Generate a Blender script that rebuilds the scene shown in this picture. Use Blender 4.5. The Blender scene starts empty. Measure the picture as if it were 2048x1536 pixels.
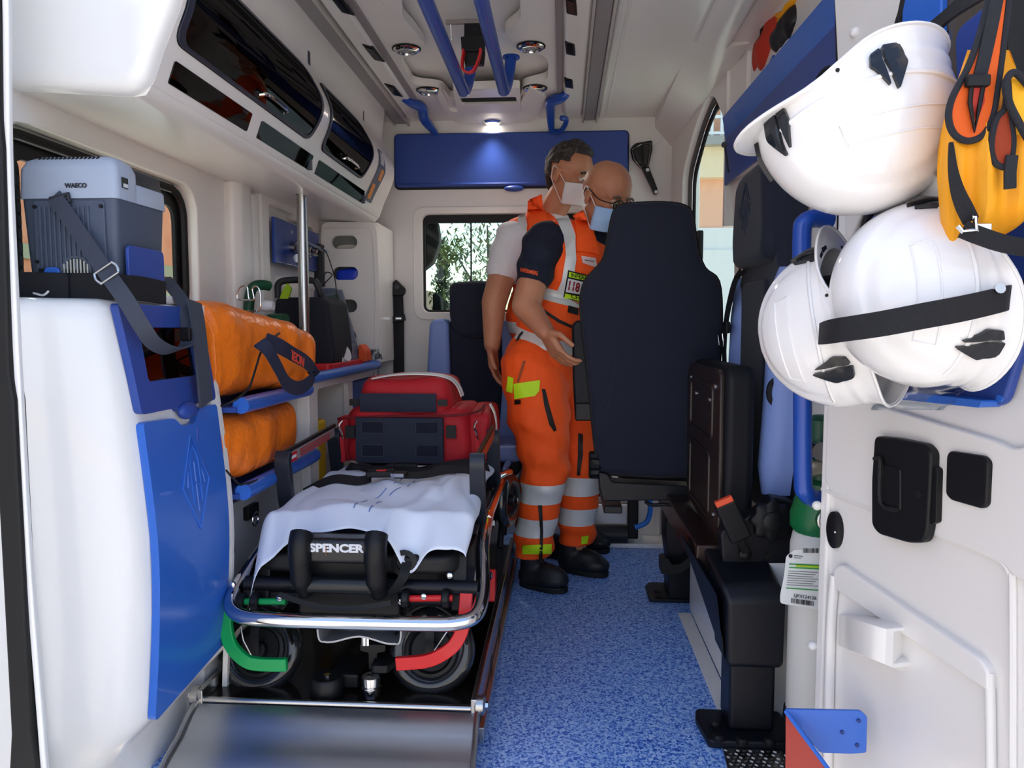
import bpy, bmesh, math, random
from mathutils import Vector as V, Matrix, Quaternion, Euler, noise
C = bpy.context.scene.collection
random.seed(3)
PI = math.pi
# ------------------------------------------------------------------ camera
FOC = 1500.0; ZC = 0.95
_b = math.atan(113/FOC); _a = math.atan(101/FOC*math.cos(_b))
cF = V((-math.sin(_a)*math.cos(_b), math.cos(_a)*math.cos(_b), -math.sin(_b)))
cR = V((math.cos(_a), math.sin(_a), 0)); cU = cR.cross(cF)
cam = bpy.data.cameras.new('camera'); camo = bpy.data.objects.new('camera', cam); C.objects.link(camo)
bpy.context.scene.camera = camo
cam.sensor_width = 36; cam.lens = 36*FOC/2048; cam.clip_start = .02; cam.clip_end = 400
m = Matrix.Identity(4)
for i in range(3):
    m[i][0] = cR[i]; m[i][1] = cU[i]; m[i][2] = -cF[i]
m[2][3] = ZC
camo.matrix_world = m
# ------------------------------------------------------------------ world, sun, exposure
vs = bpy.context.scene.view_settings
vs.view_transform = 'Standard'; vs.look = 'None'; vs.gamma = 1; vs.use_curve_mapping = False
vs.exposure = 0.6
W = bpy.data.worlds.new('world'); bpy.context.scene.world = W; W.use_nodes = True
nt = W.node_tree; nt.nodes.clear()
sky = nt.nodes.new('ShaderNodeTexSky'); sky.sky_type = 'NISHITA'
sky.sun_elevation = math.radians(48); sky.sun_rotation = math.radians(-45); sky.sun_disc = False
sky.air_density = 1.0; sky.dust_density = 2.5; sky.ozone_density = 1.0
bg = nt.nodes.new('ShaderNodeBackground'); bg.inputs[1].default_value = 0.36
wo = nt.nodes.new('ShaderNodeOutputWorld')
nt.links.new(sky.outputs[0], bg.inputs[0]); nt.links.new(bg.outputs[0], wo.inputs[0])
sun = bpy.data.lights.new('sun', 'SUN'); sun.energy = 4.2; sun.angle = .01; sun.color = (1, .95, .88)
suno = bpy.data.objects.new('sun', sun); C.objects.link(suno)
suno.rotation_euler = V((.45, -.45, -1.0)).to_track_quat('-Z', 'Y').to_euler()
# ------------------------------------------------------------------ pixel rays to real points (for measuring)
def ray(px, py): return cF + cR*((px-1024)/FOC) + cU*((768-py)/FOC)
O = V((0, 0, ZC))
def PY(px, py, y): d = ray(px, py); return O + d*(y/d.y)
def PX(px, py, x): d = ray(px, py); return O + d*(x/d.x)
def PZ(px, py, z): d = ray(px, py); return O + d*((z-ZC)/d.z)
def PP(px, py, p0, n): d = ray(px, py); return O + d*((V(p0)-O).dot(V(n))/d.dot(V(n)))
# ------------------------------------------------------------------ materials
def lin(c):
    if isinstance(c, str): c = tuple(int(c[i:i+2], 16)/255 for i in (0, 2, 4))
    return tuple((x/12.92 if x <= .04045 else ((x+.055)/1.055)**2.4) for x in c)+(1,)
MATS = {}
def mat(name, col, rough=.5, metal=0, bump=None, var=None, coat=0, trans=0, alpha=1, emit=0, spec=.5, sheen=0, ior=1.45, weave=None):
    if name in MATS: return MATS[name]
    m = bpy.data.materials.new(name); m.use_nodes = True; t = m.node_tree; b = t.nodes['Principled BSDF']
    c = lin(col)
    b.inputs['Base Color'].default_value = c; b.inputs['Roughness'].default_value = rough
    b.inputs['Metallic'].default_value = metal; b.inputs['Coat Weight'].default_value = coat
    b.inputs['Transmission Weight'].default_value = trans; b.inputs['Alpha'].default_value = alpha
    b.inputs['Specular IOR Level'].default_value = spec; b.inputs['IOR'].default_value = ior
    if sheen: b.inputs['Sheen Weight'].default_value = sheen
    if emit:
        b.inputs['Emission Color'].default_value = c; b.inputs['Emission Strength'].default_value = emit
    tc = t.nodes.new('ShaderNodeTexCoord')
    if bump:
        n = t.nodes.new('ShaderNodeTexNoise'); n.inputs['Scale'].default_value = bump[0]; n.inputs['Detail'].default_value = 5
        t.links.new(tc.outputs['Object'], n.inputs['Vector'])
        bp = t.nodes.new('ShaderNodeBump'); bp.inputs['Strength'].default_value = bump[1]; bp.inputs['Distance'].default_value = bump[2] if len(bump) > 2 else .002
        t.links.new(n.outputs['Fac'], bp.inputs['Height']); t.links.new(bp.outputs[0], b.inputs['Normal'])
    if weave:
        w1 = t.nodes.new('ShaderNodeTexWave'); w1.inputs['Scale'].default_value = weave[0]; w1.wave_type = 'BANDS'; w1.bands_direction = 'DIAGONAL'
        t.links.new(tc.outputs['Object'], w1.inputs['Vector'])
        bp = t.nodes.new('ShaderNodeBump'); bp.inputs['Strength'].default_value = weave[1]; bp.inputs['Distance'].default_value = .001
        t.links.new(w1.outputs['Fac'], bp.inputs['Height']); t.links.new(bp.outputs[0], b.inputs['Normal'])
    if var:  # (scale, other colour, lo, hi)
        n = t.nodes.new('ShaderNodeTexNoise'); n.inputs['Scale'].default_value = var[0]; n.inputs['Detail'].default_value = 4
        t.links.new(tc.outputs['Object'], n.inputs['Vector'])
        r = t.nodes.new('ShaderNodeValToRGB'); r.color_ramp.elements[0].position = var[2]; r.color_ramp.elements[1].position = var[3]
        r.color_ramp.elements[0].color = c; r.color_ramp.elements[1].color = lin(var[1])
        t.links.new(n.outputs['Fac'], r.inputs[0]); t.links.new(r.outputs[0], b.inputs['Base Color'])
    MATS[name] = m; return m
WHITE = mat('white_moulded_plastic', 'e9e6e2', .28, bump=(9, .05, .002), coat=.15)
WHITEG = mat('white_gloss_gelcoat', 'eeeeec', .2, coat=.4)
WHITEM = mat('white_matt_trim', 'dedbd6', .5)
HELM = mat('white_helmet_shell', 'f0efee', .18, coat=.4)
BLUE = mat('blue_moulded_plastic', '2e68c8', .33, coat=.2)
BLUED = mat('blue_laminate', '2f4b9a', .38)
BLUET = mat('blue_powder_coat', '1c4aa6', .3, coat=.2)
BLACKP = mat('black_plastic', '101114', .45, bump=(300, .1, .0005), spec=.35)
BLACKR = mat('black_rubber', '0c0d0f', .6)
BLACKS = mat('black_satin_steel', '11131b', .42, spec=.35, bump=(60, .05, .001))
CHROME = mat('chrome', 'd8d8d8', .08, 1)
STEEL = mat('brushed_steel', 'b9b8b6', .24, 1, bump=(140, .04, .0005))
STEELR = mat('worn_sheet_steel', 'b2b5b9', .33, 1, bump=(6, .10, .01))
WEB = mat('black_webbing', '14151b', .75, weave=(400, .4))
WEBG = mat('grey_webbing', '414756', .75, weave=(400, .5))
SEATF = mat('navy_seat_fabric', '141a2c', .85, bump=(500, .2, .001), sheen=.1)
SEATB = mat('light_blue_vinyl', '7d94d0', .5, bump=(300, .1, .0006))
SEATV = mat('black_seat_vinyl', '12141a', .55, bump=(300, .15, .0006), spec=.3)
ORANGE = mat('orange_tarpaulin', 'f97c1c', .34, bump=(9, .7, .03), spec=.5)
HIVIS = mat('hi_vis_orange_cloth', 'ff5a14', .75, bump=(14, .35, .02))
HIVISY = mat('hi_vis_yellow_cloth', 'c6f11a', .6)
REFL = mat('reflective_silver_tape', 'd6dad8', .42, .1, bump=(40, .15, .003))
RED = mat('red_nylon', 'b01420', .68, bump=(40, .3, .004), weave=None)
REDP = mat('red_plastic', 'd01e22', .35)
GREENP = mat('green_plastic', '0c9e52', .35)
SHEET = mat('white_nonwoven_sheet', 'e6edfb', .7, bump=(60, .1, .003))
SKIN = mat('tanned_skin', 'bd8362', .5, bump=(80, .1, .001), var=(9, 'a8684c', .35, .8))
HAIR = mat('dark_greying_hair', '2b2422', .7, bump=(160, .9, .004), var=(60, '6b625c', .5, .8))
NAVY = mat('navy_cotton', '11172a', .85, bump=(20, .3, .01))
TEEW = mat('white_cotton', 'dcd9dc', .85, bump=(16, .3, .01))
GREY = mat('cool_box_grey', 'a9b4c6', .42)
GREYD = mat('cool_box_dark_grey', '4b5568', .5)
GREYDD = mat('dark_charcoal_plastic', '2a2d33', .5)
YEL = mat('yellow_nylon', 'f2a40e', .6, bump=(14, .3, .012))
GREENM = mat('dark_green_enamel', '0e4a31', .35)
PEACH = mat('peach_render', 'e09a72', .9, bump=(20, .2, .02), var=(3, 'd88d66', .4, .7))
CREAM = mat('cream_render', 'e8cba0', .9)
LEDLENS = mat('grey_light_lens', '8e898a', .35)
def glassmat(name, tint, a, rough=.02):
    if name in MATS: return MATS[name]
    m = bpy.data.materials.new(name); m.use_nodes = True; t = m.node_tree; t.nodes.clear()
    o = t.nodes.new('ShaderNodeOutputMaterial'); tr = t.nodes.new('ShaderNodeBsdfTransparent'); gl = t.nodes.new('ShaderNodeBsdfGlossy')
    tr.inputs[0].default_value = lin(tint); gl.inputs['Roughness'].default_value = rough
    mx = t.nodes.new('ShaderNodeMixShader'); lw = t.nodes.new('ShaderNodeLayerWeight'); lw.inputs[0].default_value = .3
    fr = t.nodes.new('ShaderNodeMath'); fr.operation = 'POWER'; fr.inputs[1].default_value = 9.0; t.links.new(lw.outputs['Facing'], fr.inputs[0])
    ad = t.nodes.new('ShaderNodeMath'); ad.operation = 'ADD'; ad.inputs[1].default_value = a; ad.use_clamp = True
    t.links.new(fr.outputs[0], ad.inputs[0]); t.links.new(ad.outputs[0], mx.inputs[0]); t.links.new(tr.outputs[0], mx.inputs[1]); t.links.new(gl.outputs[0], mx.inputs[2]); t.links.new(mx.outputs[0], o.inputs[0])
    MATS[name] = m; return m
GLASS = glassmat('clear_glass', 'e8f2ee', .02)
TINT = glassmat('smoked_acrylic', '4a4e55', .06)
CLEARP = glassmat('clear_polythene', 'f2f6f8', .10, .12)
def floor_mat():
    m = bpy.data.materials.new('blue_speckled_vinyl'); m.use_nodes = True; t = m.node_tree; b = t.nodes['Principled BSDF']
    tc = t.nodes.new('ShaderNodeTexCoord'); n = t.nodes.new('ShaderNodeTexNoise'); n.inputs['Scale'].default_value = 120; n.inputs['Detail'].default_value = 3; n.inputs['Distortion'].default_value = 1.2
    r = t.nodes.new('ShaderNodeValToRGB'); cr = r.color_ramp; cr.interpolation = 'LINEAR'
    cr.elements[0].position = .40; cr.elements[0].color = lin('2c5cc0'); cr.elements[1].position = .66; cr.elements[1].color = lin('c4dcff')
    e = cr.elements.new(.475); e.color = lin('6ba0f0'); e = cr.elements.new(.52); e.color = lin('9cc4fb')
    t.links.new(tc.outputs['Object'], n.inputs['Vector']); t.links.new(n.outputs['Fac'], r.inputs[0]); t.links.new(r.outputs[0], b.inputs['Base Color'])
    b.inputs['Roughness'].default_value = .42
    bp = t.nodes.new('ShaderNodeBump'); bp.inputs['Strength'].default_value = .15; bp.inputs['Distance'].default_value = .001
    t.links.new(n.outputs['Fac'], bp.inputs['Height']); t.links.new(bp.outputs[0], b.inputs['Normal'])
    return m
FLOORM = floor_mat()
# ------------------------------------------------------------------ mesh builder
def samp(r, i, L):
    if callable(r): return r(i/max(1, L-1))
    if isinstance(r, (list, tuple)):
        f = i/max(1, L-1)*(len(r)-1); k = min(int(f), len(r)-2); return r[k]+(r[k+1]-r[k])*(f-k)
    return r
def frame(d, up=V((0, 0, 1))):
    d = V(d).normalized()
    if abs(d.dot(up)) > .98: up = V((1, 0, 0))
    s = d.cross(up).normalized(); return s, s.cross(d).normalized()
def spline(pts, n=8, closed=False):
    P = [V(p) for p in pts]; out = []; L = len(P)
    rng = range(L if closed else L-1)
    for i in rng:
        if closed: a, b, c, d = P[(i-1) % L], P[i], P[(i+1) % L], P[(i+2) % L]
        else: a, b, c, d = P[max(i-1, 0)], P[i], P[i+1], P[min(i+2, L-1)]
        for k in range(n):
            t = k/n
            out.append(.5*((2*b)+(c-a)*t+(2*a-5*b+4*c-d)*t*t+(3*b-a-3*c+d)*t**3))
    if not closed: out.append(P[-1])
    return out
class MB:
    def __init__(s): s.b = bmesh.new(); s.mi = 0
    def f(s, vs):
        try:
            f = s.b.faces.new(vs); f.material_index = s.mi; return f
        except ValueError: return None
    def rings(s, rs, cap=True, closed_u=True, closed_v=False):
        R = [[s.b.verts.new(p) for p in r] for r in rs]; n = len(R[0])
        for i in range(len(R) if closed_v else len(R)-1):
            A, B = R[i], R[(i+1) % len(R)]
            for j in range(n if closed_u else n-1): s.f((A[j], A[(j+1) % n], B[(j+1) % n], B[j]))
        if cap and not closed_v and closed_u: s.f(R[0][::-1]); s.f(R[-1])
        return R
    def box(s, c, d, M=None):
        c = V(c); h = V(d)/2
        vs = [V((sx*h.x, sy*h.y, sz*h.z)) for sx in (-1, 1) for sy in (-1, 1) for sz in (-1, 1)]
        vs = [s.b.verts.new((M @ v if M else v)+c) for v in vs]
        for q in ((0, 1, 3, 2), (4, 6, 7, 5), (0, 4, 5, 1), (2, 3, 7, 6), (0, 2, 6, 4), (1, 5, 7, 3)): s.f([vs[i] for i in q])
        return s
    def bb(s, lo, hi): return s.box([(a+b)/2 for a, b in zip(lo, hi)], [abs(b-a) for a, b in zip(lo, hi)])
    def prism(s, poly, fn, a, b):   # poly 2-D, fn(u,v,w)->point
        s.rings([[fn(u, v, a) for u, v in poly], [fn(u, v, b) for u, v in poly]]); return s
    def tube(s, pts, r, n=10, closed=False, cap=True, up=None):
        P = [V(p) for p in pts]; L = len(P); rs = []; prev = None
        for i, p in enumerate(P):
            if closed: d = P[(i+1) % L]-P[i-1]
            else: d = P[min(i+1, L-1)]-P[max(i-1, 0)]
            if d.length < 1e-9: d = V((0, 0, 1))
            d.normalize()
            if prev is None: sd, u = frame(d)
            else:
                u = (prev-d*prev.dot(d)).normalized(); sd = d.cross(u)
            prev = u; rr = samp(r, i, L)
            rs.append([p+(sd*math.cos(2*PI*k/n)+u*math.sin(2*PI*k/n))*rr for k in range(n)])
        s.rings(rs, cap, True, closed); return s
    def ribbon(s, pts, wv, w, t):   # flat strap: wv width direction (vector or list)
        P = [V(p) for p in pts]; L = len(P); rs = []
        for i, p in enumerate(P):
            d = (P[min(i+1, L-1)]-P[max(i-1, 0)]).normalized(); x = V(wv[min(i, len(wv)-1)] if isinstance(wv, list) else wv)
            x = (x-d*x.dot(d)).normalized(); nn = d.cross(x)
            ww = samp(w, i, L)
            rs.append([p-x*ww/2-nn*t/2, p+x*ww/2-nn*t/2, p+x*ww/2+nn*t/2, p-x*ww/2+nn*t/2])
        s.rings(rs); return s
    def lathe(s, prof, o=(0, 0, 0), ax=(0, 0, 1), n=24):
        ax = V(ax).normalized(); u, v = frame(ax); o = V(o)
        s.rings([[o+ax*h+(u*math.cos(2*PI*k/n)+v*math.sin(2*PI*k/n))*max(r, 1e-4) for k in range(n)] for r, h in prof]); return s
    def ball(s, c, r, n=12, M=None):
        c = V(c); r = V(r) if hasattr(r, '__len__') else V((r, r, r)); rs = []
        for i in range(1, n):
            a = PI*i/n
            q = [V((r.x*math.sin(a)*math.cos(2*PI*k/(2*n)), r.y*math.sin(a)*math.sin(2*PI*k/(2*n)), -r.z*math.cos(a))) for k in range(2*n)]
            rs.append([(M @ p if M else p)+c for p in q])
        s.rings(rs); return s
    def caps(s, p0, r0, p1, r1, n=12):
        p0 = V(p0); p1 = V(p1); d = (p1-p0); L = max(d.length, 1e-5); d = d/L; u, v = frame(d); rs = []
        for i in range(1, 5):
            a = PI/2*i/4; rs.append((p0-d*r0*math.cos(a), r0*math.sin(a)))
        for i in range(4):
            a = PI/2*i/4; rs.append((p1+d*r1*math.sin(a), r1*math.cos(a)))
        s.rings([[c+(u*math.cos(2*PI*k/n)+v*math.sin(2*PI*k/n))*r for k in range(n)] for c, r in rs]); return s
    def grid(s, fn, nu, nv, th=0, nrm=None):   # fn(u,v) in 0..1; thickness along nrm(u,v) or vector
        A = [[V(fn(i/nu, j/nv)) for j in range(nv+1)] for i in range(nu+1)]
        top = [[s.b.verts.new(p) for p in r] for r in A]
        for i in range(nu):
            for j in range(nv): s.f((top[i][j], top[i+1][j], top[i+1][j+1], top[i][j+1]))
        if th:
            def nn(i, j):
                if nrm is not None: return V(nrm)
                a = A[min(i+1, nu)][j]-A[max(i-1, 0)][j]; b = A[i][min(j+1, nv)]-A[i][max(j-1, 0)]
                return a.cross(b).normalized()
            bot = [[s.b.verts.new(A[i][j]-nn(i, j)*th) for j in range(nv+1)] for i in range(nu+1)]
            for i in range(nu):
                for j in range(nv): s.f((bot[i][j], bot[i][j+1], bot[i+1][j+1], bot[i+1][j]))
            for i in range(nu):
                s.f((top[i][0], bot[i][0], bot[i+1][0], top[i+1][0])); s.f((top[i][nv], top[i+1][nv], bot[i+1][nv], bot[i][nv]))
            for j in range(nv):
                s.f((top[0][j], top[0][j+1], bot[0][j+1], bot[0][j])); s.f((top[nu][j], bot[nu][j], bot[nu][j+1], top[nu][j+1]))
        return s
    def mesh(s, name):
        me = bpy.data.meshes.new(name); bmesh.ops.recalc_face_normals(s.b, faces=s.b.faces); s.b.to_mesh(me); s.b.free(); return me
def finish(me, ang=40):
    me.shade_smooth()
    if ang: me.set_sharp_from_angle(angle=math.radians(ang))
    return me
def obj(name, mb, ma, parent=None, bev=0, seg=2, ang=40, sub=0, label=None, wt=None):
    me = mb.mesh(name) if isinstance(mb, MB) else mb
    for x in (ma if isinstance(ma, (list, tuple)) else [ma]): me.materials.append(x)
    finish(me, 0 if bev or sub else ang)
    o = bpy.data.objects.new(name, me); C.objects.link(o)
    if bev:
        bm = o.modifiers.new('bevel', 'BEVEL'); bm.width = bev; bm.segments = seg; bm.limit_method = 'ANGLE'; bm.angle_limit = math.radians(35); bm.harden_normals = True
    if sub:
        sm = o.modifiers.new('sub', 'SUBSURF'); sm.levels = sub; sm.render_levels = sub
    if parent is not None:
        o.parent = parent
        M = TM.get(parent.name)
        if M is not None: o.matrix_parent_inverse = M.inverted()
    if label: o['label'] = label
    return o
TM = {}
def thing(name, label, cat, loc=(0, 0, 0), rz=0, group=None):
    o = bpy.data.objects.new(name, None); C.objects.link(o)
    M = Matrix.Translation(V(loc)) @ Matrix.Rotation(rz, 4, 'Z'); o.matrix_world = M; TM[o.name] = M
    o.empty_display_size = .05
    o['label'] = label; o['category'] = cat
    if group: o['group'] = group
    return o
def tag(o, label, cat, group=None):   # one-mesh thing: also move its origin to its base
    o['label'] = label; o['category'] = cat
    if group: o['group'] = group
    recentre(o); return o
def recentre(o):
    vs = [v.co for v in o.data.vertices]
    c = V(((min(v.x for v in vs)+max(v.x for v in vs))/2, (min(v.y for v in vs)+max(v.y for v in vs))/2, min(v.z for v in vs)))
    o.data.transform(Matrix.Translation(-c)); o.location = c
def struct(name, mb, ma, bev=0, **k):
    o = obj(name, mb, ma, None, bev, **k); o['kind'] = 'structure'; return o
def sroot(name, loc=(0, 0, 0)):
    o = bpy.data.objects.new(name, None); C.objects.link(o); o.location = loc; TM[o.name] = Matrix.Translation(V(loc)); o['kind'] = 'structure'; o.empty_display_size = .05; return o
def rrect(u0, v0, u1, v1, r=.02, n=5):
    if u0 > u1: u0, u1 = u1, u0
    if v0 > v1: v0, v1 = v1, v0
    P = []
    for cx, cy, a in ((u1-r, v1-r, 0), (u0+r, v1-r, 90), (u0+r, v0+r, 180), (u1-r, v0+r, 270)):
        for k in range(n+1):
            t = math.radians(a+90*k/n); P.append((cx+r*math.cos(t), cy+r*math.sin(t)))
    return P
def rpoly(poly, r, n=4):   # rounded polygon
    P = [V((p[0], p[1], 0)) for p in poly]; out = []; L = len(P)
    for i in range(L):
        a, b, c = P[i-1], P[i], P[(i+1) % L]
        rr = min(r, (a-b).length*.45, (c-b).length*.45)
        p = b+(a-b).normalized()*rr; q = b+(c-b).normalized()*rr
        for k in range(n+1):
            t = k/n; x = p*(1-t)**2+b*2*t*(1-t)+q*t*t; out.append((x.x, x.y))
    return out
TS = bpy.data.scenes.new('scratch')
def baked(o):   # evaluate curve / modifiers in a scratch scene and hand back the mesh
    TS.collection.objects.link(o); vl = TS.view_layers[0]; vl.update(); dg = vl.depsgraph
    me = bpy.data.meshes.new_from_object(o.evaluated_get(dg)); return me
def sheet(outline, holes, th, fn=None, cuts=(), cutv=()):   # flat plate with holes, then bent by fn(u,v,w)
    cu = bpy.data.curves.new('c', 'CURVE'); cu.dimensions = '2D'; cu.fill_mode = 'BOTH'; cu.extrude = th/2
    for pl in [outline]+list(holes):
        sp = cu.splines.new('POLY'); sp.points.add(len(pl)-1); sp.use_cyclic_u = True
        for i, p in enumerate(pl): sp.points[i].co = (p[0], p[1], 0, 1)
    o = bpy.data.objects.new('c', cu); me = baked(o)
    bpy.data.objects.remove(o); bpy.data.curves.remove(cu)
    mb = MB(); mb.b.from_mesh(me); bpy.data.meshes.remove(me)
    bmesh.ops.remove_doubles(mb.b, verts=mb.b.verts, dist=1e-5)
    for k, ax in ((cuts, 0), (cutv, 1)):
        for c in k:
            co = [0, 0, 0]; no = [0, 0, 0]; co[ax] = c; no[ax] = 1
            bmesh.ops.bisect_plane(mb.b, geom=mb.b.verts[:]+mb.b.edges[:]+mb.b.faces[:], plane_co=co, plane_no=no)
    if fn:
        for v in mb.b.verts: v.co = fn(v.co.x, v.co.y, v.co.z)
    return mb
def text(body, size, M, ext=.001, bold=0, sx=1, align='CENTER', shear=0):
    cu = bpy.data.curves.new('t', 'FONT'); cu.body = body; cu.size = size; cu.extrude = ext; cu.align_x = align; cu.align_y = 'CENTER'; cu.offset = bold; cu.shear = shear; cu.resolution_u = 3
    o = bpy.data.objects.new('t', cu); me = baked(o)
    bpy.data.objects.remove(o); bpy.data.curves.remove(cu)
    me.transform(M @ Matrix.Diagonal((sx, 1, 1, 1)))
    mb = MB(); mb.b.from_mesh(me); bpy.data.meshes.remove(me); return mb
def basis(o, x, y):   # matrix with given x,y axes
    x = V(x).normalized(); y = V(y); y = (y-x*y.dot(x)).normalized(); z = x.cross(y); m = Matrix.Identity(4)
    for i in range(3): m[i][0] = x[i]; m[i][1] = y[i]; m[i][2] = z[i]; m[i][3] = o[i]
    return m
def remesh(mb, vox, smooth=6, name='m', fac=.5):   # fuse overlapping closed lumps into one continuous surface
    me = mb.mesh(name); o = bpy.data.objects.new('r', me)
    r = o.modifiers.new('r', 'REMESH'); r.mode = 'VOXEL'; r.voxel_size = vox
    if smooth: s = o.modifiers.new('s', 'SMOOTH'); s.iterations = smooth; s.factor = fac
    m2 = baked(o)
    bpy.data.objects.remove(o); bpy.data.meshes.remove(me); m2.name = name
    m2.materials.clear(); return m2
# ================================================================== LARGE STRUCTURE
XL = -1.04
def wallfn_x(x0):      # plate drawn in (Y,Z), standing at x0
    return lambda u, v, w: V((x0+w, u, v))
# ground and floor
g = MB().bb((-40, -40, -.80), (40, 60, -.70)); struct('ground', g, mat('pale_concrete', 'c9c2b6', .9, bump=(4, .3, .02), var=(2, 'b9b2a6', .4, .7)))
struct('floor', MB().bb((XL-.03, 1.50, -.06), (.70, 3.46, 0)), FLOORM)
# roof slab + ceiling lining with a sculpted centre recess
ZT = 1.87
struct('roof', MB().bb((-1.12, 1.16, 1.935), (.80, 3.5, 1.96)), WHITEM)
rec = [(-.02, .0)]
px_rec = [(1036, -60), (1042, 37), (1006, 66), (1027, 96), (1086, 110), (1097, 126), (1095, 160), (1045, 172), (1040, 197), (902, 198), (885, 176), (828, 170), (801, 124), (812, 108), (853, 95), (825, 56), (806, 37), (800, -60)]
rec = [(PZ(x, y, ZT).x, PZ(x, y, ZT).y) for x, y in px_rec]
mb = sheet([(-.80, 1.18), (.44, 1.18), (.44, 3.44), (-.80, 3.44)], [rpoly(rec, .035, 5)], .03, lambda u, v, w: V((u, v, ZT+.015+w)))
struct('ceiling', mb, WHITE, .012, seg=4)
ceil = bpy.data.objects['ceiling']
rt = MB().bb((-.72, 1.2, ZT+.045), (.2, 3.3, ZT+.055)); obj('recess_roof', rt, WHITE, ceil)
# raised boss with the vent and outer U lip
def zpoly(pts, z): return [(PZ(x, y, z).x, PZ(x, y, z).y) for x, y in pts]
u_lip = [(873, 190), (884, 214), (905, 240), (950, 256), (1030, 256), (1062, 243), (1080, 222), (1094, 190), (1060, 172), (1042, 200), (1040, 222), (900, 222), (893, 198), (880, 176)]
mb = MB(); mb.prism(rpoly(zpoly(u_lip, ZT-.01), .03), lambda u, v, w: V((u, v, w)), ZT-.014, ZT+.012); obj('boss_lip', mb, WHITE, ceil, .010, 4)
mb = sheet(rpoly(zpoly([(905, 176), (1040, 172), (1042, 222), (916, 224)], ZT-.02), .02), [rrect(-.405, 2.985, -.185, 3.075, .01)], .03, lambda u, v, w: V((u, v, ZT-.012+w))); obj('vent_boss', mb, WHITE, ceil, .006, 3)
mb = MB()
for i in range(9): mb.box((-.295, 2.99+.0105*i, ZT-.012), (.22, .002, .012), Matrix.Rotation(.5, 3, 'X'))
obj('vent_slats', mb, BLACKP, ceil); bpy.data.objects['vent_slats']['kind'] = 'stuff'
obj('vent_duct', MB().bb((-.40, 2.985, ZT-.004), (-.19, 3.075, ZT)), BLACKR, ceil)
# long shoulders beside the lights, small switch recesses
for sx, x0, x1 in ((-1, -.685, -.605), (1, -.005, .085)):
    mb = MB(); P = [(x0, ZT), (x0+.012, ZT-.018), (x1-.012, ZT-.018), (x1, ZT)]
    mb.rings([[V((x, y, z)) for x, z in P+[(x1, ZT+.01), (x0, ZT+.01)]] for y in (1.2, 3.30)]); obj('ceiling_shoulder', mb, WHITE, ceil, .006, 3)
for x0, x1 in ((-.745, -.69), (.088, .138)):
    mb = MB(); mb.bb((x0, 1.2, ZT-.022), (x1, 3.36, ZT+.005)); obj('light_strip', mb, LEDLENS, ceil, .006, 3)
    mb = MB()
    for xx in (x0-.004, x1+.004): mb.bb((xx-.004, 1.2, ZT-.028), (xx+.004, 3.37, ZT+.005))
    obj('light_strip_rim', mb, mat('aluminium_rim', 'c9c4c0', .35, .4), ceil, .002)
for x0, x1 in ((-.612, -.588), (-.026, -.006)):
    obj('rail_channel', MB().bb((x0, 1.2, ZT-.010), (x1, 3.06, ZT+.002)), mat('rail_grey', '8d8586', .4), ceil, .002)
mb = MB(); mb.tube([(.16, 1.2, ZT), (.16, 3.36, ZT)], .008); mb.tube([(.185, 1.2, ZT+.002), (.185, 3.36, ZT+.002)], .006); obj('edge_bead', mb, WHITE, ceil)
# coved strip at the right of the ceiling
mb = MB(); prof = [(.42, ZT+.003), (.432, ZT-.004), (.515, ZT-.028), (.527, ZT-.024), (.53, 1.93), (.42, 1.93)]
mb.rings([[V((x, y, z)) for x, z in prof] for y in (1.2, 2.52)]); struct('trim_1', mb, WHITE, .004)
# the coving changes into the slanted door head towards the front
mb = MB()
rs = []
for k in range(9):
    t = k/8; y = 2.52+t*.90
    xa = .42+.0*t-.02*t; za = ZT+.003-.05*t*t
    xb = .53+.02*t-.07*t*t; zb = ZT-.024-.115*t*t
    rs.append([V((xa, y, za)), V((xb, y, zb)), V((xb+.06, y, zb+.01)), V((xb+.06, y, 1.93)), V((xa, y, 1.93))])
mb.rings(rs); obj('door_head', mb, WHITE, bpy.data.objects['trim_1'], 0, ang=30)
mb = MB(); mb.tube([(.418, 1.2, ZT-.001), (.418, 2.52, ZT-.001)], .005); obj('seam_bead', mb, WHITEM, bpy.data.objects['trim_1'])
# left wall with its window
win = rrect(1.36, .98, 2.10, 1.345, .07)
struct('wall_left', sheet([(1.16, 0), (3.46, 0), (3.46, 1.94), (1.16, 1.94)], [win], .04, wallfn_x(XL-.02)), WHITE, .008, seg=3)
w1 = sroot('window_1', (XL-.05, 1.73, 1.0))
obj('frame', sheet(rrect(1.35, .97, 2.11, 1.355, .08), [rrect(1.435, 1.0, 2.055, 1.285, .035)], .012, wallfn_x(XL-.048)), BLACKP, w1, .003)
obj('rubber_seal', MB().tube([V((XL-.036, y, z)) for y, z in rrect(1.37, .99, 2.09, 1.33, .07)], .012, 8, closed=True), BLACKR, w1)
obj('pane', MB().bb((XL-.062, 1.36, .98), (XL-.058, 2.1, 1.35)), GLASS, w1)
# reveal film above the pane: greyish band
obj('film_band', MB().bb((XL-.034, 1.40, 1.318), (XL-.030, 2.02, 1.344)), mat('grey_green_film', '8d918c', .2), w1)
# black lamp grille seen at the near side of the window
mb = sheet(rrect(1.375, 1.0, 1.43, 1.28, .02), [], .01, wallfn_x(XL-.03)); obj('grille', mb, BLACKP, w1)
mb = MB()
for i in range(9):
    for j in range(3): mb.bb((XL-.022, 1.383+j*.015, 1.02+i*.026), (XL-.020, 1.394+j*.015, 1.038+i*.026))
o = obj('grille_cells', mb, GREYDD, w1); o['kind'] = 'stuff'
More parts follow.
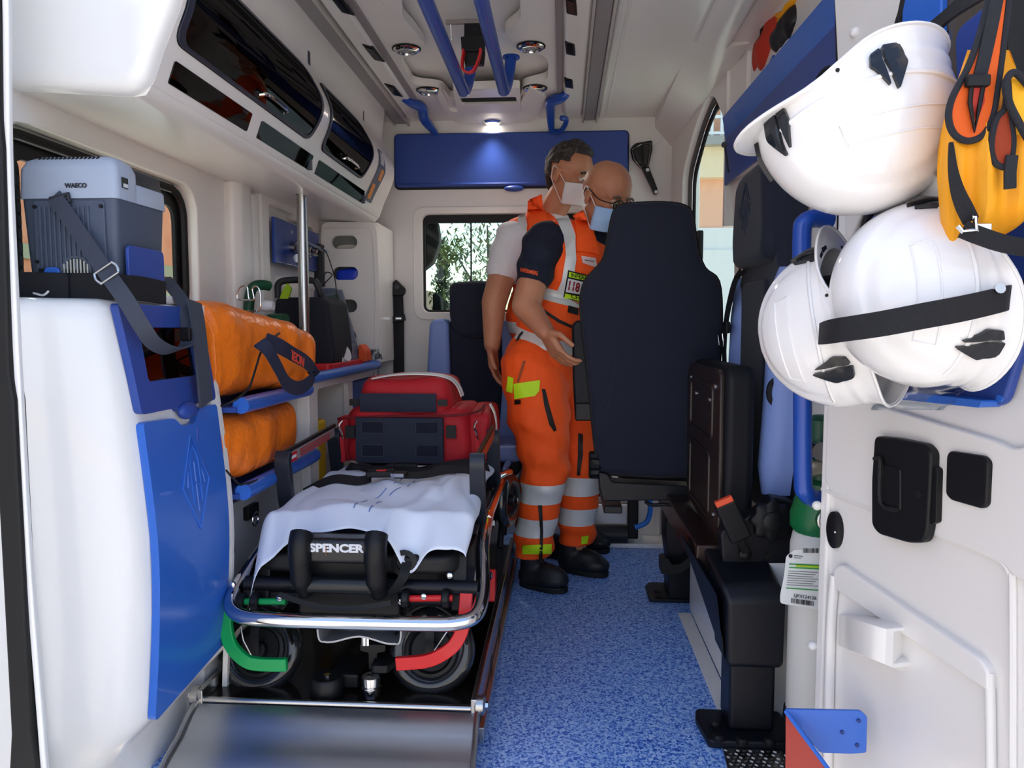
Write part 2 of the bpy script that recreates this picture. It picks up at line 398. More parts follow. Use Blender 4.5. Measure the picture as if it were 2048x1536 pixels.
# wall fixtures between window and worktop bay
mb = MB(); mb.prism(rpoly([(XL-.01, 2.28), (XL+.025, 2.27), (XL+.045, 2.30), (XL+.045, 2.38), (XL-.01, 2.42)], .012), lambda u, v, w: V((u, v, w)), .82, 1.398); struct('trim_2', mb, WHITE, .003)
mb = MB(); mb.prism(rpoly([(XL-.01, 2.42), (XL+.025, 2.425), (XL+.03, 2.47), (XL-.01, 2.49)], .01), lambda u, v, w: V((u, v, w)), .82, 1.385); struct('trim_3', mb, WHITE, .003)
mb = sheet([(2.5, .8), (3.1, .8), (3.1, 1.4), (2.5, 1.4)], [rpoly([(2.56, 1.10), (3.02, 1.10), (3.02, 1.35), (2.82, 1.35), (2.82, 1.375), (2.56, 1.375)], .02)], .03, wallfn_x(XL+.013)); struct('trim_4', mb, WHITE, .006, seg=3)
# back partition with window
YB = 3.4
pw = rrect(-.633, 1.02, .10, 1.457, .03)
wb = sheet([(-1.08, 0), (.60, 0), (.60, 1.94), (-1.08, 1.94)], [pw], .04, lambda u, v, w: V((u, YB+.02+w, v))); struct('wall_back', wb, WHITE, .006, seg=3)
wbo = bpy.data.objects['wall_back']
mb = sheet(rrect(-.675, .985, .14, 1.49, .05), [rrect(-.635, 1.018, .102, 1.459, .03)], .014, lambda u, v, w: V((u, YB-.006+w, v))); obj('window_surround', mb, WHITE, wbo, .005, 3)
w2 = sroot('window_2', (-.26, YB+.02, 1.02))
obj('frame', sheet(rrect(-.633, 1.02, .10, 1.457, .03), [rrect(-.622, 1.03, .09, 1.42, .02)], .008, lambda u, v, w: V((u, YB+.01+w, v))), BLACKR, w2)
obj('pane', MB().bb((-.63, YB+.022, 1.025), (.10, YB+.026, 1.455)), GLASS, w2)
obj('sliding_pane_edge', MB().bb((-.419, YB+.016, 1.03), (-.412, YB+.022, 1.42)), BLACKR, w2)
# right side wall: front part with sliding-door window, rear part behind the shelf
def rx(y):   # plan line of the right wall
    return .475+.145*(3.4-y)/.9 if y > 2.5 else .62
WP = [(3.25, .30), (3.25, 1.60), (3.10, 1.755), (2.98, 1.825), (2.90, 1.81), (2.79, 1.69), (2.70, 1.42), (2.655, 1.0), (2.64, .30)]
def wins(i): c0, c1 = 2.95, 1.05; return [(c0+(u-c0)*(1-i/.32), c1+(v-c1)*(1-i/.75)) for u, v in WP]
mb = sheet([(2.60, 0), (3.46, 0), (3.46, 1.90), (2.60, 1.90)], [rpoly(WP, .06)], .035, lambda u, v, w: V((rx(u)+.018+w, u, v)), cutv=[1.2]); struct('wall_right', mb, WHITE, .006, seg=3)
w3 = sroot('window_3', (.62, 2.9, .3))
fo = lambda u, v, w: V((rx(u)+.030+w, u, v))
obj('frame', sheet(rpoly(WP, .06), [rpoly(wins(.022), .05)], .012, fo), mat('dark_grey_window_rubber', '4a4745', .45), w3, .003)
obj('inner_frame', sheet(rpoly(wins(.018), .05), [rpoly(wins(.042), .05)], .008, lambda u, v, w: fo(u, v, w+.012)), BLACKR, w3, .002)
obj('pane', sheet(wins(.03), [], .003, lambda u, v, w: fo(u, v, w+.012)), GLASS, w3)
mb = MB(); p = V((rx(3.06)+.022, 3.06, 0))
mb.prism(rrect(3.045, 1.215, 3.085, 1.335, .012), lambda u, v, w: V((rx(u)+.005+w, u, v)), 0, .018); obj('slide_catch', mb, BLACKP, w3, .003)
mb = MB(); mb.prism(rrect(3.055, 1.26, 3.075, 1.30, .004), lambda u, v, w: V((rx(u)-.006+w, u, v)), 0, .014); mb.lathe([(.008, 0), (.008, .012)], (rx(3.065)-.006, 3.065, 1.235), (1, 0, 0), 12); obj('catch_button', mb, GREYDD, w3)
mb = sheet([(1.44, 0), (2.62, 0), (2.62, 1.90), (1.44, 1.90)], [], .03, wallfn_x(.632)); struct('trim_5', mb, WHITE)
# overhead niche on the right: shelf floor, back, blue front board
mb = MB(); mb.bb((.585, 1.46, 1.46), (.80, 2.76, 1.48)); mb.bb((.79, 1.46, 1.33), (.81, 2.76, 1.93)); mb.bb((.57, 2.745, 1.31), (.80, 2.77, 1.93)); mb.bb((.529, 1.44, 1.862), (.80, 2.76, 1.88)); struct('trim_6', mb, WHITE, .003)
mb = MB(); mb.ribbon([PY(1450, 294, 2.66), PY(1457, 345, 2.64)], (1, 0, 0), .006, .004); mb.lathe([(.010, 0), (.010, .006)], PY(1449, 290, 2.655), (-.4, -1, 0), 10); struct('trim_8', mb, GREYDD)
# rear posts
mb = MB(); mb.bb((.555, 1.42, -.05), (.68, 1.50, 1.95)); struct('trim_9', mb, WHITE, .01)
mb = MB(); mb.ribbon(spline([(.515, 1.44, .0), (.520, 1.44, .5), (.520, 1.44, 1.1), (.505, 1.44, 1.5), (.475, 1.42, 1.9)], 6), (1, 0, 0), .026, .02); struct('trim_10', mb, BLACKR, .004)
# left rear body post with its rubber seal, and the open left door behind it
def lp(px, py): return PY(px, py, 1.16)
mb = MB(); mb.ribbon(spline([lp(-16, -200), lp(-3, 0), lp(4, 300), lp(12, 560), lp(20, 800), lp(38, 1150), lp(58, 1536), lp(76, 1900)], 5), (1, 0, 0), [.018]*10+[.024]*10+[.036]*10+[.050]*6, .03)
o = struct('trim_11', mb, BLACKR, .005, seg=3)
mb = MB(); mb.ribbon(spline([lp(4, -200), lp(14, 0), lp(17, 300), lp(28, 560), lp(40, 800), lp(60, 1150), lp(90, 1536), lp(110, 1900)], 5), (1, 0, 0), .011, .012); struct('trim_12', mb, WHITEG, .004, seg=3)
mb = MB(); mb.prism([(-1.13, 1.12), (-1.09, 1.12), (-1.22, .36), (-1.26, .36)], lambda u, v, w: V((u, v, w)), -.06, 1.98); struct('door_2', mb, WHITE, .01)
mb = MB(); mb.ribbon([V((-.985, 1.24, 0)), V((-1.02, 1.24, 1.0)), V((-1.02, 1.24, 1.40)), V((-1.0, 1.24, 1.95))], (1, 0, 0), .10, .03); struct('trim_14', mb, WHITEG, .008)
# lower left flank behind the stretcher: skirt of the left bay
mb = MB(); mb.bb((-.90, 1.66, -.0), (-.84, 3.2, .5)); mb.bb((XL, 3.08, 0), (-.84, 3.4, .8)); struct('baseboard_left', mb, mat('grey_white_laminate', 'b9bbc0', .3), .006)
# wheel-arch box on the right with its floor flange
mb = MB(); mb.bb((.43, 1.80, 0), (.66, 2.50, .40)); struct('trim_15', mb, WHITEG, .012, seg=3)
mb = MB(); mb.prism([(.388, 1.74), (.43, 1.74), (.43, 2.46), (.388, 2.46)], lambda u, v, w: V((u, v, w)), .0, .006); struct('baseboard_right', mb, WHITE, .002)

# side step sill by the sliding door
# cab beyond the partition: roof, sides, dashboard, windscreen
cab = sroot('cab', (-.2, 4.3, 0))
CABM = mat('cab_dark_trim', '17191d', .7)
mb = MB(); mb.bb((-1.1, 3.46, 1.64), (.46, 5.0, 1.70)); mb.bb((-1.12, 3.46, -.1), (-1.06, 4.7, 1.66)); mb.bb((-1.1, 3.44, -.1), (.5, 3.46, .9)); obj('shell', mb, CABM, cab)
mb = MB(); mb.rings([[V((-1.1, 4.7, .5)), V((.5, 4.7, .5)), V((.5, 5.5, .9)), V((-1.1, 5.5, .9))], [V((-1.1, 4.65, .93)), V((.5, 4.65, .93)), V((.5, 5.5, .98)), V((-1.1, 5.5, .98))]]); obj('dashboard', mb, BLACKP, cab)
mb = MB(); mb.tube([(-1.05, 5.5, .95), (-.98, 4.9, 1.67)], .04); mb.tube([(.55, 5.5, .95), (.46, 4.9, 1.67)], .04); obj('windscreen_pillar', mb, CABM, cab)
mb = MB(); mb.grid(lambda u, v: (-1.02+1.5*u, 5.5-.6*v, .96+.70*v), 1, 1, .004); obj('windscreen', mb, GLASS, cab)
mb = MB(); mb.prism(rpoly([(-.70, 1.20), (-.62, 1.26), (-.585, 1.36), (-.60, 1.46), (-.80, 1.46), (-.80, 1.19)], .02), lambda u, v, w: V((u, 3.58+w, v)), 0, .09); obj('driver_headrest', mb, BLACKP, cab, .015, 3)
mb = MB(); mb.prism(rpoly([(-.66, .9), (-.605, .9), (-.62, 1.11), (-.66, 1.13)], .02), lambda u, v, w: V((u, 3.8+w, v)), 0, .09); obj('seat_corner', mb, CABM, cab, .02, 3)
# ------------------------------------------------------------------ world outside
bl = thing('apartment_building', 'peach rendered house wall seen through the left side window', 'building', (-9, 9, -.7))
mb = MB(); mb.bb((-9.6, -6, -.7), (-9, 24, 9)); obj('wall', mb, PEACH, bl)
mb = MB(); mb.bb((-9.02, -6, -.7), (-8.96, 24, 1.75)); obj('plinth', mb, mat('sage_render', 'b7bd9b', .9), bl)
mb = MB(); mb.bb((-8.99, -6, 2.1), (-8.94, 24, 2.35)); obj('string_course', mb, mat('sage_render'+'_band', 'a9ab88', .9), bl)
br = thing('balcony_building', 'peach house with white balcony railing seen through the right window', 'building', (6, 14, -.7))
mb = MB(); mb.bb((1.6, 14, -.7), (12, 20, 9)); obj('wall', mb, mat('sunlit_peach_render', 'f6bd9c', .9), br)  # lighter peach: sunlight on this shaded facade is put into the colour
mb = MB(); mb.bb((1.5, 13.8, 3.62), (12, 14.02, 4.15)); obj('cream_band', mb, mat('sunlit_cream_render', 'f7dfb8', .9), br)  # cream lightened too, standing in for sunlight on the band
mb = MB(); mb.bb((1.5, 13.6, 4.15), (12, 14, 4.30)); obj('balcony_slab', mb, mat('grey_slab', 'a7a39c', .9), br)
mb = MB()
for i in range(60): mb.bb((1.55+i*.17, 13.63, 4.3), (1.60+i*.17, 13.67, 5.2))
for z in (4.32, 4.6, 4.9, 5.2): mb.bb((1.5, 13.62, z), (12, 13.68, z+.05))
o = obj('balcony_railing', mb, mat('white_paint', 'e8e8e6', .6), br); o['kind'] = 'stuff'
mb = MB(); mb.bb((1.5, 13.96, 2.35), (12, 14.0, 2.75)); mb.bb((1.5, 13.9, -.7), (12, 13.99, 2.35)); obj('white_base_wall', mb, mat('white_render', 'efece6', .9), br)
mb = MB(); mb.bb((1.55, 13.9, -.7), (2.25, 13.97, 9)); obj('corner_pier', mb, mat('white_render', 'efece6', .9), br)
bk = thing('bounce_facade', 'long pale unseen facade added behind the viewer to bounce light into the van', 'building', (0, -14, -.7))  # unseen facade, added to bounce light deep into the van
obj('wall', MB().bb((-30, -16, -.7), (30, -14, 9)), mat('pale_blue_bounce', 'bcc6d2', .9), bk)
obj('plinth', MB().bb((-30, -14.05, -.7), (30, -13.95, .2)), CREAM, bk)
def tree(label, base, blobs, n, leafc, size=.07, seed=1, trunk=None):
    rnd = random.Random(seed); t = thing('tree', label, 'tree', base, 0)
    mb = MB()
    for pts, r in trunk: mb.tube(pts, r, 6)
    obj('trunk', mb, mat('bark', '4c4034', .9), t)
    mb = MB()
    for i in range(n):
        c, r = rnd.choice(blobs); p = V(c)+V((rnd.gauss(0, r[0]), rnd.gauss(0, r[1]), rnd.gauss(0, r[2])))
        a = V((rnd.uniform(-1, 1), rnd.uniform(-1, 1), rnd.uniform(-1, 1))).normalized(); b_ = a.cross(V((0, 0, 1))).normalized()
        s = size*rnd.uniform(.6, 1.3); vs_ = [mb.b.verts.new(p+q) for q in (a*s, b_*s*.35, -a*s, -b_*s*.35)]; mb.f(vs_)
    o = obj('foliage', mb, leafc, t); o['kind'] = 'stuff'
LEAF = mat('olive_leaf', '71793c', .6, var=(3, '49582c', .4, .7)); LEAFD = mat('dark_leaf', '3a4a2c', .6)
tree('loose pale green tree seen through the windscreen', (-1.0, 10, -.7), [((-1.05, 10, 2.1), (.24, .3, .2)), ((-1.45, 10, 1.95), (.12, .2, .10)), ((-.8, 10, 1.65), (.3, .3, .25)), ((-1.2, 10, 1.5), (.15, .3, .08))], 1500, LEAF, .05, 2,
     [([(-.9, 10, -.7), (-.95, 10, 1.0), (-1.0, 10, 2.3)], [.06, .05, .01]), ([(-.95, 10, 1.1), (-1.4, 10, 1.9)], [.03, .01]), ([(-.95, 10, 1.3), (-.6, 10, 2.2)], [.03, .01]), ([(-.95, 10, 1.2), (-1.3, 10, 1.35)], [.02, .006])])
tree('narrow dark conical tree low in the windscreen', (-1.68, 10.5, -.7), [((-1.68, 10.5, 1.9), (.03, .1, .15)), ((-1.68, 10.5, 1.6), (.06, .1, .2)), ((-1.68, 10.5, 1.2), (.09, .1, .25))], 1500, LEAFD, .05, 5, [([(-1.68, 10.5, -.7), (-1.68, 10.5, 1.2)], .05)])
mb = MB(); mb.prism([(-4.4, -.7), (-2.35, -.7), (-2.35, 1.25), (-2.75, 1.7), (-3.9, 1.7), (-4.4, 1.25)], lambda u, v, w: V((u, 13+w, v)), 0, 4); tag(obj('house', mb, mat('brown_stone', '8c7466', .9)), 'small brownish house low in the windscreen view', 'house')
# ================================================================== LEFT SIDE
def interp(tab, z):
    if z <= tab[0][0]: return tab[0][1]
    for (a, x0), (b, x1) in zip(tab, tab[1:]):
        if z <= b:
            t = (z-a)/(b-a); return x0+(x1-x0)*t
    return tab[-1][1]
def smooth_tab(tab, n=8):
    return [(p.x, p.y) for p in spline([(z, x, 0) for z, x in tab], n)]
# overhead cabinet
OC = smooth_tab([(1.38, -.80), (1.405, -.772), (1.425, -.762), (1.465, -.747), (1.50, -.731), (1.56, -.706), (1.61, -.703), (1.66, -.722), (1.70, -.744), (1.74, -.752), (1.80, -.745), (1.89, -.735)])
oc = thing('overhead_cabinet', 'long white overhead cabinet with smoked curved doors above the left wall', 'cabinet', (-.88, 2.2, 1.38))
bigA = rpoly([(1.412, 1.487), (2.17, 1.487), (2.205, 1.60), (2.14, 1.693), (1.412, 1.693)], .035, 5)
bigB = rpoly([(2.27, 1.487), (2.74, 1.487), (2.79, 1.60), (2.70, 1.693), (2.275, 1.693)], .035, 5)
sm = [rrect(1.44, 1.421, 1.80, 1.462, .004), rrect(1.86, 1.421, 2.245, 1.462, .004), rrect(2.30, 1.421, 2.83, 1.462, .004)]
lab = rpoly([(2.86, 1.437), (2.95, 1.437), (2.98, 1.56), (2.93, 1.63), (2.88, 1.63)], .004)
cv = [1.41+.02*i for i in range(24)]
mpo = lambda off=0: (lambda u, v, w: V((interp(OC, v)+w+off, u, v)))
obj('shell', sheet([(1.40, 1.405), (3.13, 1.405), (3.13, 1.885), (1.40, 1.885)], [bigA, bigB]+sm, .012, mpo(-.006), cutv=cv), WHITE, oc, .002)
ring = [(-1.05, 1.40), (-.81, 1.383)]+[(interp(OC, z), z) for z in (1.39, 1.40, 1.41, 1.425, 1.445, 1.465, 1.48, 1.50, 1.52, 1.54, 1.56, 1.585, 1.61, 1.635, 1.66, 1.68, 1.70, 1.74, 1.80, 1.89)]+[(-1.05, 1.89)]
cx_, cz_ = -.90, 1.64
mb = MB(); rs = []
for y, k in ((1.370, .86), (1.372, .93), (1.378, .97), (1.388, .99), (1.402, 1.0)):
    rs.append([V((cx_+(x-cx_)*(k if x > cx_ else 1), y, cz_+(z-cz_)*(k if z < cz_ else 1))) for x, z in ring])
mb.rings(rs); obj('end_cap', mb, WHITEG, oc, ang=50)
mb = MB(); P = [(-1.05, 1.40), (-.81, 1.383), (-.785, 1.386), (-.775, 1.40), (-.772, 1.412), (-.785, 1.412), (-.80, 1.40), (-1.05, 1.415)]
mb.rings([[V((x, y, z)) for x, z in P] for y in (1.40, 3.13)]); obj('underside', mb, WHITE, oc, ang=50)
mb = MB(); mb.rings([[V((x, y, z)) for x, z in ring] for y in (3.125, 3.14)]); obj('far_cap', mb, WHITE, oc)
mb = MB(); mb.bb((-1.03, 1.41, 1.472), (-.77, 3.12, 1.478)); mb.bb((-1.03, 1.41, 1.41), (-1.02, 3.12, 1.88)); mb.bb((-1.03, 2.225, 1.42), (-.75, 2.245, 1.88)); mb.bb((-1.03, 2.84, 1.42), (-.75, 2.85, 1.88)); mb.bb((-1.03, 1.41, 1.72), (-.78, 3.12, 1.73)); obj('inner_shelf', mb, mat('cabinet_inside', '3c424e', .6), oc)
GASK = mat('dark_door_gasket', '23283a', .4)
for nm, pl in (('door', bigA), ('door', bigB)):
    d = obj(nm, sheet(pl, [], .005, mpo(.001), cutv=cv), TINT, oc, label='smoked curved pane')
    cu = sum(p[0] for p in pl)/len(pl); cw = sum(p[1] for p in pl)/len(pl)
    inner = [(cu+(u-cu)*.955, cw+(v-cw)*.90-.004) for u, v in pl]
    obj('door_gasket', sheet(pl, [inner], .004, mpo(.004), cutv=cv), GASK, d)
    yc = 1.87 if pl is bigA else 2.55
    hb = MB(); hb.tube(spline([V((interp(OC, 1.505)+.004, yc-.075, 1.505)), V((interp(OC, 1.505)+.02, yc-.06, 1.507)), V((interp(OC, 1.505)+.02, yc+.06, 1.507)), V((interp(OC, 1.505)+.004, yc+.075, 1.505))], 4), .005, 8); obj('handle', hb, CHROME, d)
for pl in sm: obj('pane', sheet(pl, [], .004, mpo(.001), cutv=cv), TINT, oc)
lb = obj('instruction_plate', sheet(lab, [], .003, mpo(.003), cutv=cv), mat('plate_grey', '50586c', .4), oc)
mb = MB()
for (a, b_, c_, d_) in ((2.872, 1.445, 2.91, 1.50), (2.915, 1.52, 2.95, 1.56)):
    mb.b.from_mesh(sheet([(a, b_), (c_, b_), (c_, d_), (a, d_)], [], .002, mpo(.006)).mesh('x'))
obj('orange_field', mb, mat('label_orange', 'd8893a', .5), lb)
mb = MB()
for i in range(9): mb.b.from_mesh(sheet([(2.885+.002*(i%3), 1.575+.005*i), (2.93+.004*(i % 2), 1.575+.005*i), (2.93, 1.5775+.005*i), (2.885, 1.5775+.005*i)], [], .002, mpo(.006)).mesh('x'))
obj('print_lines', mb, mat('label_white', 'd8dade', .5), lb)
# what lies behind the smoked panes
def softbox(name, lo, hi, ma, r=.03, nz=.006, parent=None, seed=0, n=6):
    mb = MB(); c = [(a+b)/2 for a, b in zip(lo, hi)]; h = [(b-a)/2 for a, b in zip(lo, hi)]
    mb.box(c, [2*x for x in h]); bmesh.ops.subdivide_edges(mb.b, edges=mb.b.edges[:], cuts=n, use_grid_fill=True)
    for v in mb.b.verts:
        q = v.co-V(c); q = V([q[i]/h[i] for i in range(3)])
        ln = (abs(q.x)**5+abs(q.y)**5+abs(q.z)**5)**.2
        q = q*(1/max(ln, .001)) if ln > 0 else q
        p = V([c[i]+q[i]*h[i] for i in range(3)])
        p += noise.noise_vector(p*9+V((seed, 0, 0)))*nz
        v.co = p
    return obj(name, mb, ma, parent, sub=1)
tag(softbox('first_aid_bag', (-.98, 1.46, 1.482), (-.79, 1.92, 1.60), RED), 'red bag behind the near curved smoked door of the overhead cabinet', 'bag')
tag(softbox('blanket', (-.98, 1.95, 1.482), (-.79, 2.19, 1.62), mat('dark_blue_blanket', '1f2f6a', .8)), 'dark blue folded blanket behind the near curved smoked door', 'blanket')
tag(softbox('splint_bag', (-.98, 2.27, 1.482), (-.80, 2.62, 1.63), mat('royal_blue_nylon', '24399a', .7), seed=4), 'royal blue bag behind the far curved smoked door', 'bag')
tag(softbox('glove_pack', (-.98, 1.46, 1.418), (-.785, 1.60, 1.466), RED, nz=.003), 'small dark red pack in the first low window of the overhead cabinet', 'pack')
mb = MB(); mb.bb((-.99, 1.64, 1.418), (-.79, 1.79, 1.462)); tag(obj('carton', mb, mat('brown_carton', '9a7a68', .8), None, .003), 'brownish flat carton in the first low window of the overhead cabinet', 'box')
# ------------------------------------------------------------------ rear column with blue doors
CT = smooth_tab([(0, -.81), (.18, -.800), (.36, -.786), (.54, -.783), (.78, -.806), (.90, -.822), (1.0, -.838)])
col = thing('corner_cabinet', 'tall white bulging corner cabinet with blue door beside the rear opening', 'cabinet', (-.93, 1.45, 0))
def outline(z, ins=0):
    x = interp(CT, z)-ins
    if z < .22: x = -.885+(x+.885)*max(0, min(1, (z-.09)/.10))
    P = [(XL, 1.70), (x, 1.70), (x, 1.365)]
    P += [(x-.012, 1.335), (x-.035, 1.312), (x-.07, 1.298)]
    P += [(-.96, 1.265), (XL-.005, 1.245)]
    return [V((a, b_+(ins if b_ < 1.6 else 0), z)) for a, b_ in P]
zs = [(-.05, 0), (.09, 0), (.14, 0), (.19, 0), (.23, 0), (.4, 0), (.55, 0), (.7, 0), (.85, 0), (.96, 0), (.985, .002), (.998, .010), (1.004, .025)]
mb = MB(); mb.rings([outline(z, i) for z, i in zs]); obj('body', mb, WHITEG, col, ang=50)
mc = lambda off=0: (lambda u, v, w: V((interp(CT, v)+w+off, u, v)))
cvz = [.05*i for i in range(1, 21)]
up = obj('upper_door', sheet(rpoly([(1.36, .785), (1.49, .785), (1.50, .775), (1.56, .775), (1.57, .785), (1.665, .785), (1.665, .995), (1.345, .995)], .012), [rrect(1.40, .845, 1.60, .950, .01)], .016, mc(.006), cutv=cvz), BLUED, col, .004, 3)
obj('window_pane', sheet(rrect(1.395, .84, 1.605, .955, .01), [], .003, mc(.005), cutv=cvz), glassmat('brown_tint', '8a6a58', .10), up)
obj('compartment', MB().bb((-.98, 1.38, .80), (-.845, 1.64, .83)), mat('compartment_dark', '2c1d1a', .7), up)
mb = MB(); mb.grid(lambda u, v: (interp(CT, .84)-.10, 1.38+.25*u, .82+.16*v), 2, 2, .004); obj('compartment_back', mb, mat('compartment_brown', '4a3028', .7), up)
low = obj('lower_door', sheet(rpoly([(1.355, .185), (1.655, .215), (1.665, .775), (1.58, .775), (1.555, .745), (1.50, .745), (1.475, .765), (1.36, .77)], .012), [], .016, mc(.006), cutv=cvz), BLUE, col, .004, 3)
mb = MB(); mb.ball((interp(CT, .77)+.016, 1.525, .775), (.014, .035, .018)); obj('finger_pull', mb, BLUED, low)
def emblem(o, ux, uy, w, h, r, parent, ma, name='emblem', fx=None):
    o = V(o); ux = V(ux).normalized(); uy = V(uy).normalized()
    def q(a, b_):
        p = o+ux*a*w+uy*b_*h
        if fx: p = V((fx(p.z), p.y, p.z))
        return p
    mb = MB(); mb.tube([q(0, 1), q(1, 0), q(0, -1), q(-1, 0)], r, 6, closed=True)
    for pts in ([(0, .80), (-.28, .52), (-.30, .1), (-.3, -.45)], [(0, .80), (.28, .52), (.30, .1), (.3, -.45)], [(-.62, -.05), (-.5, .25), (-.30, .3)], [(.62, -.05), (.5, .25), (.30, .3)], [(0, .45), (0, -.62)], [(-.3, -.1), (0, .0), (.3, -.1)]):
        mb.tube(spline([q(a, b_) for a, b_ in pts], 4), r*.8, 6)
    return obj(name, mb, ma, parent)
emblem((interp(CT, .63)+.015, 1.525, .622), (0, 1, 0), (.0, 0, 1), .058, .098, .0028, low, BLUE, fx=lambda z: interp(CT, z)+.0145)
mb = MB(); mb.tube([(interp(CT, .73)+.014, 1.56, .735), (interp(CT, .72)+.014, 1.555, .70)], .003); obj('pull_crease', mb, BLUED, low)
obj('edge_strip', MB().ribbon([V((interp(CT, z)+.004, 1.688, z)) for z in cvz], (0, 1, 0), .012, .012), WHITE, col)
mb = MB(); mb.lathe([(.008, 0), (.008, .006), (.002, .01)], (-1.02, 1.262, .93), (0, -1, 0), 12); obj('cover_cap', mb, WHITE, col)
mb = MB(); mb.bb((-.88, 1.40, 1.0), (-.845, 1.62, 1.018)); obj('white_stop', mb, WHITE, col, .004)
# ------------------------------------------------------------------ cool box
cb = thing('cool_box', 'grey portable cool box with ventilated lid on the corner cabinet', 'cool box', (-.94, 1.52, 1.006))
x0, x1, y0, y1 = -1.032, -.842, 1.385, 1.560
mb = MB(); rs = []
for z, i in ((1.008, .012), (1.02, .008), (1.10, .004), (1.196, 0)): rs.append([V((a, b_, z)) for a, b_ in rrect(x0+i, y0+i, x1-i, y1-i, .012, 3)])
mb.rings(rs); obj('body', mb, GREYD, cb, ang=50)
mb = MB(); rs = []
for z, i, k in ((1.194, -.003, 0), (1.25, -.001, 0), (1.266, .006, .3), (1.276, .022, .6)): rs.append([V((a, b_, z)) for a, b_ in rrect(x0+i, y0+i, x1-i, y0+.075-(.012*k), .012, 3)])
mb.rings(rs); ld = obj('lid', mb, GREY, cb, ang=50)
mb = MB(); rs = []
for z, i in ((1.194, -.003), (1.228, -.001), (1.236, .006)): rs.append([V((a, b_, z)) for a, b_ in rrect(x0+i, y0+.06, x1-i, y1+.002, .010, 3)])
mb.rings(rs); obj('lid_rim', mb, GREY, ld, ang=50)
mb = MB(); rs = [[V((a, b_, z)) for a, b_ in rrect(x0+.004+i, y0+.055, x1-.002-i, y1-.002, .010, 3)] for z, i in ((1.232, 0), (1.258, .003), (1.264, .012))]; mb.rings(rs); obj('lid_top', mb, GREYDD, ld, ang=50)
mb = MB()
for i in range(15):
    xx = x0+.030+i*.0082; mb.ribbon([V((xx, y0+.0035, 1.255)), V((xx+.004, y0+.016, 1.274))], (1, 0, .1), .0038, .003)
o = obj('vent_slots', mb, BLACKR, ld); o['kind'] = 'stuff'
obj('lettering', text('WAECO', .0115, basis((-.918, y0-.0035, 1.217), (1, 0, 0), (0, 0, 1)), .0006, .0004), GREYDD, ld)
mb = MB(); mb.box((x1+.0035, y0+.025, 1.226), (.001, .020, .020)); o = obj('barcode_sticker', mb, mat('sticker_dark', '26302c', .5), ld)
mb = MB(); mb.box((x1+.0045, y0+.026, 1.221), (.001, .014, .007)); obj('sticker_field', mb, mat('label_white', 'd8dade', .5), ld)
mb = MB(); rs = rrect(x0+.028, 1.015, x1-.022, 1.190, .006); mb.prism(rs, lambda u, v, w: V((u, w, v)), y0-.004, y0+.006); pn = obj('front_panel', mb, GREYD, cb, .0015)
mb = MB()
for i in range(11): mb.bb((x0+.040+.0095*i, y0-.0075, 1.06), (x0+.044+.0095*i, y0-.003, 1.178))
o = obj('panel_ribs', mb, GREYD, cb, .001); o['kind'] = 'stuff'
mb = MB()
for a, z in ((x0+.032, 1.178), (x1-.027, 1.178), (x0+.032, 1.075), (x1-.027, 1.075)): mb.lathe([(.0035, 0), (.0035, .004)], (a, y0-.004, z), (0, -1, 0), 8)
obj('panel_screws', mb, BLACKR, cb)
mb = MB(); mb.lathe([(.031, 0), (.031, .004), (.027, .004), (.027, .001)], (x0+.110, y0-.004, 1.055), (0, -1, 0), 24); fr = obj('fan_ring', mb, GREYD, cb)
mb = MB()
for i in range(8): mb.box((x0+.087+.0066*i, y0-.0075, 1.055), (.0028, .002, .050*math.sqrt(max(.05, 1-((i-3.5)/4.4)**2))))
o = obj('fan_fins', mb, mat('alu_fin', 'c8cdc6', .4, .5), cb); o['kind'] = 'stuff'
obj('fan_hole', MB().lathe([(.027, 0), (.027, .001)], (x0+.110, y0-.006, 1.055), (0, -1, 0), 24), BLACKR, cb)
mb = MB(); mb.box((x0+.048, y0-.005, 1.05), (.026, .006, .024)); o = obj('socket', mb, BLACKP, cb, .001)
# belts and blue cheeks that hold it
bb_ = thing('holding_belt', 'wide black belt around the foot of the grey cool box', 'belt', (-.94, 1.40, 1.006))
pts = [V((XL+.01, 1.350, 1.030)), V((-1.0, 1.360, 1.030)), V((-.93, 1.373, 1.029)), V((-.87, 1.372, 1.028)), V((-.834, 1.385, 1.026)), V((-.828, 1.44, 1.026)), V((-.832, 1.53, 1.022))]
obj('band', MB().ribbon(spline(pts, 6), (0, 0, 1), .048, .006), WEB, bb_, .001)
obj('overlap', MB().ribbon(spline([p+V((0, -.007, -.002)) for p in pts[:3]], 6), (0, 0, 1), .05, .005), WEB, bb_, .001)
obj('wire_end', MB().tube(spline([V((-.985, 1.345, 1.014)), V((-.965, 1.343, 1.010)), V((-.955, 1.345, 1.018))], 5), .002), mat('white_cord', 'dad8d2', .5), bb_)
bc = thing('blue_bracket', 'blue plastic cheek plate on the aisle side of the cool box', 'bracket', (-.84, 1.5, 1.0))
mb = MB(); mb.prism(rrect(1.400, 1.004, 1.530, 1.108, .012), lambda u, v, w: V((w, u, v)), -.838, -.831); obj('plate', mb, BLUED, bc, .002)
bc = thing('blue_bracket', 'small blue plastic tongue in front of the cool box', 'bracket', (-.96, 1.41, 1.0))
mb = MB(); mb.prism(rrect(-.982, 1.01, -.952, 1.064, .008), lambda u, v, w: V((u, w, v)), 1.371, 1.377); obj('plate', mb, BLUE, bc, .002)
gs = thing('grey_strap', 'grey webbing strap with a steel buckle slung from the cool box', 'strap', (-.9, 1.36, 1.0))
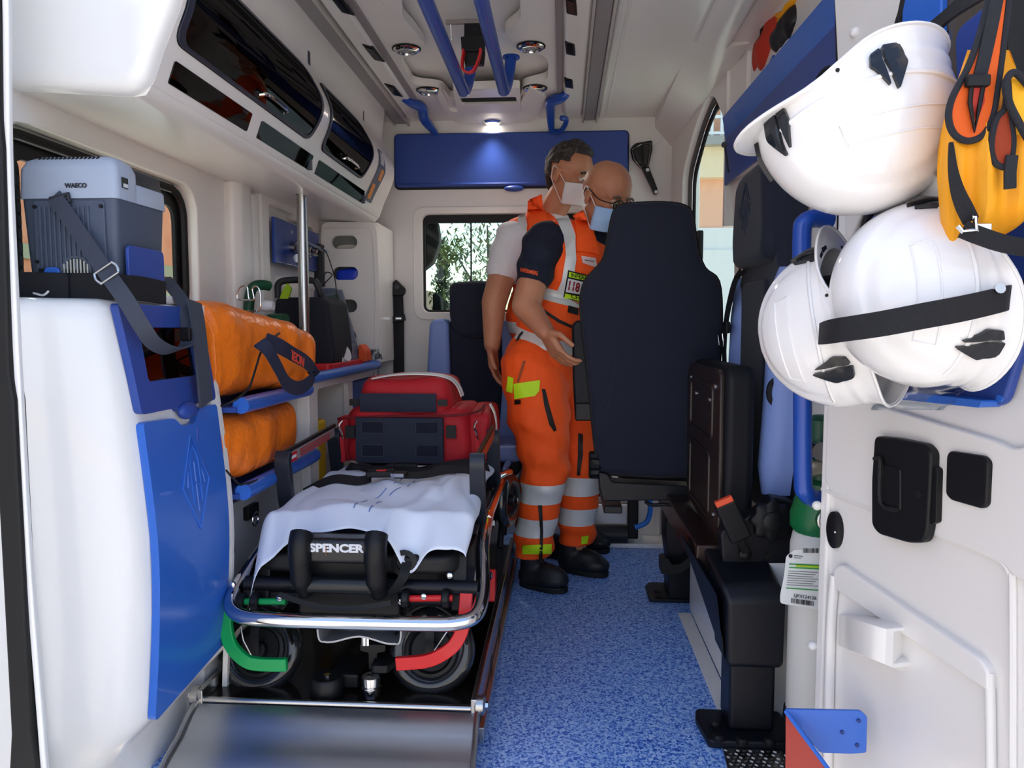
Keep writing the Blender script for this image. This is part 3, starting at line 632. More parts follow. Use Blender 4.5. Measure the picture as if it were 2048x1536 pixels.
sp = spline([PY(108, 392, 1.375), PY(135, 430, 1.368), PY(175, 490, 1.358), PY(215, 548, 1.345), PY(252, 600, 1.335), PY(285, 655, 1.345), PY(310, 688, 1.38), PY(345, 702, 1.44), PY(372, 690, 1.52), PY(378, 660, 1.56), PY(368, 610, 1.585), PY(345, 575, 1.61), PY(328, 556, 1.63)], 6)
wv = [V((1, .0, .55)).lerp(V((.6, .8, .2)), min(1, i/len(sp)*1.1)) for i in range(len(sp))]
obj('webbing', MB().ribbon(sp, wv, .030, .003), WEBG, gs, ang=60)
p = PY(213, 546, 1.340); dd = (PY(252, 600, 1.335)-PY(175, 490, 1.358)).normalized(); ss = V((1, 0, .62)).normalized()
mb = MB()
for k in (-1, 1): mb.tube(spline([p+ss*.020*k-dd*.012, p+ss*.024*k, p+ss*.020*k+dd*.012], 4), .0028)
mb.tube([p-ss*.02-dd*.012, p+ss*.02-dd*.012], .002); mb.tube([p-ss*.02+dd*.012, p+ss*.02+dd*.012], .002); obj('buckle', mb, CHROME, gs)
p = PY(372, 668, 1.535); mb = MB(); mb.box(p, (.022, .012, .028)); obj('slider', mb, BLACKP, gs, .003)
mb = MB(); mb.tube([PY(100, 398, 1.376), PY(137, 388, 1.376), PY(139, 405, 1.374)], .004); obj('anchor', mb, GREYDD, gs)
# ------------------------------------------------------------------ shelves and worktop
def tray(name, label, z, y0, y1, cat='shelf'):
    t = thing(name, label, cat, (-.89, (y0+y1)/2, z-.02))
    mb = MB(); mb.bb((-1.03, y0, z-.012), (-.765, y1, z)); obj('plate', mb, BLUED, t)
    mb = MB(); mb.tube(spline([(-1.03, y1-.005, z+.004), (-.82, y1, z+.004), (-.768, y1-.02, z+.004), (-.757, y1-.07, z+.004), (-.757, (y0+y1)/2, z+.004), (-.757, y0+.01, z+.004)], 5), .020, 12); obj('rounded_edge', mb, BLUE, t)
    return t
tray('shelf', 'upper blue shelf tray carrying the folded orange bag', .762, 1.705, 2.22)
tray('shelf', 'lower blue shelf tray carrying the second orange bag', .555, 1.705, 2.27)
wt = thing('worktop', 'blue-edged worktop carrying the monitor and red tray', 'worktop', (-.9, 2.6, .78))
obj('top', MB().bb((-1.03, 2.15, .785), (-.77, 3.09, .803)), mat('grey_worktop', 'b6b8bd', .3), wt, .002)
obj('rounded_edge', MB().tube(spline([(-1.03, 2.155, .797), (-.82, 2.15, .797), (-.768, 2.18, .797), (-.757, 2.25, .797), (-.757, 2.7, .797), (-.757, 3.0, .797), (-.765, 3.05, .797), (-.79, 3.075, .797), (-.85, 3.08, .797)], 5), .017, 12), BLUE, wt)
bcab = thing('base_cabinet', 'white base cabinet with an open cubby under the worktop', 'cabinet', (-.9, 2.6, .2))
hole = rrect(2.32, .30, 2.66, .755, .02)
obj('front', sheet([(2.24, .18), (3.08, .18), (3.08, .785), (2.24, .785)], [hole, rrect(2.72, .45, 3.02, .752, .01)], .018, wallfn_x(-.782)), WHITE, bcab, .005, 3)
obj('cubby_box', MB().bb((-1.03, 2.24, .18), (-.79, 2.26, .785)).bb((-1.03, 2.67, .18), (-.79, 2.69, .785)).bb((-1.03, 2.24, .28), (-.79, 3.08, .298)).bb((-1.03, 2.24, .18), (-1.015, 3.08, .785)).bb((-1.03, 3.06, .18), (-.79, 3.08, .785)), WHITE, bcab)
dr = obj('drawer', MB().bb((-.80, 2.725, .455), (-.772, 3.015, .748)), BLUED, bcab, .004)
mb = MB(); mb.lathe([(.012, 0), (.012, .01), (.004, .012)], (-.772, 2.87, .70), (1, 0, 0), 14); obj('knob', mb, BLACKP, dr)
obj('side_divider', MB().bb((-1.03, 2.222, .18), (-.80, 2.238, .785)), WHITE, bcab, .003)
yb = thing('sharps_bag', 'yellow bag with red print inside the base cabinet cubby', 'bag', (-.86, 2.45, .30))
mb = MB(); mb.prism(rpoly([(-.90, .30), (-.80, .30), (-.795, .64), (-.90, .66)], .01), lambda u, v, w: V((u, w, v)), 2.40, 2.47); obj('body', mb, mat('bright_yellow', 'e6b81c', .6), yb, .006)
mb = MB(); mb.prism(rpoly([(-.885, .58), (-.81, .575), (-.83, .61), (-.88, .62)], .004), lambda u, v, w: V((u, w, v)), 2.392, 2.40); obj('red_print', mb, REDP, yb)
mb = MB(); mb.prism(rrect(-.89, .645, -.82, .70, .006), lambda u, v, w: V((u, w, v)), 2.205, 2.221); tag(obj('wall_pad', mb, BLACKR, None, .003), 'black square pad beside the lower orange bag', 'pad')
mb = MB(); mb.prism(rrect(1.72, .395, 1.76, .44, .008), lambda u, v, w: V((w, u, v)), -.84, -.80); 
t = thing('floor_clamp', 'small black block on the grey left skirting', 'clamp', (-.82, 1.74, .39)); obj('block', mb, BLACKR, t, .003)
t = thing('tie_ring', 'chrome ring bracket on the left skirting under the lower shelf', 'ring', (-.83, 1.93, .43))
obj('base', MB().bb((-.842, 1.90, .44), (-.825, 1.97, .475)), BLACKP, t, .003); obj('ring', MB().tube(spline([V((-.82, 1.93+.018*math.cos(a), .438+.018*math.sin(a))) for a in [k*PI/4 for k in range(8)]], 3, True), .003, 8, closed=True), CHROME, t)
# ------------------------------------------------------------------ orange bags
def bag(name, label, secs, ma, wr=.010, seed=0, n=40):
    t = thing(name, label, 'bag', (-.88, secs[0][0], secs[0][3]))
    ss_ = spline([V((a, 0, 0)) for a in range(len(secs))], 7); rs = []
    for i in range(len(ss_)):
        f_ = ss_[i].x; k = min(int(f_), len(secs)-2); q = f_-k
        A, B = secs[k], secs[k+1]; y, xa, xb, za, zb = [a+(b_-a)*(3*q*q-2*q**3) for a, b_ in zip(A, B)]
        y = A[0]+(B[0]-A[0])*q
        cx, cz, hx, hz = (xa+xb)/2, (za+zb)/2, (xb-xa)/2, (zb-za)/2; r_ = []
        for j in range(n):
            a = 2*PI*j/n; c, s_ = math.cos(a), math.sin(a); e = .55
            p = V((cx+hx*math.copysign(abs(c)**e, c), y, cz+hz*math.copysign(abs(s_)**e, s_)))
            nn = V((c, 0, s_)); d = noise.noise(V((p.x*5, p.y*6, p.z*8))+V((seed, 0, 0)))*wr+abs(noise.noise(V((p.x*13+p.y*9, p.y*11-p.z*12, seed+3))))*wr*1.3
            r_.append(p+nn*d)
        rs.append(r_)
    mb = MB(); mb.rings(rs); obj('body', mb, ma, t, sub=1); return t
b1 = bag('duffel_bag', 'large orange tarpaulin bag with black handle on the upper shelf', [(1.68, -.98, -.80, .80, .98), (1.70, -1.0, -.795, .785, 1.005), (1.82, -1.0, -.775, .782, 1.002), (1.94, -1.0, -.74, .782, .985), (2.02, -1.0, -.715, .782, .968), (2.10, -.99, -.70, .790, .950), (2.14, -.95, -.73, .80, .93), (2.15, -.9, -.78, .83, .90)], ORANGE, .012, 2)
def bpt(px, py, x): p = PX(px, py, x); return p
pip = spline([bpt(572, 657, -.765), bpt(548, 675, -.73), bpt(524, 700, -.705), bpt(512, 735, -.71), bpt(498, 775, -.715), bpt(470, 800, -.73), bpt(442, 812, -.762)], 5)
obj('piping', MB().tube(pip, .0028, 6), BLACKR, b1)
hl = spline([bpt(518, 684, -.705), bpt(536, 700, -.685), bpt(556, 735, -.675), bpt(575, 768, -.675), bpt(600, 776, -.67), bpt(622, 760, -.665), bpt(627, 742, -.665), bpt(612, 724, -.665), bpt(585, 708, -.67), bpt(558, 692, -.68), bpt(530, 680, -.695)], 6)
obj('handle', MB().ribbon(hl, [V((.1, .75, .65)).lerp(V((.0, -.6, .8)), i/len(hl)) for i in range(len(hl))], .036, .003), mat('navy_webbing', '20263e', .7, weave=(300, .3)), b1)
pA, pB = bpt(565, 700, -.660), bpt(612, 730, -.655)
obj('lettering', text('NCER', .032, basis((pA+pB)/2+V((.010, -.004, -.001)), (pA-pB), (V((0, 0, -1)))), .0005, .0008), mat('red_print', 'd2402c', .6), b1)
gb = spline([bpt(388, 603, -.80), bpt(395, 640, -.790), bpt(402, 700, -.778), bpt(408, 760, -.772), bpt(412, 808, -.775)], 4)
obj('grey_band', MB().ribbon(gb, (0, 1, 0), .055, .005), WEBG, b1)
mb = MB(); mb.prism(rrect(2.115, .865, 2.155, .915, .004), lambda u, v, w: V((-.70+w-.55*(u-2.115), u, v)), .0, .004); 
b2 = bag('duffel_bag', 'smaller orange tarpaulin bag on the lower blue shelf', [(1.67, -.99, -.80, .60, .73), (1.69, -1.0, -.79, .578, .742), (1.80, -1.0, -.765, .575, .745), (1.88, -1.0, -.755, .575, .745), (1.98, -1.0, -.765, .575, .748), (2.10, -1.0, -.765, .578, .747), (2.13, -.98, -.78, .59, .735)], ORANGE, .006, 9)
obj('piping', MB().tube(spline([bpt(452, 940, -.748), bpt(462, 952, -.742), bpt(480, 970, -.742)], 5), .0025, 6), BLACKR, b2)
obj('piping', MB().tube(spline([bpt(480, 970, -.742), bpt(520, 958, -.750), bpt(562, 935, -.758)], 5), .0025, 6), BLACKR, b2)
# ------------------------------------------------------------------ pole
pq = PX(607, 560, -.862)
pl = thing('pole', 'polished steel pole between the worktop and the overhead cabinet', 'pole', (pq.x, pq.y, .80))
obj('tube', MB().tube([(pq.x, pq.y, .80), (pq.x, pq.y, 1.395)], .0175, 24), STEEL, pl); obj('collar', MB().lathe([(.020, 0), (.020, .008)], (pq.x, pq.y, 1.387)), BLACKR, pl)
# ------------------------------------------------------------------ oval-holed tower
tw = thing('corner_tower', 'white corner cabinet front with four oval openings beside the partition', 'cabinet', (-.87, 3.1, .80))
ov = []
for px, py in ((690, 485), (692, 547), (690, 612), (688, 672)):
    c = PY(px, py, 3.1); ov.append(rrect(c.x-.054, c.z-.027, c.x+.054, c.z+.027, .0268, 8))
obj('front', sheet(rpoly([(-1.0, .805), (-.785, .805), (-.768, .83), (-.758, 1.1), (-.768, 1.36), (-.785, 1.385), (-1.0, 1.385)], .03), ov, .02, lambda u, v, w: V((u, 3.1+w, v))), WHITE, tw, .005, 3)
obj('side', MB().bb((-.79, 3.11, .80), (-.765, 3.385, 1.385)), WHITE, tw, .006, 3)
obj('inner_back', MB().bb((-1.0, 3.22, .80), (-.79, 3.23, 1.385)), mat('pale_grey_inside', '9aa0a0', .6), tw)
obj('outline_bead', MB().tube([V((u, 3.087, v)) for u, v in rpoly([(-1.0, .83), (-.80, .83), (-.782, .86), (-.775, 1.1), (-.785, 1.34), (-.80, 1.36), (-1.0, 1.36)], .03)], .003, 6, closed=True), WHITE, tw)
tag(softbox('blue_pouch', (-.955, 3.115, 1.135), (-.835, 3.19, 1.20), mat('bright_blue_film', '1d3fd0', .3), nz=.01), 'bright blue packet bulging in the second oval opening', 'packet')
tag(softbox('white_packet', (-.955, 3.125, 1.255), (-.84, 3.19, 1.30), mat('cream_packet', 'cfc8bb', .6), nz=.006), 'cream packet lying in the top oval opening', 'packet')
# ------------------------------------------------------------------ medical gas panel
gp = thing('gas_panel', 'blue medical gas panel with silver outlets on the left wall', 'panel', (XL, 2.8, 1.16))
obj('plate', MB().bb((-1.012, 2.58, 1.175), (-1.0, 3.06, 1.335)), BLUED, gp, .002)
mb = MB()
for y in [2.60+.075*i for i in range(7)]:
    mb.bb((-1.0, y, 1.331), (-.996, y+.055, 1.334)); mb.bb((-1.0, y, 1.178), (-.996, y+.055, 1.181))
obj('silver_edging', mb, STEEL, gp)
for y in (2.74, 2.82, 2.90):
    mb = MB(); mb.lathe([(.022, 0), (.022, .018), (.015, .022), (.015, .045), (.009, .048), (.009, .02)], (-1.0, y, 1.245), (1, 0, -.1), 18); o = obj('outlet', mb, STEEL, gp)
    obj('outlet_label', text('O2', .016, basis((-.998, y, 1.30), (0, 1, 0), (0, 0, 1)), .0004), mat('label_white', 'd8dade', .5), gp)
obj('switch_plate', MB().bb((-1.01, 3.02, 1.12), (-.985, 3.08, 1.29)), GREYDD, gp, .003)
fm = thing('flow_meter', 'chrome oxygen flow meter with clear tube behind the steel pole', 'flow meter', (-.96, 2.68, 1.12))
mb = MB(); mb.lathe([(.010, 0), (.010, .10), (.006, .115)], (-.96, 2.72, 1.245), (0, 0, 1), 12); obj('sight_tube', mb, mat('clear_tube', 'dfe4e6', .1, alpha=.55), fm)
mb = MB(); mb.lathe([(.013, 0), (.013, .02), (.018, .03), (.018, .055), (.010, .065), (.010, .085)], (-.96, 2.72, 1.165), (0, 0, 1), 14); mb.tube([(-.96, 2.72, 1.21), (-1.0, 2.74, 1.235)], .008); mb.lathe([(.015, 0), (.015, .02)], (-.958, 2.70, 1.20), (0, -1, 0), 12); obj('valve_body', mb, CHROME, fm)
obj('hose', MB().tube(spline([(-.96, 2.72, 1.165), (-.955, 2.72, 1.08), (-.97, 2.74, .98), (-.96, 2.80, .93)], 6), .005), mat('clear_tube', 'dfe4e6', .1, alpha=.55), fm)
t = thing('wall_cable', 'black sensor cable looping from the gas panel down to the monitor', 'cable', (-.98, 2.9, .95))
obj('cord', MB().tube(spline([PY(618, 492, 2.95), PY(640, 502, 2.85), PY(643, 530, 2.8), PY(644, 560, 2.8), PY(652, 545, 2.8), PY(664, 550, 2.8), PY(650, 566, 2.8), PY(642, 578, 2.8), PY(641, 585, 2.78)], 6), .0022, 6), BLACKR, t)
obj('cord', MB().tube(spline([PY(618, 488, 2.95), PY(648, 500, 2.85), PY(662, 530, 2.8), PY(670, 560, 2.78), PY(674, 595, 2.72)], 6), .0022, 6), BLACKR, t)
obj('clip', MB().tube([PY(612, 484, 2.93), PY(655, 504, 2.85)], .006), GREY, t)
# ------------------------------------------------------------------ monitor in its black case, red tray etc.
dm = thing('monitor', 'black cased patient monitor with grey screen beside the pole', 'monitor', (-.86, 2.75, .806))
mb = MB(); mb.prism(rpoly([(-1.0, .812), (-.80, .812), (-.79, .86), (-.81, 1.04), (-.835, 1.055), (-1.0, 1.055)], .02), lambda u, v, w: V((u, w, v)), 2.56, 2.80); obj('soft_case', mb, mat('black_cordura', '141722', .8, bump=(200, .3, .001)), dm, .02, 3)
mb = MB(); mb.rings([[V((x, y, z)) for x, y, z in ((-.96, 2.82, .815), (-.795, 2.80, .815), (-.795, 2.95, .815), (-.96, 2.95, .815))], [V((x, y, z)) for x, y, z in ((-.95, 2.82, 1.10), (-.855, 2.81, 1.10), (-.865, 2.93, 1.10), (-.95, 2.93, 1.10))]]); obj('housing', mb, mat('blue_grey_housing', '59647a', .45), dm, .015, 3)
mb = MB(); mb.rings([[V((x, y, z)) for x, y, z in ((-.845, 2.795, .90), (-.812, 2.795, .90), (-.805, 2.80, .90), (-.84, 2.80, .90))], [V((-.885, 2.80, 1.075)), V((-.852, 2.80, 1.075)), V((-.848, 2.803, 1.075)), V((-.885, 2.803, 1.075))]])
scr = obj('screen', MB().ribbon([V((-.826, 2.792, .91)), V((-.87, 2.80, 1.07))], (1, .1, .3), .05, .006), mat('dead_screen', '4b5450', .12), dm)
obj('bezel', MB().ribbon([V((-.818, 2.80, .885)), V((-.868, 2.806, 1.085))], (1, .1, .3), .072, .010), mat('bezel_grey', '5a6270', .4), dm, .003)
obj('handle', MB().tube(spline([(-1.0, 2.60, 1.055), (-1.0, 2.60, 1.10), (-.97, 2.60, 1.115), (-.88, 2.60, 1.115), (-.86, 2.60, 1.10), (-.85, 2.62, 1.05)], 5), .012, 10), GREYDD, dm)
mb = MB(); mb.prism(rpoly([(-.985, 1.045), (-.955, 1.045), (-.94, 1.085), (-.955, 1.105), (-.972, 1.08)], .006), lambda u, v, w: V((u, w, v)), 2.565, 2.575); obj('lime_tab', mb, mat('lime_label', '9fc51e', .5), dm)
mb = MB(); mb.bb((-.935, 2.545, .87), (-.91, 2.553, .93)); obj('white_label', mb, mat('label_white', 'd8dade', .5), dm, .002)
tag(obj('paper_strip', MB().ribbon(spline([PY(660, 677, 2.77), PY(676, 690, 2.74), PY(690, 705, 2.70), PY(692, 720, 2.68), PY(682, 724, 2.67), PY(672, 720, 2.67), PY(675, 714, 2.675), PY(684, 718, 2.68)], 6), (1, .3, .6), .038, .0012), mat('paper', 'e3ddd9', .8)), 'curled strip of white printer paper hanging from the monitor', 'paper')
t = thing('red_tray', 'red and orange plastic tray at the front of the worktop', 'tray', (-.84, 2.75, .804))
obj('base', MB().prism(rpoly([(-.99, 2.50), (-.785, 2.50), (-.785, 2.92), (-.99, 2.92)], .02), lambda u, v, w: V((u, v, w)), .803, .826), REDP, t, .004)
mb = MB(); mb.prism(rpoly([(-.80, .815), (-.765, .815), (-.77, .86), (-.79, .885), (-.80, .88)], .008), lambda u, v, w: V((u, w, v)), 2.90, 2.98); obj('end_block', mb, mat('orange_plastic', 'd9511c', .45), t, .004)
mb = MB(); mb.grid(lambda u, v: V((-.80+.065*u, 2.99+.05*v, .82))+V((0, 0, .035*abs(noise.noise(V((u*7, v*7, 1))))+.03*math.sin(PI*u)*math.sin(PI*v)))+noise.noise_vector(V((u*8, v*8, 4)))*.012, 14, 14, .0006); tag(obj('crumpled_bag', mb, CLEARP, ang=0), 'crumpled clear plastic bag at the far end of the worktop', 'bag')
# green aspirator
ga = thing('suction_unit', 'dark green suction unit with a bent chrome wire hook behind the orange bag', 'device', (-.96, 2.3, .806))
mb = MB(); mb.prism(rpoly([(-1.0, .81), (-.91, .81), (-.905, .93), (-.93, .955), (-.99, .955)], .012), lambda u, v, w: V((u, w, v)), 2.28, 2.40); obj('body', mb, GREENM, ga, .008, 3)
obj('elbow', MB().tube(spline([PY(497, 625, 2.3), PY(500, 590, 2.3), PY(508, 573, 2.3), PY(525, 570, 2.32), PY(538, 572, 2.34)], 6), .016, 12), GREENM, ga)
obj('orange_ring', MB().bb((-.975, 2.27, .965), (-.945, 2.30, .985)), mat('orange_plastic', 'd9511c', .45), ga, .003)
obj('white_cap', MB().lathe([(.016, 0), (.018, .02), (.014, .04)], PY(522, 612, 2.29), (1, 0, 0), 12), mat('label_white', 'd8dade', .5), ga)
obj('wire_hook', MB().tube(spline([PY(500, 600, 2.24), PY(475, 598, 2.24), PY(480, 575, 2.24), PY(494, 574, 2.24), PY(498, 598, 2.24), PY(508, 598, 2.24), PY(505, 578, 2.24), PY(515, 574, 2.24), PY(521, 590, 2.24), PY(519, 620, 2.24), PY(505, 622, 2.24), PY(495, 620, 2.24)], 5), .0026, 8), CHROME, ga)
obj('dial', MB().lathe([(.012, 0), (.014, .01), (.009, .014)], PY(551, 646, 2.27), (.3, -1, 0), 14), STEEL, ga)
mb = MB(); mb.lathe([(.02, 0), (.02, .06)], PY(540, 640, 2.32), (1, -.3, 0), 14); obj('pump_barrel', mb, GREENM, ga)
# ------------------------------------------------------------------ ceiling fittings
def spot(px, py, lit=False):
    p = PZ(px, py, ZT-.002 if not lit else ZT-.012); z = p.z
    t = thing('ceiling_spotlight', 'x', 'light', p, 0, 'round chrome spotlights in the ceiling')
    obj('rim', MB().lathe([(.026, 0), (.042, 0), (.044, -.003), (.036, -.010), (.028, -.011), (.026, -.004)], p, (0, 0, 1), 28), CHROME, t)
    obj('gasket', MB().lathe([(.048, .001), (.048, -.0015)], p, (0, 0, 1), 28), BLACKR, t)
    if lit:
        obj('lamp', MB().lathe([(.027, -.004), (.022, -.010), (.005, -.013)], p, (0, 0, 1), 20), mat('lit_lamp', 'fff4e2', .3, emit=14), t)
    else: obj('lens', MB().lathe([(.027, -.003), (.022, -.008), (.005, -.010)], p, (0, 0, 1), 20), mat('grey_lens', '8d918e', .15), t)
    return t
labs = ['left spotlight of the pair nearest the camera, unlit', 'right spotlight of the pair nearest the camera, unlit', 'left spotlight of the farther unlit pair on the ceiling', 'right spotlight of the farther unlit pair on the ceiling', 'single lit spotlight shining above the blue overhead locker']
lamp_ = bpy.data.lights.new('spotlight_beam', 'SPOT'); lamp_.energy = 7; lamp_.spot_size = math.radians(125); lamp_.spot_blend = 1; lamp_.shadow_soft_size = .03; lamp_.color = (1, .90, .80)
lo_ = bpy.data.objects.new('spotlight_beam', lamp_); C.objects.link(lo_)
for i, (px, py) in enumerate(((813, 98), (1062, 93), (857, 181), (1070, 177), (985, 243))): spot(px, py, i == 4)['label'] = labs[i]
for i, x in enumerate((-.335, -.20)):
    t = thing('ceiling_grab_bar', ('left' if i == 0 else 'right')+' one of two long blue grab bars hanging under the ceiling', 'grab bar', (x, 2.0, 1.74))
    obj('bar', MB().tube(spline([(x, 1.22, 1.74), (x, 1.5, 1.74), (x, 2.0, 1.74), (x, 2.5, 1.74), (x, 2.57, 1.742), (x+.005, 2.605, 1.765), (x+.012, 2.63, 1.81), (x+.02, 2.635, 1.875)], 7), .0195, 14), BLUET, t)
    obj('mount', MB().lathe([(.03, 0), (.03, .006)], (x+.02, 2.635, 1.868), (0, 0, 1), 18), BLUET, t)
for i, q in enumerate(([(806, 196), (822, 205), (843, 215), (849, 238), (862, 255), (872, 268)], [(1136, 186), (1122, 196), (1102, 204), (1101, 225), (1103, 262)])):
    t = thing('hand_grip', ('blue moulded hand grip left' if i == 0 else 'blue looped hand grip right')+' of the ceiling boss near the partition', 'grab handle', PY(*q[0], 3.1))
    ys = [3.02, 3.05, 3.12, 3.20, 3.30, 3.37] if i == 0 else [3.0, 3.02, 3.08, 3.2, 3.34]
    obj('grip', MB().tube(spline([PY(a, b_, y) for (a, b_), y in zip(q, ys)], 6), lambda q_: .012+.010*math.sin(PI*q_), 12), BLUET, t)
    if i: obj('loop', MB().tube(spline([PY(1104, 262, 3.34), PY(1120, 262, 3.32), PY(1130, 250, 3.25), PY(1132, 238, 3.2), PY(1122, 236, 3.18)], 6), .011, 10), BLUET, t)
lo_.location = PZ(985, 243, ZT-.012)-V((0, .06, .05)); lo_.rotation_euler = (math.radians(-22), 0, 0)
lo_.parent = bpy.data.objects['ceiling_spotlight.004']; lo_.matrix_parent_inverse = TM['ceiling_spotlight.004'].inverted()
# fan disc, drip hooks, black and red buckle
t = thing('ceiling_fan_cover', 'round ribbed ventilator cover between the blue grab bars', 'vent', (-.30, 2.03, ZT))
mb = MB()
for r in (.13, .115, .10, .085, .07, .055, .04): mb.tube([V((-.285+r*math.cos(a), 1.97+r*math.sin(a), ZT+.03)) for a in [k*PI/24 for k in range(48)]], .004, 6, closed=True)
o = obj('ring', mb, WHITE, t); obj('disc', MB().lathe([(.15, 0), (.15, .012)], (-.285, 1.97, ZT+.032), (0, 0, 1), 40), WHITE, t)
t = thing('drip_hook_rail', 'small grey drip hook rail with three wire hooks on the ceiling', 'hook rail', (-.29, 2.28, ZT))
p = PZ(933, 44, ZT+.03)
obj('rail', MB().box(p, (.13, .014, .012)), mat('rail_grey', '8d8586', .4), t, .002)
mb = MB()
for dx in (-.05, 0, .052): mb.tube([p+V((dx, 0, 0)), p+V((dx, .01, -.03)), p+V((dx, .015, -.045)), p+V((dx+.004, .03, -.045))], .002)
obj('hook', mb, CHROME, t)
t = thing('ceiling_buckle', 'black buckle with a red pull loop hanging from the ceiling', 'buckle', PY(940, 95, 2.35))
mb = MB(); mb.prism(rpoly([(-.315, 1.80), (-.245, 1.80), (-.243, 1.845), (-.318, 1.845)], .004), lambda u, v, w: V((u, 2.38+w, v)), -.01, .02); mb.prism(rpoly([(-.305, 1.76), (-.248, 1.76), (-.243, 1.80), (-.312, 1.80)], .004), lambda u, v, w: V((u, 2.38+w, v)), -.006, .014); obj('body', mb, BLACKP, t, .003)
obj('webbing', MB().ribbon([(-.28, 2.40, 1.90), (-.28, 2.395, 1.84)], (1, 0, 0), .06, .004), WEB, t)
obj('red_loop', MB().ribbon(spline([PY(928, 100, 2.35), PY(925, 122, 2.35), PY(926, 138, 2.35), PY(936, 146, 2.35), PY(948, 140, 2.35), PY(958, 118, 2.35), PY(962, 98, 2.35)], 5), (.1, 1, .1), .022, .006), REDP, t, .001)
for i, (px, py) in enumerate(((680, 6), (747, 106), (787, 180), (1142, 12), (1140, 97), (1137, 166))):
    side = -1 if i < 3 else 1; p = PZ(px, py, ZT-.018)
    t = thing('switch_recess', ('black flush fitting, %s along the %s ceiling shoulder' % (('nearest', 'middle', 'farthest')[i % 3], 'left' if side < 0 else 'right')), 'fitting', p)
    h = .085 if side < 0 else .065
    mb = sheet(rpoly([(-.017, -h), (.014, -h*.6), (.019, h), (-.012, h*.7)], .006), [], .004, lambda u, v, w, p=p: p+V((u, v, w))); obj('frame', mb, BLACKP, t, .001)
    mb = sheet(rpoly([(-.010, -h*.7), (.008, -h*.5), (.012, h*.7), (-.006, h*.5)], .004), [], .003, lambda u, v, w, p=p: p+V((u, v, w-.003))); obj('rocker', mb, mat('dark_glass_black', '0d1016', .15), t)
# oval cap in the coving
t = tag(obj('oval_cap', MB().lathe([(.001, 0), (.018, 0), (.022, .004), (.022, .008)], PX(1467, 8, .49)-V((0, 0, .012)), (.4, 0, 1), 20), mat('grey_lens', '8d918e', .15)), 'small grey oval cap in the coving above the red bag', 'cap')
# ================================================================== LOADING PLATFORM, RAMP, STRETCHER
pf = thing('loading_platform', 'long black topped steel loading platform under the stretcher', 'platform', (-.5, 2.3, 0))
DKP = mat('black_gloss_sheet', '17120f', .16, bump=(12, .04, .003), spec=.6)
obj('deck', MB().bb((-.815, 1.62, .06), (-.20, 2.90, .095)), DKP, pf, .003)
for x0, x1 in ((-.83, -.815), (-.20, -.185)):
    obj('side_rail', MB().bb((x0, 1.60, .0), (x1, 2.90, .125)), STEEL, pf, .003)
obj('rail_lip', MB().bb((-.185, 1.62, .012), (-.172, 2.88, .05)), STEEL, pf, .003)
for y in (1.68, 1.9, 2.15, 2.4, 2.7): obj('rail_slot', MB().bb((-.1845, y, .05), (-.1835, y+.05, .075)), BLACKR, pf)
obj('front_edge', MB().tube([(-.83, 1.612, .098), (-.185, 1.612, .098)], .008), STEEL, pf)
for x in (-.835, -.180):
    mb = MB(); mb.lathe([(.016, -.012), (.022, -.008), (.022, .008), (.016, .012)], (x, 1.615, .105), (1, 0, 0), 18); e = obj('hinge_eye', mb, STEEL, pf); obj('hinge_bolt', MB().lathe([(.009, -.018), (.009, .018)], (x, 1.615, .105), (1, 0, 0), 6), CHROME, e)
rp = thing('ramp_flap', 'bare sheet steel ramp flap sloping down from the stretcher platform', 'ramp', (-.5, 1.4, -.05))
def rampf(u, v):
    y = 1.600-.40*v; z = .095-.155*v-.02*math.sin(PI*min(1, v*1.0))
    return V((-.83+.645*u-(.015*(1-2*u))*v, y, z+.006*math.sin(v*9)*.6*v+.003*math.sin(v*26)))
obj('sheet', MB().grid(rampf, 16, 24, .004, (0, -.3, 1)), STEELR, rp, ang=60)
for u in (0, 1): obj('folded_edge', MB().tube([rampf(u, v/10)+V((0, 0, .004)) for v in range(11)], .007, 8), STEEL, rp)
# ---- stretcher
SX = -.467
st = thing('stretcher', 'wheeled ambulance stretcher with chrome foot bar and white covered mattress', 'stretcher', (SX, 2.3, .1))
bar = [(-.20, 2.0, .44), (-.193, 1.80, .415), (-.180, 1.68, .352), (-.186, 1.61, .318), (-.225, 1.580, .308), (-.30, 1.574, .306), (SX, 1.572, .306), (-.63, 1.574, .306), (-.712, 1.584, .309), (-.752, 1.625, .324), (-.752, 1.69, .358), (-.735, 1.80, .41), (-.72, 2.0, .44)]
obj('foot_bar', MB().tube(spline(bar, 7), .0165, 16), CHROME, st)
for x in (-.20, -.72): obj('side_tube', MB().tube([(x, 1.95, .44), (x, 2.76, .44)], .0155, 14), CHROME, st)
for x in (-.235, -.70): obj('under_tube', MB().tube([(x, 1.72, .30), (x, 2.74, .30)], .016, 12), BLACKS, st)
# mattress and its black pan
obj('mattress_pan', MB().prism(rpoly([(-.70, 1.655), (-.235, 1.655), (-.225, 2.75), (-.71, 2.75)], .05), lambda u, v, w: V((u, v, w)), .385, .43), BLACKR, st, .015, 3)
obj('mattress', MB().prism(rpoly([(-.69, 1.73), (-.245, 1.73), (-.235, 2.76), (-.70, 2.76)], .05), lambda u, v, w: V((u, v, w)), .425, .495), mat('navy_mattress_cover', '1b2338', .5), st, .02, 3)
SCUFF = mat('scuffed_black_plastic', '17191d', .28, bump=(40, .12, .001))
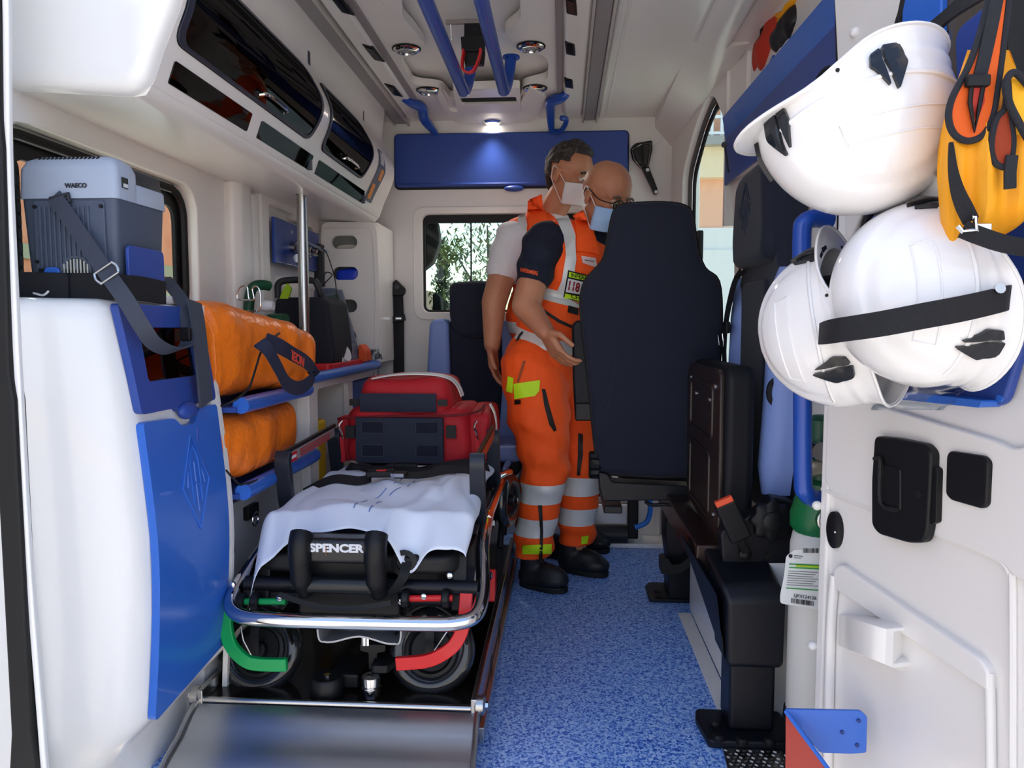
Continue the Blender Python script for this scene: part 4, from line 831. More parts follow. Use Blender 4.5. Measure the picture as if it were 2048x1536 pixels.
# moulded push handle with lettering
ph = obj('push_handle', MB().bb((-.590, 1.600, .425), (-.400, 1.655, .482)), SCUFF, st, .012, 3)
for x in (-.580, -.410): obj('handle_lobe', MB().tube(spline([(x, 1.632, .352), (x, 1.608, .385), (x, 1.600, .435), (x, 1.602, .470), (x, 1.615, .490)], 5), [.020]*4+[.024]*4+[.026]*9, 14), BLACKP, ph)
obj('lower_grip', MB().tube([(-.575, 1.62, .372), (-.41, 1.62, .372)], .020, 14), SCUFF, ph)
obj('handle_back', MB().bb((-.575, 1.648, .37), (-.41, 1.665, .48)), BLACKR, ph, .004)
obj('lettering', text('SPENCER', .0245, basis((-.497, 1.5985, .462), (1, 0, 0), (0, 0, 1)), .0008, .0012, 1.22), mat('label_white', 'd8dade', .5), ph)
mb = MB(); mb.ribbon([(-.520, 1.5975, .468), (-.520, 1.5975, .446)], (1, 0, 0), .002, .0006); obj('rust_mark', mb, mat('rust', '8a5a38', .8), ph)
# coloured release levers
def lever(pts, ma, nm, Y):
    P = [PY(a, b_, y) for (a, b_), y in zip(pts, Y)]; sp = spline(P, 6)
    wv = []
    for i in range(len(sp)):
        d = (sp[min(i+1, len(sp)-1)]-sp[max(i-1, 0)]).normalized(); wv.append(d.cross(V((0, 1, 0))))
    return obj(nm, MB().ribbon(sp, wv, .030, .014), ma, st, .003, ang=60)
lever([(470, 1192), (455, 1215), (452, 1250), (462, 1290), (490, 1320), (520, 1328), (574, 1329)], GREENP, 'green_lever', [1.66, 1.65, 1.64, 1.63, 1.62, 1.62, 1.62])
lever([(933, 1185), (931, 1215), (927, 1250), (912, 1285), (885, 1308), (850, 1322), (792, 1327)], REDP, 'red_lever', [1.66, 1.65, 1.64, 1.63, 1.62, 1.62, 1.62])
obj('green_rod', MB().tube([PY(470, 1203, 1.640), PY(572, 1203, 1.640)], .0075, 10), GREENP, st)
obj('red_rod', MB().tube([PY(815, 1197, 1.640), PY(905, 1196, 1.640)], .0075, 10), REDP, st)
for px in (483, 512, 812, 892): obj('collar', MB().lathe([(.018, -.009), (.021, -.006), (.021, .006), (.018, .009)], PY(px, 1203 if px < 700 else 1197, 1.640), (1, 0, 0), 16), BLACKP, st)
obj('cross_tube', MB().tube([(-.735, 1.668, .355), (-.19, 1.668, .355)], .017, 12), BLACKS, st)
obj('cross_tube', MB().tube([(-.72, 1.70, .318), (-.21, 1.70, .318)], .020, 12), BLACKS, st)
obj('centre_block', MB().bb((-.61, 1.66, .285), (-.37, 1.74, .375)), BLACKP, st, .008)
obj('strap_sag', MB().ribbon(spline([(-.64, 1.625, .345), (-.55, 1.612, .325), (SX, 1.61, .322), (-.38, 1.615, .335)], 5), (0, .4, 1), .012, .004), BLACKR, st)
for px, py in ((810, 1125),): 
    obj('strap_port', MB().lathe([(.028, 0), (.030, .012), (.018, .014), (.016, .004)], PY(px, py, 1.665), (0, -1, .2), 20), BLACKP, st)
    obj('strap_tail', MB().ribbon(spline([PY(812, 1125, 1.65), PY(808, 1150, 1.63), PY(795, 1170, 1.63), PY(778, 1190, 1.64)], 5), (1, .3, .2), .022, .003), WEB, st)
for px, py in ((803, 1202), (848, 1192), (466, 1168), (560, 1195), (900, 1150)): obj('bolt', MB().lathe([(.007, 0), (.007, .006), (.004, .008)], PY(px, py, 1.637), (0, -1, 0), 8), CHROME, st)
for x in (-.70, -.235):
    obj('black_bracket', MB().prism(rpoly([(1.66, .30), (1.75, .28), (1.90, .36), (1.90, .42), (1.70, .43)], .015), lambda u, v, w: V((w, u, v)), x-.018, x+.018), BLACKP, st, .005)
# silver U channel with studs
uc = obj('u_channel', MB().ribbon(spline([(-.558, 1.715, .275), (-.556, 1.715, .235), (-.545, 1.715, .222), (-.52, 1.715, .222), (-.46, 1.715, .236), (-.40, 1.715, .222), (-.375, 1.715, .222), (-.365, 1.715, .235), (-.363, 1.715, .275)], 4), (0, 1, -.12), .15, .004), mat('dull_aluminium', 'a5a8ac', .45, .5), st)
for px, h in ((728, .02), (735, .026)): obj('stud', MB().lathe([(.006, 0), (.006, h)], PY(px, 1290, 1.70), (0, 0, 1), 8), CHROME, uc)
# wheels lying turned to face the rear
def wheel(c, ax, r=.104, nm='castor_wheel'):
    R_, q_ = r*.77, r*.23
    w = obj(nm, MB().lathe([(R_+q_*math.cos(k*PI/8), q_*.95*math.sin(k*PI/8)) for k in range(17)], c, ax, 44), mat('glossy_grey_tyre', '1f2124', .16, coat=.5), st)
    obj('rim', MB().lathe([(r*.66, -.010), (r*.66, .012), (r*.52, .016), (r*.46, .008), (r*.20, .006), (r*.18, .022), (r*.05, .024)], c, ax, 32), BLACKP, w)
    obj('axle_nut', MB().lathe([(.010, .02), (.010, .034), (.006, .036)], c, ax, 6), CHROME, w)
    return w
for px in (521, 864):
    c = PY(px, 1300, 1.735); wheel(c, (0, -1, .42))
    obj('fork', MB().ribbon(spline([c+V((0, .03, .12)), c+V((0, -.025, .07)), c+V((0, -.035, 0))], 4), (1, 0, 0), .022, .005), BLACKS, st)
    obj('spring_rod', MB().tube([c+V((.0, -.045, .0)), c+V((-.02 if px < 700 else .03, -.05, .045)), c+V((-.03 if px < 700 else .05, -.04, .075))], .002), CHROME, st)
    obj('mudguard', MB().ribbon(spline([c+V((-.085, -.0, .03)), c+V((-.06, -.01, .085)), c+V((0, 0, .112)), c+V((.06, -.01, .085)), c+V((.085, 0, .03))], 5), (0, 1, -.3), .05, .004), BLACKP, st)
w_ = wheel(PY(1016, 1000, 2.55), (1, -.25, 0), .095); 
for y in (2.45, 2.62): obj('leg_link', MB().tube([(-.20, y, .44), (-.205, y+.12, .30), (-.21, y+.05, .20)], .011, 10), BLACKS, st)
obj('chrome_catch', MB().tube(spline([PY(985, 985, 2.40), PY(992, 960, 2.40), PY(1008, 948, 2.45), PY(1020, 944, 2.5)], 5), .011, 10), CHROME, st)
obj('chrome_catch', MB().tube(spline([PY(962, 1130, 1.86), PY(966, 1090, 1.86), PY(972, 1072, 1.88), PY(970, 1062, 1.9)], 5), .007, 10), CHROME, st)
wheel(PY(958, 1150, 1.93), (1, -.1, 0), .075)
obj('red_wedge', MB().prism(rpoly([(2.03, .185), (2.09, .20), (2.09, .26), (2.05, .275)], .008), lambda u, v, w: V((w, u, v)), -.205, -.185), REDP, st, .003)
obj('paper_tag', MB().box(PY(982, 1046, 2.12), (.022, .002, .014)), mat('label_white', 'd8dade', .5), st)
# side rails: black uprights and bar with red print
for s_, x in ((-1, -.722), (1, -.215)):
    ya, yb_ = 1.88, 2.32
    r0 = obj('side_guard', MB().ribbon([V((x, ya+.015, .605)), V((x, yb_-.01, .622))], (0, 0, 1), .030, .012), mat('rail_grey_print', 'a9a2a4', .35, .3) if s_ < 0 else mat('rail_orange', 'd8542a', .3), st, .003)
    for y, sl in ((ya, .03), (yb_, .04)):
        obj('upright', MB().ribbon(spline([(x, y+sl*1.6, .44), (x, y+sl*.7, .50), (x, y+.006, .57), (x, y, .605), (x, y+.012, .626)], 5), (1, .0, 0), .040, .022), mat('charcoal_plastic', '20252f', .4), r0, .005)
    obj('top_edge', MB().tube([(x, ya+.01, .624), (x, yb_, .640)], .007, 8), BLACKP, r0)
    if s_ < 0:
        obj('red_label', MB().bb((x+.0065, ya+.035, .594), (x+.0075, ya+.085, .618)), REDP, r0)
        for k in range(3):
            obj('print_line', MB().ribbon([V((x+.0075, ya+.11, .600+.008*k)), V((x+.0075, ya+.37, .608+.008*k))], (0, 0, 1), .0045, .001), mat('faded_red_print', 'b8434a', .5), r0)
        obj('label_print', MB().ribbon([V((x+.008, ya+.042, .606)), V((x+.008, ya+.078, .607))], (0, 0, 1), .008, .001), mat('label_white', 'd8dade', .5), r0)
# ---- sheet
shm = thing('stretcher_sheet', 'creased white disposable sheet draped over the stretcher mattress', 'sheet', (SX, 2.0, .45))
def shf(u, v, lift=0):
    y = 1.645+.74*v; t = 2*u-1
    xw = .262+.012*math.sin(v*7)
    x = SX+t*xw; z = .512+.004*math.sin(v*11+u*3)
    e = max(0, abs(t)-.84)/.16
    drop = .055 if t < 0 else .030
    if t < 0: drop *= 1.0+.7*max(0, 1-v*3)
    z -= drop*e**1.5; x += math.copysign(.010, t)*math.sin(min(1, e)*PI/2)-math.copysign(.02, t)*e*e
    # near end falls over the pan, longer on the left and at one pointed corner
    f_ = max(0, 1-v/.13)
    dn = .035+.085*math.exp(-((u-.02)/.16)**2)+.085*math.exp(-((u-.735)/.07)**2)+.03*math.exp(-((u-.9)/.1)**2)
    z -= dn*f_**1.1; y += .015*(1-f_)*f_
    if .18 < u < .62: y += .020*f_
    p = V((x*3.2, y*3.2, 0)); q = V((x*9, y*6+x*9, 2))
    wv = noise.noise(p)*.020+abs(noise.noise(q))*.020
    d2 = (u-.75)-(v-.3)*.6; wv += .014*math.exp(-(d2/.05)**2)*math.sin(PI*min(1, v*1.6)) if v < .62 else 0
    wv += .010*math.sin((u*1.0+v*1.7)*11)*max(0, .5-abs(v-.35))
    wv += .018*max(0, (t-.2))*math.sin(v*PI)
    return V((x, y, z+wv*(1-.5*f_)+lift))
obj('cloth', MB().grid(shf, 90, 90, .0012), SHEET, shm, ang=0)
bd = mat('blue_print', '5f86c4', .7)
for a, b_ in ((.452, .44), (.52, .51)):
    for k in range(7):
        v0 = .10+.10*k; sk = lambda v: (.0 if v < .25 else (.09 if v > .40 else .09*(v-.25)/.15))
        obj('dash', MB().ribbon([shf(a+sk(v0+.012*j)-.0, v0+.012*j, .001) for j in range(6)], (1, 0, 0), .0028, .0006), bd, shm)
# ---- belts across the mattress
bt = thing('patient_belt', 'black patient belt with red release button buckled across the white sheet', 'belt', (SX, 2.1, .52))
L1 = spline([shf(.03, .48, .008), shf(.18, .49, .010), shf(.33, .47, .012), shf(.40, .47, .016)], 6)
L2 = spline([shf(.52, .47, .016), shf(.66, .50, .016), shf(.80, .56, .012), shf(.93, .57, .010), shf(.985, .45, .004)], 6)
obj('webbing', MB().ribbon(L1, [V((0, .5, 1)).lerp(V((0, 1, .2)), .5)]*len(L1), .030, .003), WEB, bt); obj('webbing', MB().ribbon(L2, V((.1, 1, .5)), .026, .003), WEB, bt)
c = shf(.45, .47, .020); obj('buckle', MB().box(c, (.075, .045, .018), Matrix.Rotation(.1, 3, 'Z')), BLACKP, bt, .005)
obj('tongue', MB().box(c+V((.052, .002, -.002)), (.040, .036, .012)), BLACKR, bt, .003); obj('steel_tongue', MB().box(c+V((.050, -.018, -.002)), (.035, .006, .010)), CHROME, bt)
obj('red_button', MB().box(c+V((.005, -.008, .0095)), (.026, .016, .003)), REDP, bt, .001)
b2_ = thing('patient_belt', 'second black belt bundled on the sheet at the foot of the red bag', 'belt', (SX, 2.25, .52))
L3 = spline([shf(.16, .72, .012), shf(.3, .70, .014), shf(.45, .71, .020), shf(.6, .69, .022), shf(.75, .70, .026), shf(.88, .78, .02), shf(.96, .86, .01)], 6)
obj('webbing', MB().ribbon(L3, V((0, 1, .55)), .032, .004), WEB, b2_)
L3 = spline([shf(.22, .66, .016), shf(.4, .64, .020), shf(.6, .66, .024), shf(.70, .62, .024), shf(.82, .68, .02)], 6)
obj('webbing', MB().ribbon(L3, V((0, 1, .2)), .022, .004), WEB, b2_)
c = shf(.52, .70, .034); obj('buckle', MB().box(c, (.07, .03, .018)), BLACKP, b2_, .004); obj('steel_tongue', MB().box(c+V((.05, -.008, 0)), (.03, .006, .010)), CHROME, b2_)
# ---- red bag
rb = thing('medical_bag', 'red nylon medical bag with dark grey front panel lying on the stretcher', 'bag', (SX, 2.43, .515))
def rbag(lo, hi, name, e=.35, nz=.008, seed=0, parent=rb, tap=0):
    mb = MB(); c = V([(a+b_)/2 for a, b_ in zip(lo, hi)]); h = V([(b_-a)/2 for a, b_ in zip(lo, hi)]); N = 18
    mb.box((0, 0, 0), (2, 2, 2)); bmesh.ops.subdivide_edges(mb.b, edges=mb.b.edges[:], cuts=N, use_grid_fill=True)
    for v in mb.b.verts:
        q = v.co; ln = (abs(q.x)**7+abs(q.y)**5+abs(q.z)**5)**(1/6); q = q/max(ln, .01); q = V([max(-1, min(1, a)) for a in q])
        k = 1-tap*(q.z+1)/2
        p = V((c.x+q.x*h.x*k, c.y+q.y*h.y, c.z+q.z*h.z)); p += noise.noise_vector(p*11+V((seed, 0, 0)))*nz; v.co = p
    return obj(name, mb, RED, parent, ang=0)
rbag((-.70, 2.29, .515), (-.265, 2.62, .705), 'body', seed=1, nz=.010, tap=.04)
rbag((-.655, 2.30, .665), (-.335, 2.60, .795), 'top_pocket', seed=4, nz=.010, tap=.10)
rbag((-.715, 2.32, .52), (-.655, 2.58, .665), 'side_pocket', seed=6); rbag((-.30, 2.32, .52), (-.222, 2.66, .69), 'side_pocket', seed=8)
PAN = mat('dark_grey_nylon', '1f2638', .75, weave=(500, .25))
fp = obj('front_panel', MB().prism(rrect(-.640, .530, -.365, .672, .006), lambda u, v, w: V((u, w, v)), 2.270, 2.288), PAN, rb, .003)
for x, z in ((-.585, .642), (-.415, .642), (-.585, .570), (-.415, .570)):
    w_ = obj('velcro_patch', MB().prism(rrect(x-.032, z-.016, x+.032, z+.016, .002), lambda u, v, w: V((u, w, v)), 2.2665, 2.2705), mat('velcro', '151b2b', .9, bump=(700, .8, .002)), fp)
    obj('stitching', MB().tube([V((a, 2.267, b_)) for a, b_ in rrect(x-.034, z-.018, x+.034, z+.018, .002)], .0007, 4, closed=True), mat('grey_stitch', '4e5566', .7), w_)
obj('upper_panel', MB().grid(lambda u, v: V((-.628+.24*u, 2.287-.006*math.sin(PI*v), .688+.058*v)), 8, 8, .004), PAN, rb)
for x, z in ((-.660, .625), (-.342, .628), (-.645, .718), (-.368, .718)): obj('velcro_tab', MB().prism(rrect(x-.015, z-(.02 if z < .7 else .010), x+.015, z+(.02 if z < .7 else .010), .002), lambda u, v, w: V((u, w, v)), 2.281, 2.289), BLACKR, rb)
for k in (0, .045): obj('reflective_band', MB().ribbon(spline([(-.60, 2.33+k, .789), (-.52, 2.33+k, .802), (-.42, 2.335+k, .803), (-.36, 2.35+k, .790), (-.335, 2.37+k, .765), (-.322, 2.38+k, .73)], 5), V((0, 1, .1)), .018, .003), REFL, rb)
obj('reflective_band', MB().ribbon(spline([(-.232, 2.40, .705), (-.216, 2.40, .67), (-.212, 2.41, .62), (-.22, 2.42, .56)], 5), (0, 1, .1), .03, .003), REFL, rb)
for x, y in ((-.685, 2.290), (-.263, 2.30)):
    z_ = obj('zip_puller', MB().tube(spline([(x, y, .66), (x-.008, y-.012, .645), (x, y-.015, .625), (x+.004, y-.014, .605)], 4), .0035, 6), CHROME, rb)
    obj('pull_cord', MB().ribbon([(x, y-.014, .61), (x+.004, y-.014, .56), (x+.002, y-.008, .53)], (1, 0, 0), .012, .003), RED, z_)
obj('zip_seam', MB().tube(spline([(-.70, 2.31, .66), (-.68, 2.285, .668), (-.5, 2.278, .677), (-.33, 2.280, .680), (-.262, 2.31, .69), (-.25, 2.4, .70)], 5), .004, 6), mat('dark_red_zip', '6d0c16', .6), rb)
# floor locks of the platform
fl = thing('stretcher_lock', 'black floor lock and chrome knob between the stretcher wheels', 'lock', (-.45, 1.68, .1))
c = PZ(743, 1392, .097)
obj('chrome_knob', MB().lathe([(.021, 0), (.023, .003), (.023, .022), (.020, .024), (.020, .027), (.023, .029), (.022, .048), (.015, .052)], c, (0, 0, 1), 14), CHROME, fl)
obj('knob_arm', MB().prism(rpoly([(-.44, 1.66), (-.40, 1.66), (-.385, 1.72), (-.41, 1.80), (-.45, 1.80)], .01), lambda u, v, w: V((u, v, w)), .148, .168), BLACKP, fl, .004)
c = PZ(655, 1384, .097)
obj('puck', MB().lathe([(.038, 0), (.038, .035), (.034, .04)], c, (0, 0, 1), 24), BLACKP, fl); obj('puck_screw', MB().lathe([(.008, .04), (.008, .043)], c, (0, 0, 1), 8), CHROME, fl)
obj('puck_arm', MB().bb((-.545, 1.68, .10), (-.475, 1.80, .135)), BLACKP, fl, .006); obj('t_bar', MB().prism(rpoly([(-.475, .20), (-.415, .20), (-.415, .185), (-.435, .18), (-.435, .14), (-.455, .14), (-.455, .18), (-.475, .185)], .003), lambda u, v, w: V((u, 1.70+w, v)), 0, .03), BLACKP, fl)
# ================================================================== PARTITION FITTINGS
def ppoly(pts, y): return [(PY(a, b_, y).x, PY(a, b_, y).z) for a, b_ in pts]
xz = lambda y0: (lambda u, v, w: V((u, y0+w, v)))
lk = thing('overhead_locker', 'wide blue overhead locker door across the top of the partition', 'locker', (-.24, 3.38, 1.56))
obj('door', MB().prism(rrect(-.752, 1.575, .283, 1.808, .02), xz(0), 3.365, 3.395), BLUED, lk, .008, 3)
obj('gasket', MB().prism(rrect(-.757, 1.568, .288, 1.813, .022), xz(0), 3.388, 3.402), BLACKR, lk)
obj('lower_lip', MB().tube([(-.735, 3.366, 1.584), (.265, 3.366, 1.584)], .007, 8), BLUED, lk)
obj('finger_pull', MB().ball(PY(1028, 377, 3.365), (.045, .016, .014)), BLUED, lk)
bl2 = thing('wall_belt', 'black three point belt hanging from its anchor on the partition left of the window', 'belt', (-.745, 3.38, .8))
obj('anchor_cover', MB().prism(rpoly(ppoly([(792, 558), (776, 578), (780, 592), (808, 592), (812, 578)], 3.37), .012), xz(0), 3.36, 3.385), BLACKP, bl2, .006, 3)
obj('anchor_bolt', MB().lathe([(.014, 0), (.014, .006), (.006, .010)], PY(793, 575, 3.36), (0, -1, 0), 14), GREYDD, bl2)
obj('webbing', MB().ribbon([PY(795, 590, 3.37), PY(797, 640, 3.37), PY(798, 775, 3.37), PY(799, 900, 3.37)], (1, 0, 0), .050, .004), WEB, bl2)
obj('slider', MB().box(PY(797, 637, 3.36), (.062, .012, .030), Matrix.Rotation(-.2, 3, 'Y')), BLACKP, bl2, .004); obj('slider_slot', MB().box(PY(797, 637, 3.352), (.026, .004, .008)), CHROME, bl2)
rt_ = thing('rescue_cutter', 'black rescue hammer and cutter clipped high on the partition right side', 'tool', PY(1285, 385, 3.37))
obj('head', MB().prism(rpoly(ppoly([(1260, 298), (1270, 288), (1304, 282), (1304, 300), (1296, 336), (1282, 338), (1264, 318)], 3.37), .010), xz(0), 3.35, 3.38), BLACKP, rt_, .006, 3)
for pts in ([(1266, 300), (1276, 293), (1284, 330), (1276, 328)], [(1284, 292), (1299, 288), (1293, 330), (1288, 330)]): obj('blade_guard', MB().prism(rpoly(ppoly(pts, 3.35), .006), xz(0), 3.342, 3.352), mat('gloss_black', '0a0c10', .1), rt_, .002)
obj('rim_wire', MB().tube([V((u, 3.348, v)) for u, v in ppoly([(1264, 300), (1280, 290), (1302, 286), (1295, 333), (1282, 335), (1268, 318)], 3.35)], .002, 6, closed=True), STEEL, rt_)
obj('handle', MB().prism(rpoly(ppoly([(1282, 335), (1297, 333), (1303, 350), (1308, 362), (1314, 378), (1316, 388), (1308, 390), (1300, 372), (1292, 356)], 3.37), .006), xz(0), 3.355, 3.378), BLACKP, rt_, .005, 3)
for a, b_ in ((1295, 340), (1312, 384)): obj('rivet', MB().lathe([(.008, 0), (.008, .004)], PY(a, b_, 3.354), (0, -1, 0), 10), STEEL, rt_)
# side step gear low on the partition by the side door
sg = thing('side_step', 'folded grey side step with black post beside the sliding door sill', 'step', (.25, 3.3, 0))
obj('white_sill', MB().bb((.14, 3.20, 0), (.46, 3.36, .02)), WHITEG, sg, .004); obj('back_plate', MB().bb((.12, 3.34, .02), (.44, 3.36, .26)), WHITE, sg, .004)
obj('roller', MB().tube([(.10, 3.22, .055), (.285, 3.22, .055)], .036, 16), GREYDD, sg); obj('step_board', MB().bb((.13, 3.24, .06), (.30, 3.33, .19)), STEEL, sg, .01)
obj('post', MB().bb((.285, 3.20, .04), (.33, 3.25, .24)), BLACKP, sg, .006)
obj('cross_bar', MB().tube([(.15, 3.24, .225), (.40, 3.24, .225)], .010), BLACKP, sg)
obj('blue_hose', MB().tube(spline([PY(1300, 1000, 3.15), PY(1300, 1025, 3.15), PY(1292, 1045, 3.15), PY(1270, 1055, 3.15)], 6), .011, 10), mat('bright_blue_hose', '2a7fe0', .35), sg)
# attendant seat at the partition
def seat_profile(pts, y0, y1, name, ma, root, bev=.02, bulge=0): return obj(name, MB().prism(rpoly(ppoly(pts, y0), .03), xz(0), y0, y1), ma, root, bev, 4)
s1 = thing('attendant_seat', 'navy and light blue seat facing the stretcher in front of the partition window', 'seat', (-.37, 3.15, 0))
seat_profile([(895, 640), (1005, 640), (1008, 770), (990, 900), (905, 900)], 3.10, 3.24, 'backrest', SEATF, s1)
seat_profile([(858, 640), (896, 636), (900, 770), (905, 900), (862, 900), (852, 760)], 3.08, 3.22, 'bolster', SEATB, s1)
seat_profile([(1002, 636), (1036, 650), (1046, 760), (1040, 900), (995, 900), (1005, 770)], 3.08, 3.22, 'bolster', SEATB, s1)
hr = seat_profile([(897, 565), (958, 560), (1003, 566), (1004, 640), (990, 668), (955, 676), (915, 670), (898, 640)], 3.06, 3.20, 'headrest', SEATF, s1)
emblem(PY(943, 598, 3.058), (1, 0, 0), (0, 0, 1), .052, .062, .0016, hr, mat('embossed_thread', '222b40', .8))
seat_profile([(870, 895), (1036, 893), (1046, 905), (1042, 925), (870, 930)], 2.80, 3.14, 'cushion', SEATB, s1, .015)
seat_profile([(872, 915), (1044, 905), (1044, 940), (1030, 955), (872, 960)], 2.81, 3.14, 'cushion_shell', SEATV, s1, .01)
obj('pedestal', MB().bb((-.50, 2.95, 0), (-.25, 3.20, .36)), mat('grey_panel', '8e9094', .4), s1, .01)
# ------------------------------------------------------------------ seats on the right
sA = thing('swivel_seat', 'large navy fabric seat seen from behind, in front of the bald man', 'seat', (.30, 2.5, 0))
YA = 2.42
outl = [(1236, 412), (1262, 405), (1330, 403), (1372, 410), (1388, 432), (1396, 490), (1412, 535), (1440, 562), (1446, 640), (1440, 760), (1434, 860), (1425, 950), (1212, 950), (1194, 925), (1184, 850), (1176, 760), (1164, 660), (1160, 600), (1170, 560), (1204, 520), (1214, 480), (1224, 430)]
op = [PY(a, b_, YA) for a, b_ in outl]; sm_ = spline([V((p.x, p.z, 0)) for p in op], 4, True); cxA = sum(p.x for p in sm_)/len(sm_); czA = sum(p.y for p in sm_)/len(sm_)
mb = MB(); rs = []
for y, k in ((YA+.085, .90), (YA+.075, .975), (YA+.05, 1.0), (YA+.02, 1.0), (YA+.006, .985), (YA-.004, .95), (YA-.010, .85), (YA-.014, .6), (YA-.016, .25)):
    rs.append([V((cxA+(p.x-cxA)*(1-(1-k)*.55), y, czA+(p.y-czA)*(1-(1-k)*.35 if k > .7 else k*1.03))) for p in sm_])
mb.rings(rs); obj('backrest', mb, SEATF, sA, ang=0)
obj('seam_welt', MB().tube([V((cxA+(p.x-cxA)*.995, YA+.010, czA+(p.y-czA)*.998)) for p in sm_], .004, 6, closed=True), BLACKR, sA)
ar = obj('armrest', MB().prism(rpoly(ppoly([(1144, 650), (1154, 640), (1166, 642), (1172, 700), (1184, 800), (1184, 838), (1150, 840), (1146, 760)], 2.44), .02), xz(0), 2.44, 2.52), SEATV, sA, .014, 4)
obj('armrest_boot', MB().prism(rpoly(ppoly([(1150, 806), (1184, 806), (1186, 842), (1150, 842)], 2.43), .008), xz(0), 2.43, 2.53), BLACKP, sA, .008, 3)
mb = MB(); c = PY(1190, 930, 2.45)
rs = []
for x_, r_ in ((-.02, .038), (-.015, .043), (.012, .043), (.018, .036)):
    rs.append([c+V((x_, (r_+.003*math.cos(12*k*PI/30))*math.cos(k*PI/30), (r_+.003*math.cos(12*k*PI/30))*math.sin(k*PI/30))) for k in range(60)])
mb.rings(rs); obj('recliner_knob', mb, BLACKP, sA)
obj('base_rail', MB().prism(rpoly(ppoly([(1196, 942), (1215, 945), (1225, 962), (1380, 970), (1380, 998), (1205, 1000), (1198, 975)], 2.42), .008), xz(0), 2.40, 2.48), BLACKS, sA, .005)
obj('seat_pan', MB().bb((.20, 2.50, .40), (.52, 2.95, .46)), SEATV, sA, .02, 3)
for px in (1225, 1395): obj('runner', MB().bb((PY(px, 1000, 2.45).x-.03, 2.42, .345), (PY(px, 1000, 2.45).x+.03, 2.95, .37)), BLACKS, sA, .004)
obj('height_lever', MB().tube(spline([PY(1290, 1003, 2.42), PY(1305, 1010, 2.42), PY(1335, 1008, 2.42)], 5), .006), BLACKP, sA)
ped = obj('rear_pedestal', MB().prism(rpoly(ppoly([(1330, 1020), (1420, 1020), (1405, 1195), (1335, 1195), (1336, 1130), (1330, 1080)], 2.60), .008), xz(0), 2.58, 2.70), BLACKS, sA, .008)
obj('base_plate', MB().prism(rpoly([(.305, 2.56), (.50, 2.56), (.50, 2.74), (.325, 2.74), (.305, 2.70)], .01), lambda u, v, w: V((u, v, w)), 0, .012), BLACKS, sA, .003)
for a, b_ in ((1315, 1183), (1318, 1194)): obj('bolt_hole', MB().lathe([(.013, 0), (.013, .003)], PZ(a, b_, .0125), (0, 0, 1), 14), BLACKR, ped)
obj('cable_clamp', MB().prism(rpoly(ppoly([(1322, 1118), (1335, 1116), (1345, 1130), (1362, 1128), (1395, 1100), (1398, 1118), (1365, 1145), (1336, 1150), (1322, 1148)], 2.5), .006), xz(0), 2.50, 2.56), BLACKP, sA, .005)
obj('cross_beam', MB().rings([[V((.335, 2.60, .36)), V((.40, 2.60, .36)), V((.40, 2.60, .44)), V((.335, 2.60, .44))], [V((.33, 1.80, .34)), V((.41, 1.80, .34)), V((.41, 1.80, .41)), V((.33, 1.80, .41))]]) and (lambda m_: (m_.rings([[V((.335, 2.60, .34)), V((.40, 2.60, .34)), V((.40, 2.60, .42)), V((.335, 2.60, .42))], [V((.335, 1.86, .34)), V((.41, 1.86, .34)), V((.41, 1.86, .41)), V((.335, 1.86, .41))]]), m_)[1])(MB()), mat('dark_brown_satin', '2a1a17', .25), sA, .006)
sB = thing('folding_seat', 'folding seat with light blue bolsters standing against the right wall, pan folded up', 'seat', (.48, 2.1, 0))
def sec(y, xf, xb, z): return [V((xf, y, z)), V((xb, y, z))]
# backrest faces the aisle: profile in (Y,Z), thickness along X
def bprof(pts, x0, x1, name, ma, bev=.02, par=None): return obj(name, MB().prism(rpoly(pts, .03), lambda u, v, w: V((w, u, v)), x0, x1), ma, par or sB, bev, 4)
bprof([(1.90, .52), (2.36, .52), (2.38, 1.05), (2.30, 1.14), (2.28, 1.36), (2.22, 1.40), (2.02, 1.40), (1.95, 1.36), (1.93, 1.14), (1.86, 1.02)], .535, .615, 'backrest', SEATF, .025)
def bol(yc, s, name):   # tapered bolster
    mb = MB(); rs = []
    for z, w, x in ((.53, .022, .505), (.60, .045, .495), (.72, .050, .502), (.85, .050, .508), (.98, .050, .512), (1.06, .038, .520), (1.10, .014, .535)):
        r_ = [V((x+.045-.045*math.cos(a) if False else x+.05*(1-math.sin(a)), yc+s*(.0)+w*math.cos(a), z)) for a in [k*PI/8 for k in range(9)]]
        rs.append(r_+[V((.57, yc-w, z)), V((.57, yc+w, z))])
    mb.rings(rs); return obj(name, mb, SEATB, sB, ang=50)
bol(1.915, 1, 'bolster'); bol(2.335, -1, 'bolster')
bprof([(2.00, .52), (2.27, .52), (2.27, 1.08), (2.00, 1.08)], .525, .56, 'backrest_centre', SEATF, .015)
hb = bprof([(1.95, 1.12), (2.29, 1.12), (2.31, 1.20), (2.28, 1.36), (2.22, 1.385), (2.02, 1.385), (1.96, 1.36), (1.93, 1.20)], .50, .60, 'headrest', SEATF, .03)
emblem((.499, 2.13, 1.26), (0, 1, 0), (0, 0, 1), .085, .085, .002, hb, mat('embossed_thread', '222b40', .8))
obj('lumbar_dial', MB().lathe([(.055, 0), (.055, .012), (.045, .014), (.044, .006), (.03, .006)], (.56, 1.895, .79), (0, -1, 0), 28), SEATV, sB)
obj('shell', MB().bb((.57, 1.90, .42), (.625, 2.36, 1.1)), BLACKP, sB, .02, 3)
pan = obj('seat_pan', MB().prism(rpoly([(1.865, .405), (2.35, .44), (2.37, .82), (2.33, .855), (1.885, .855), (1.865, .83)], .03), lambda u, v, w: V((w, u, v)), .400, .475), SEATV, sB, .022, 4)
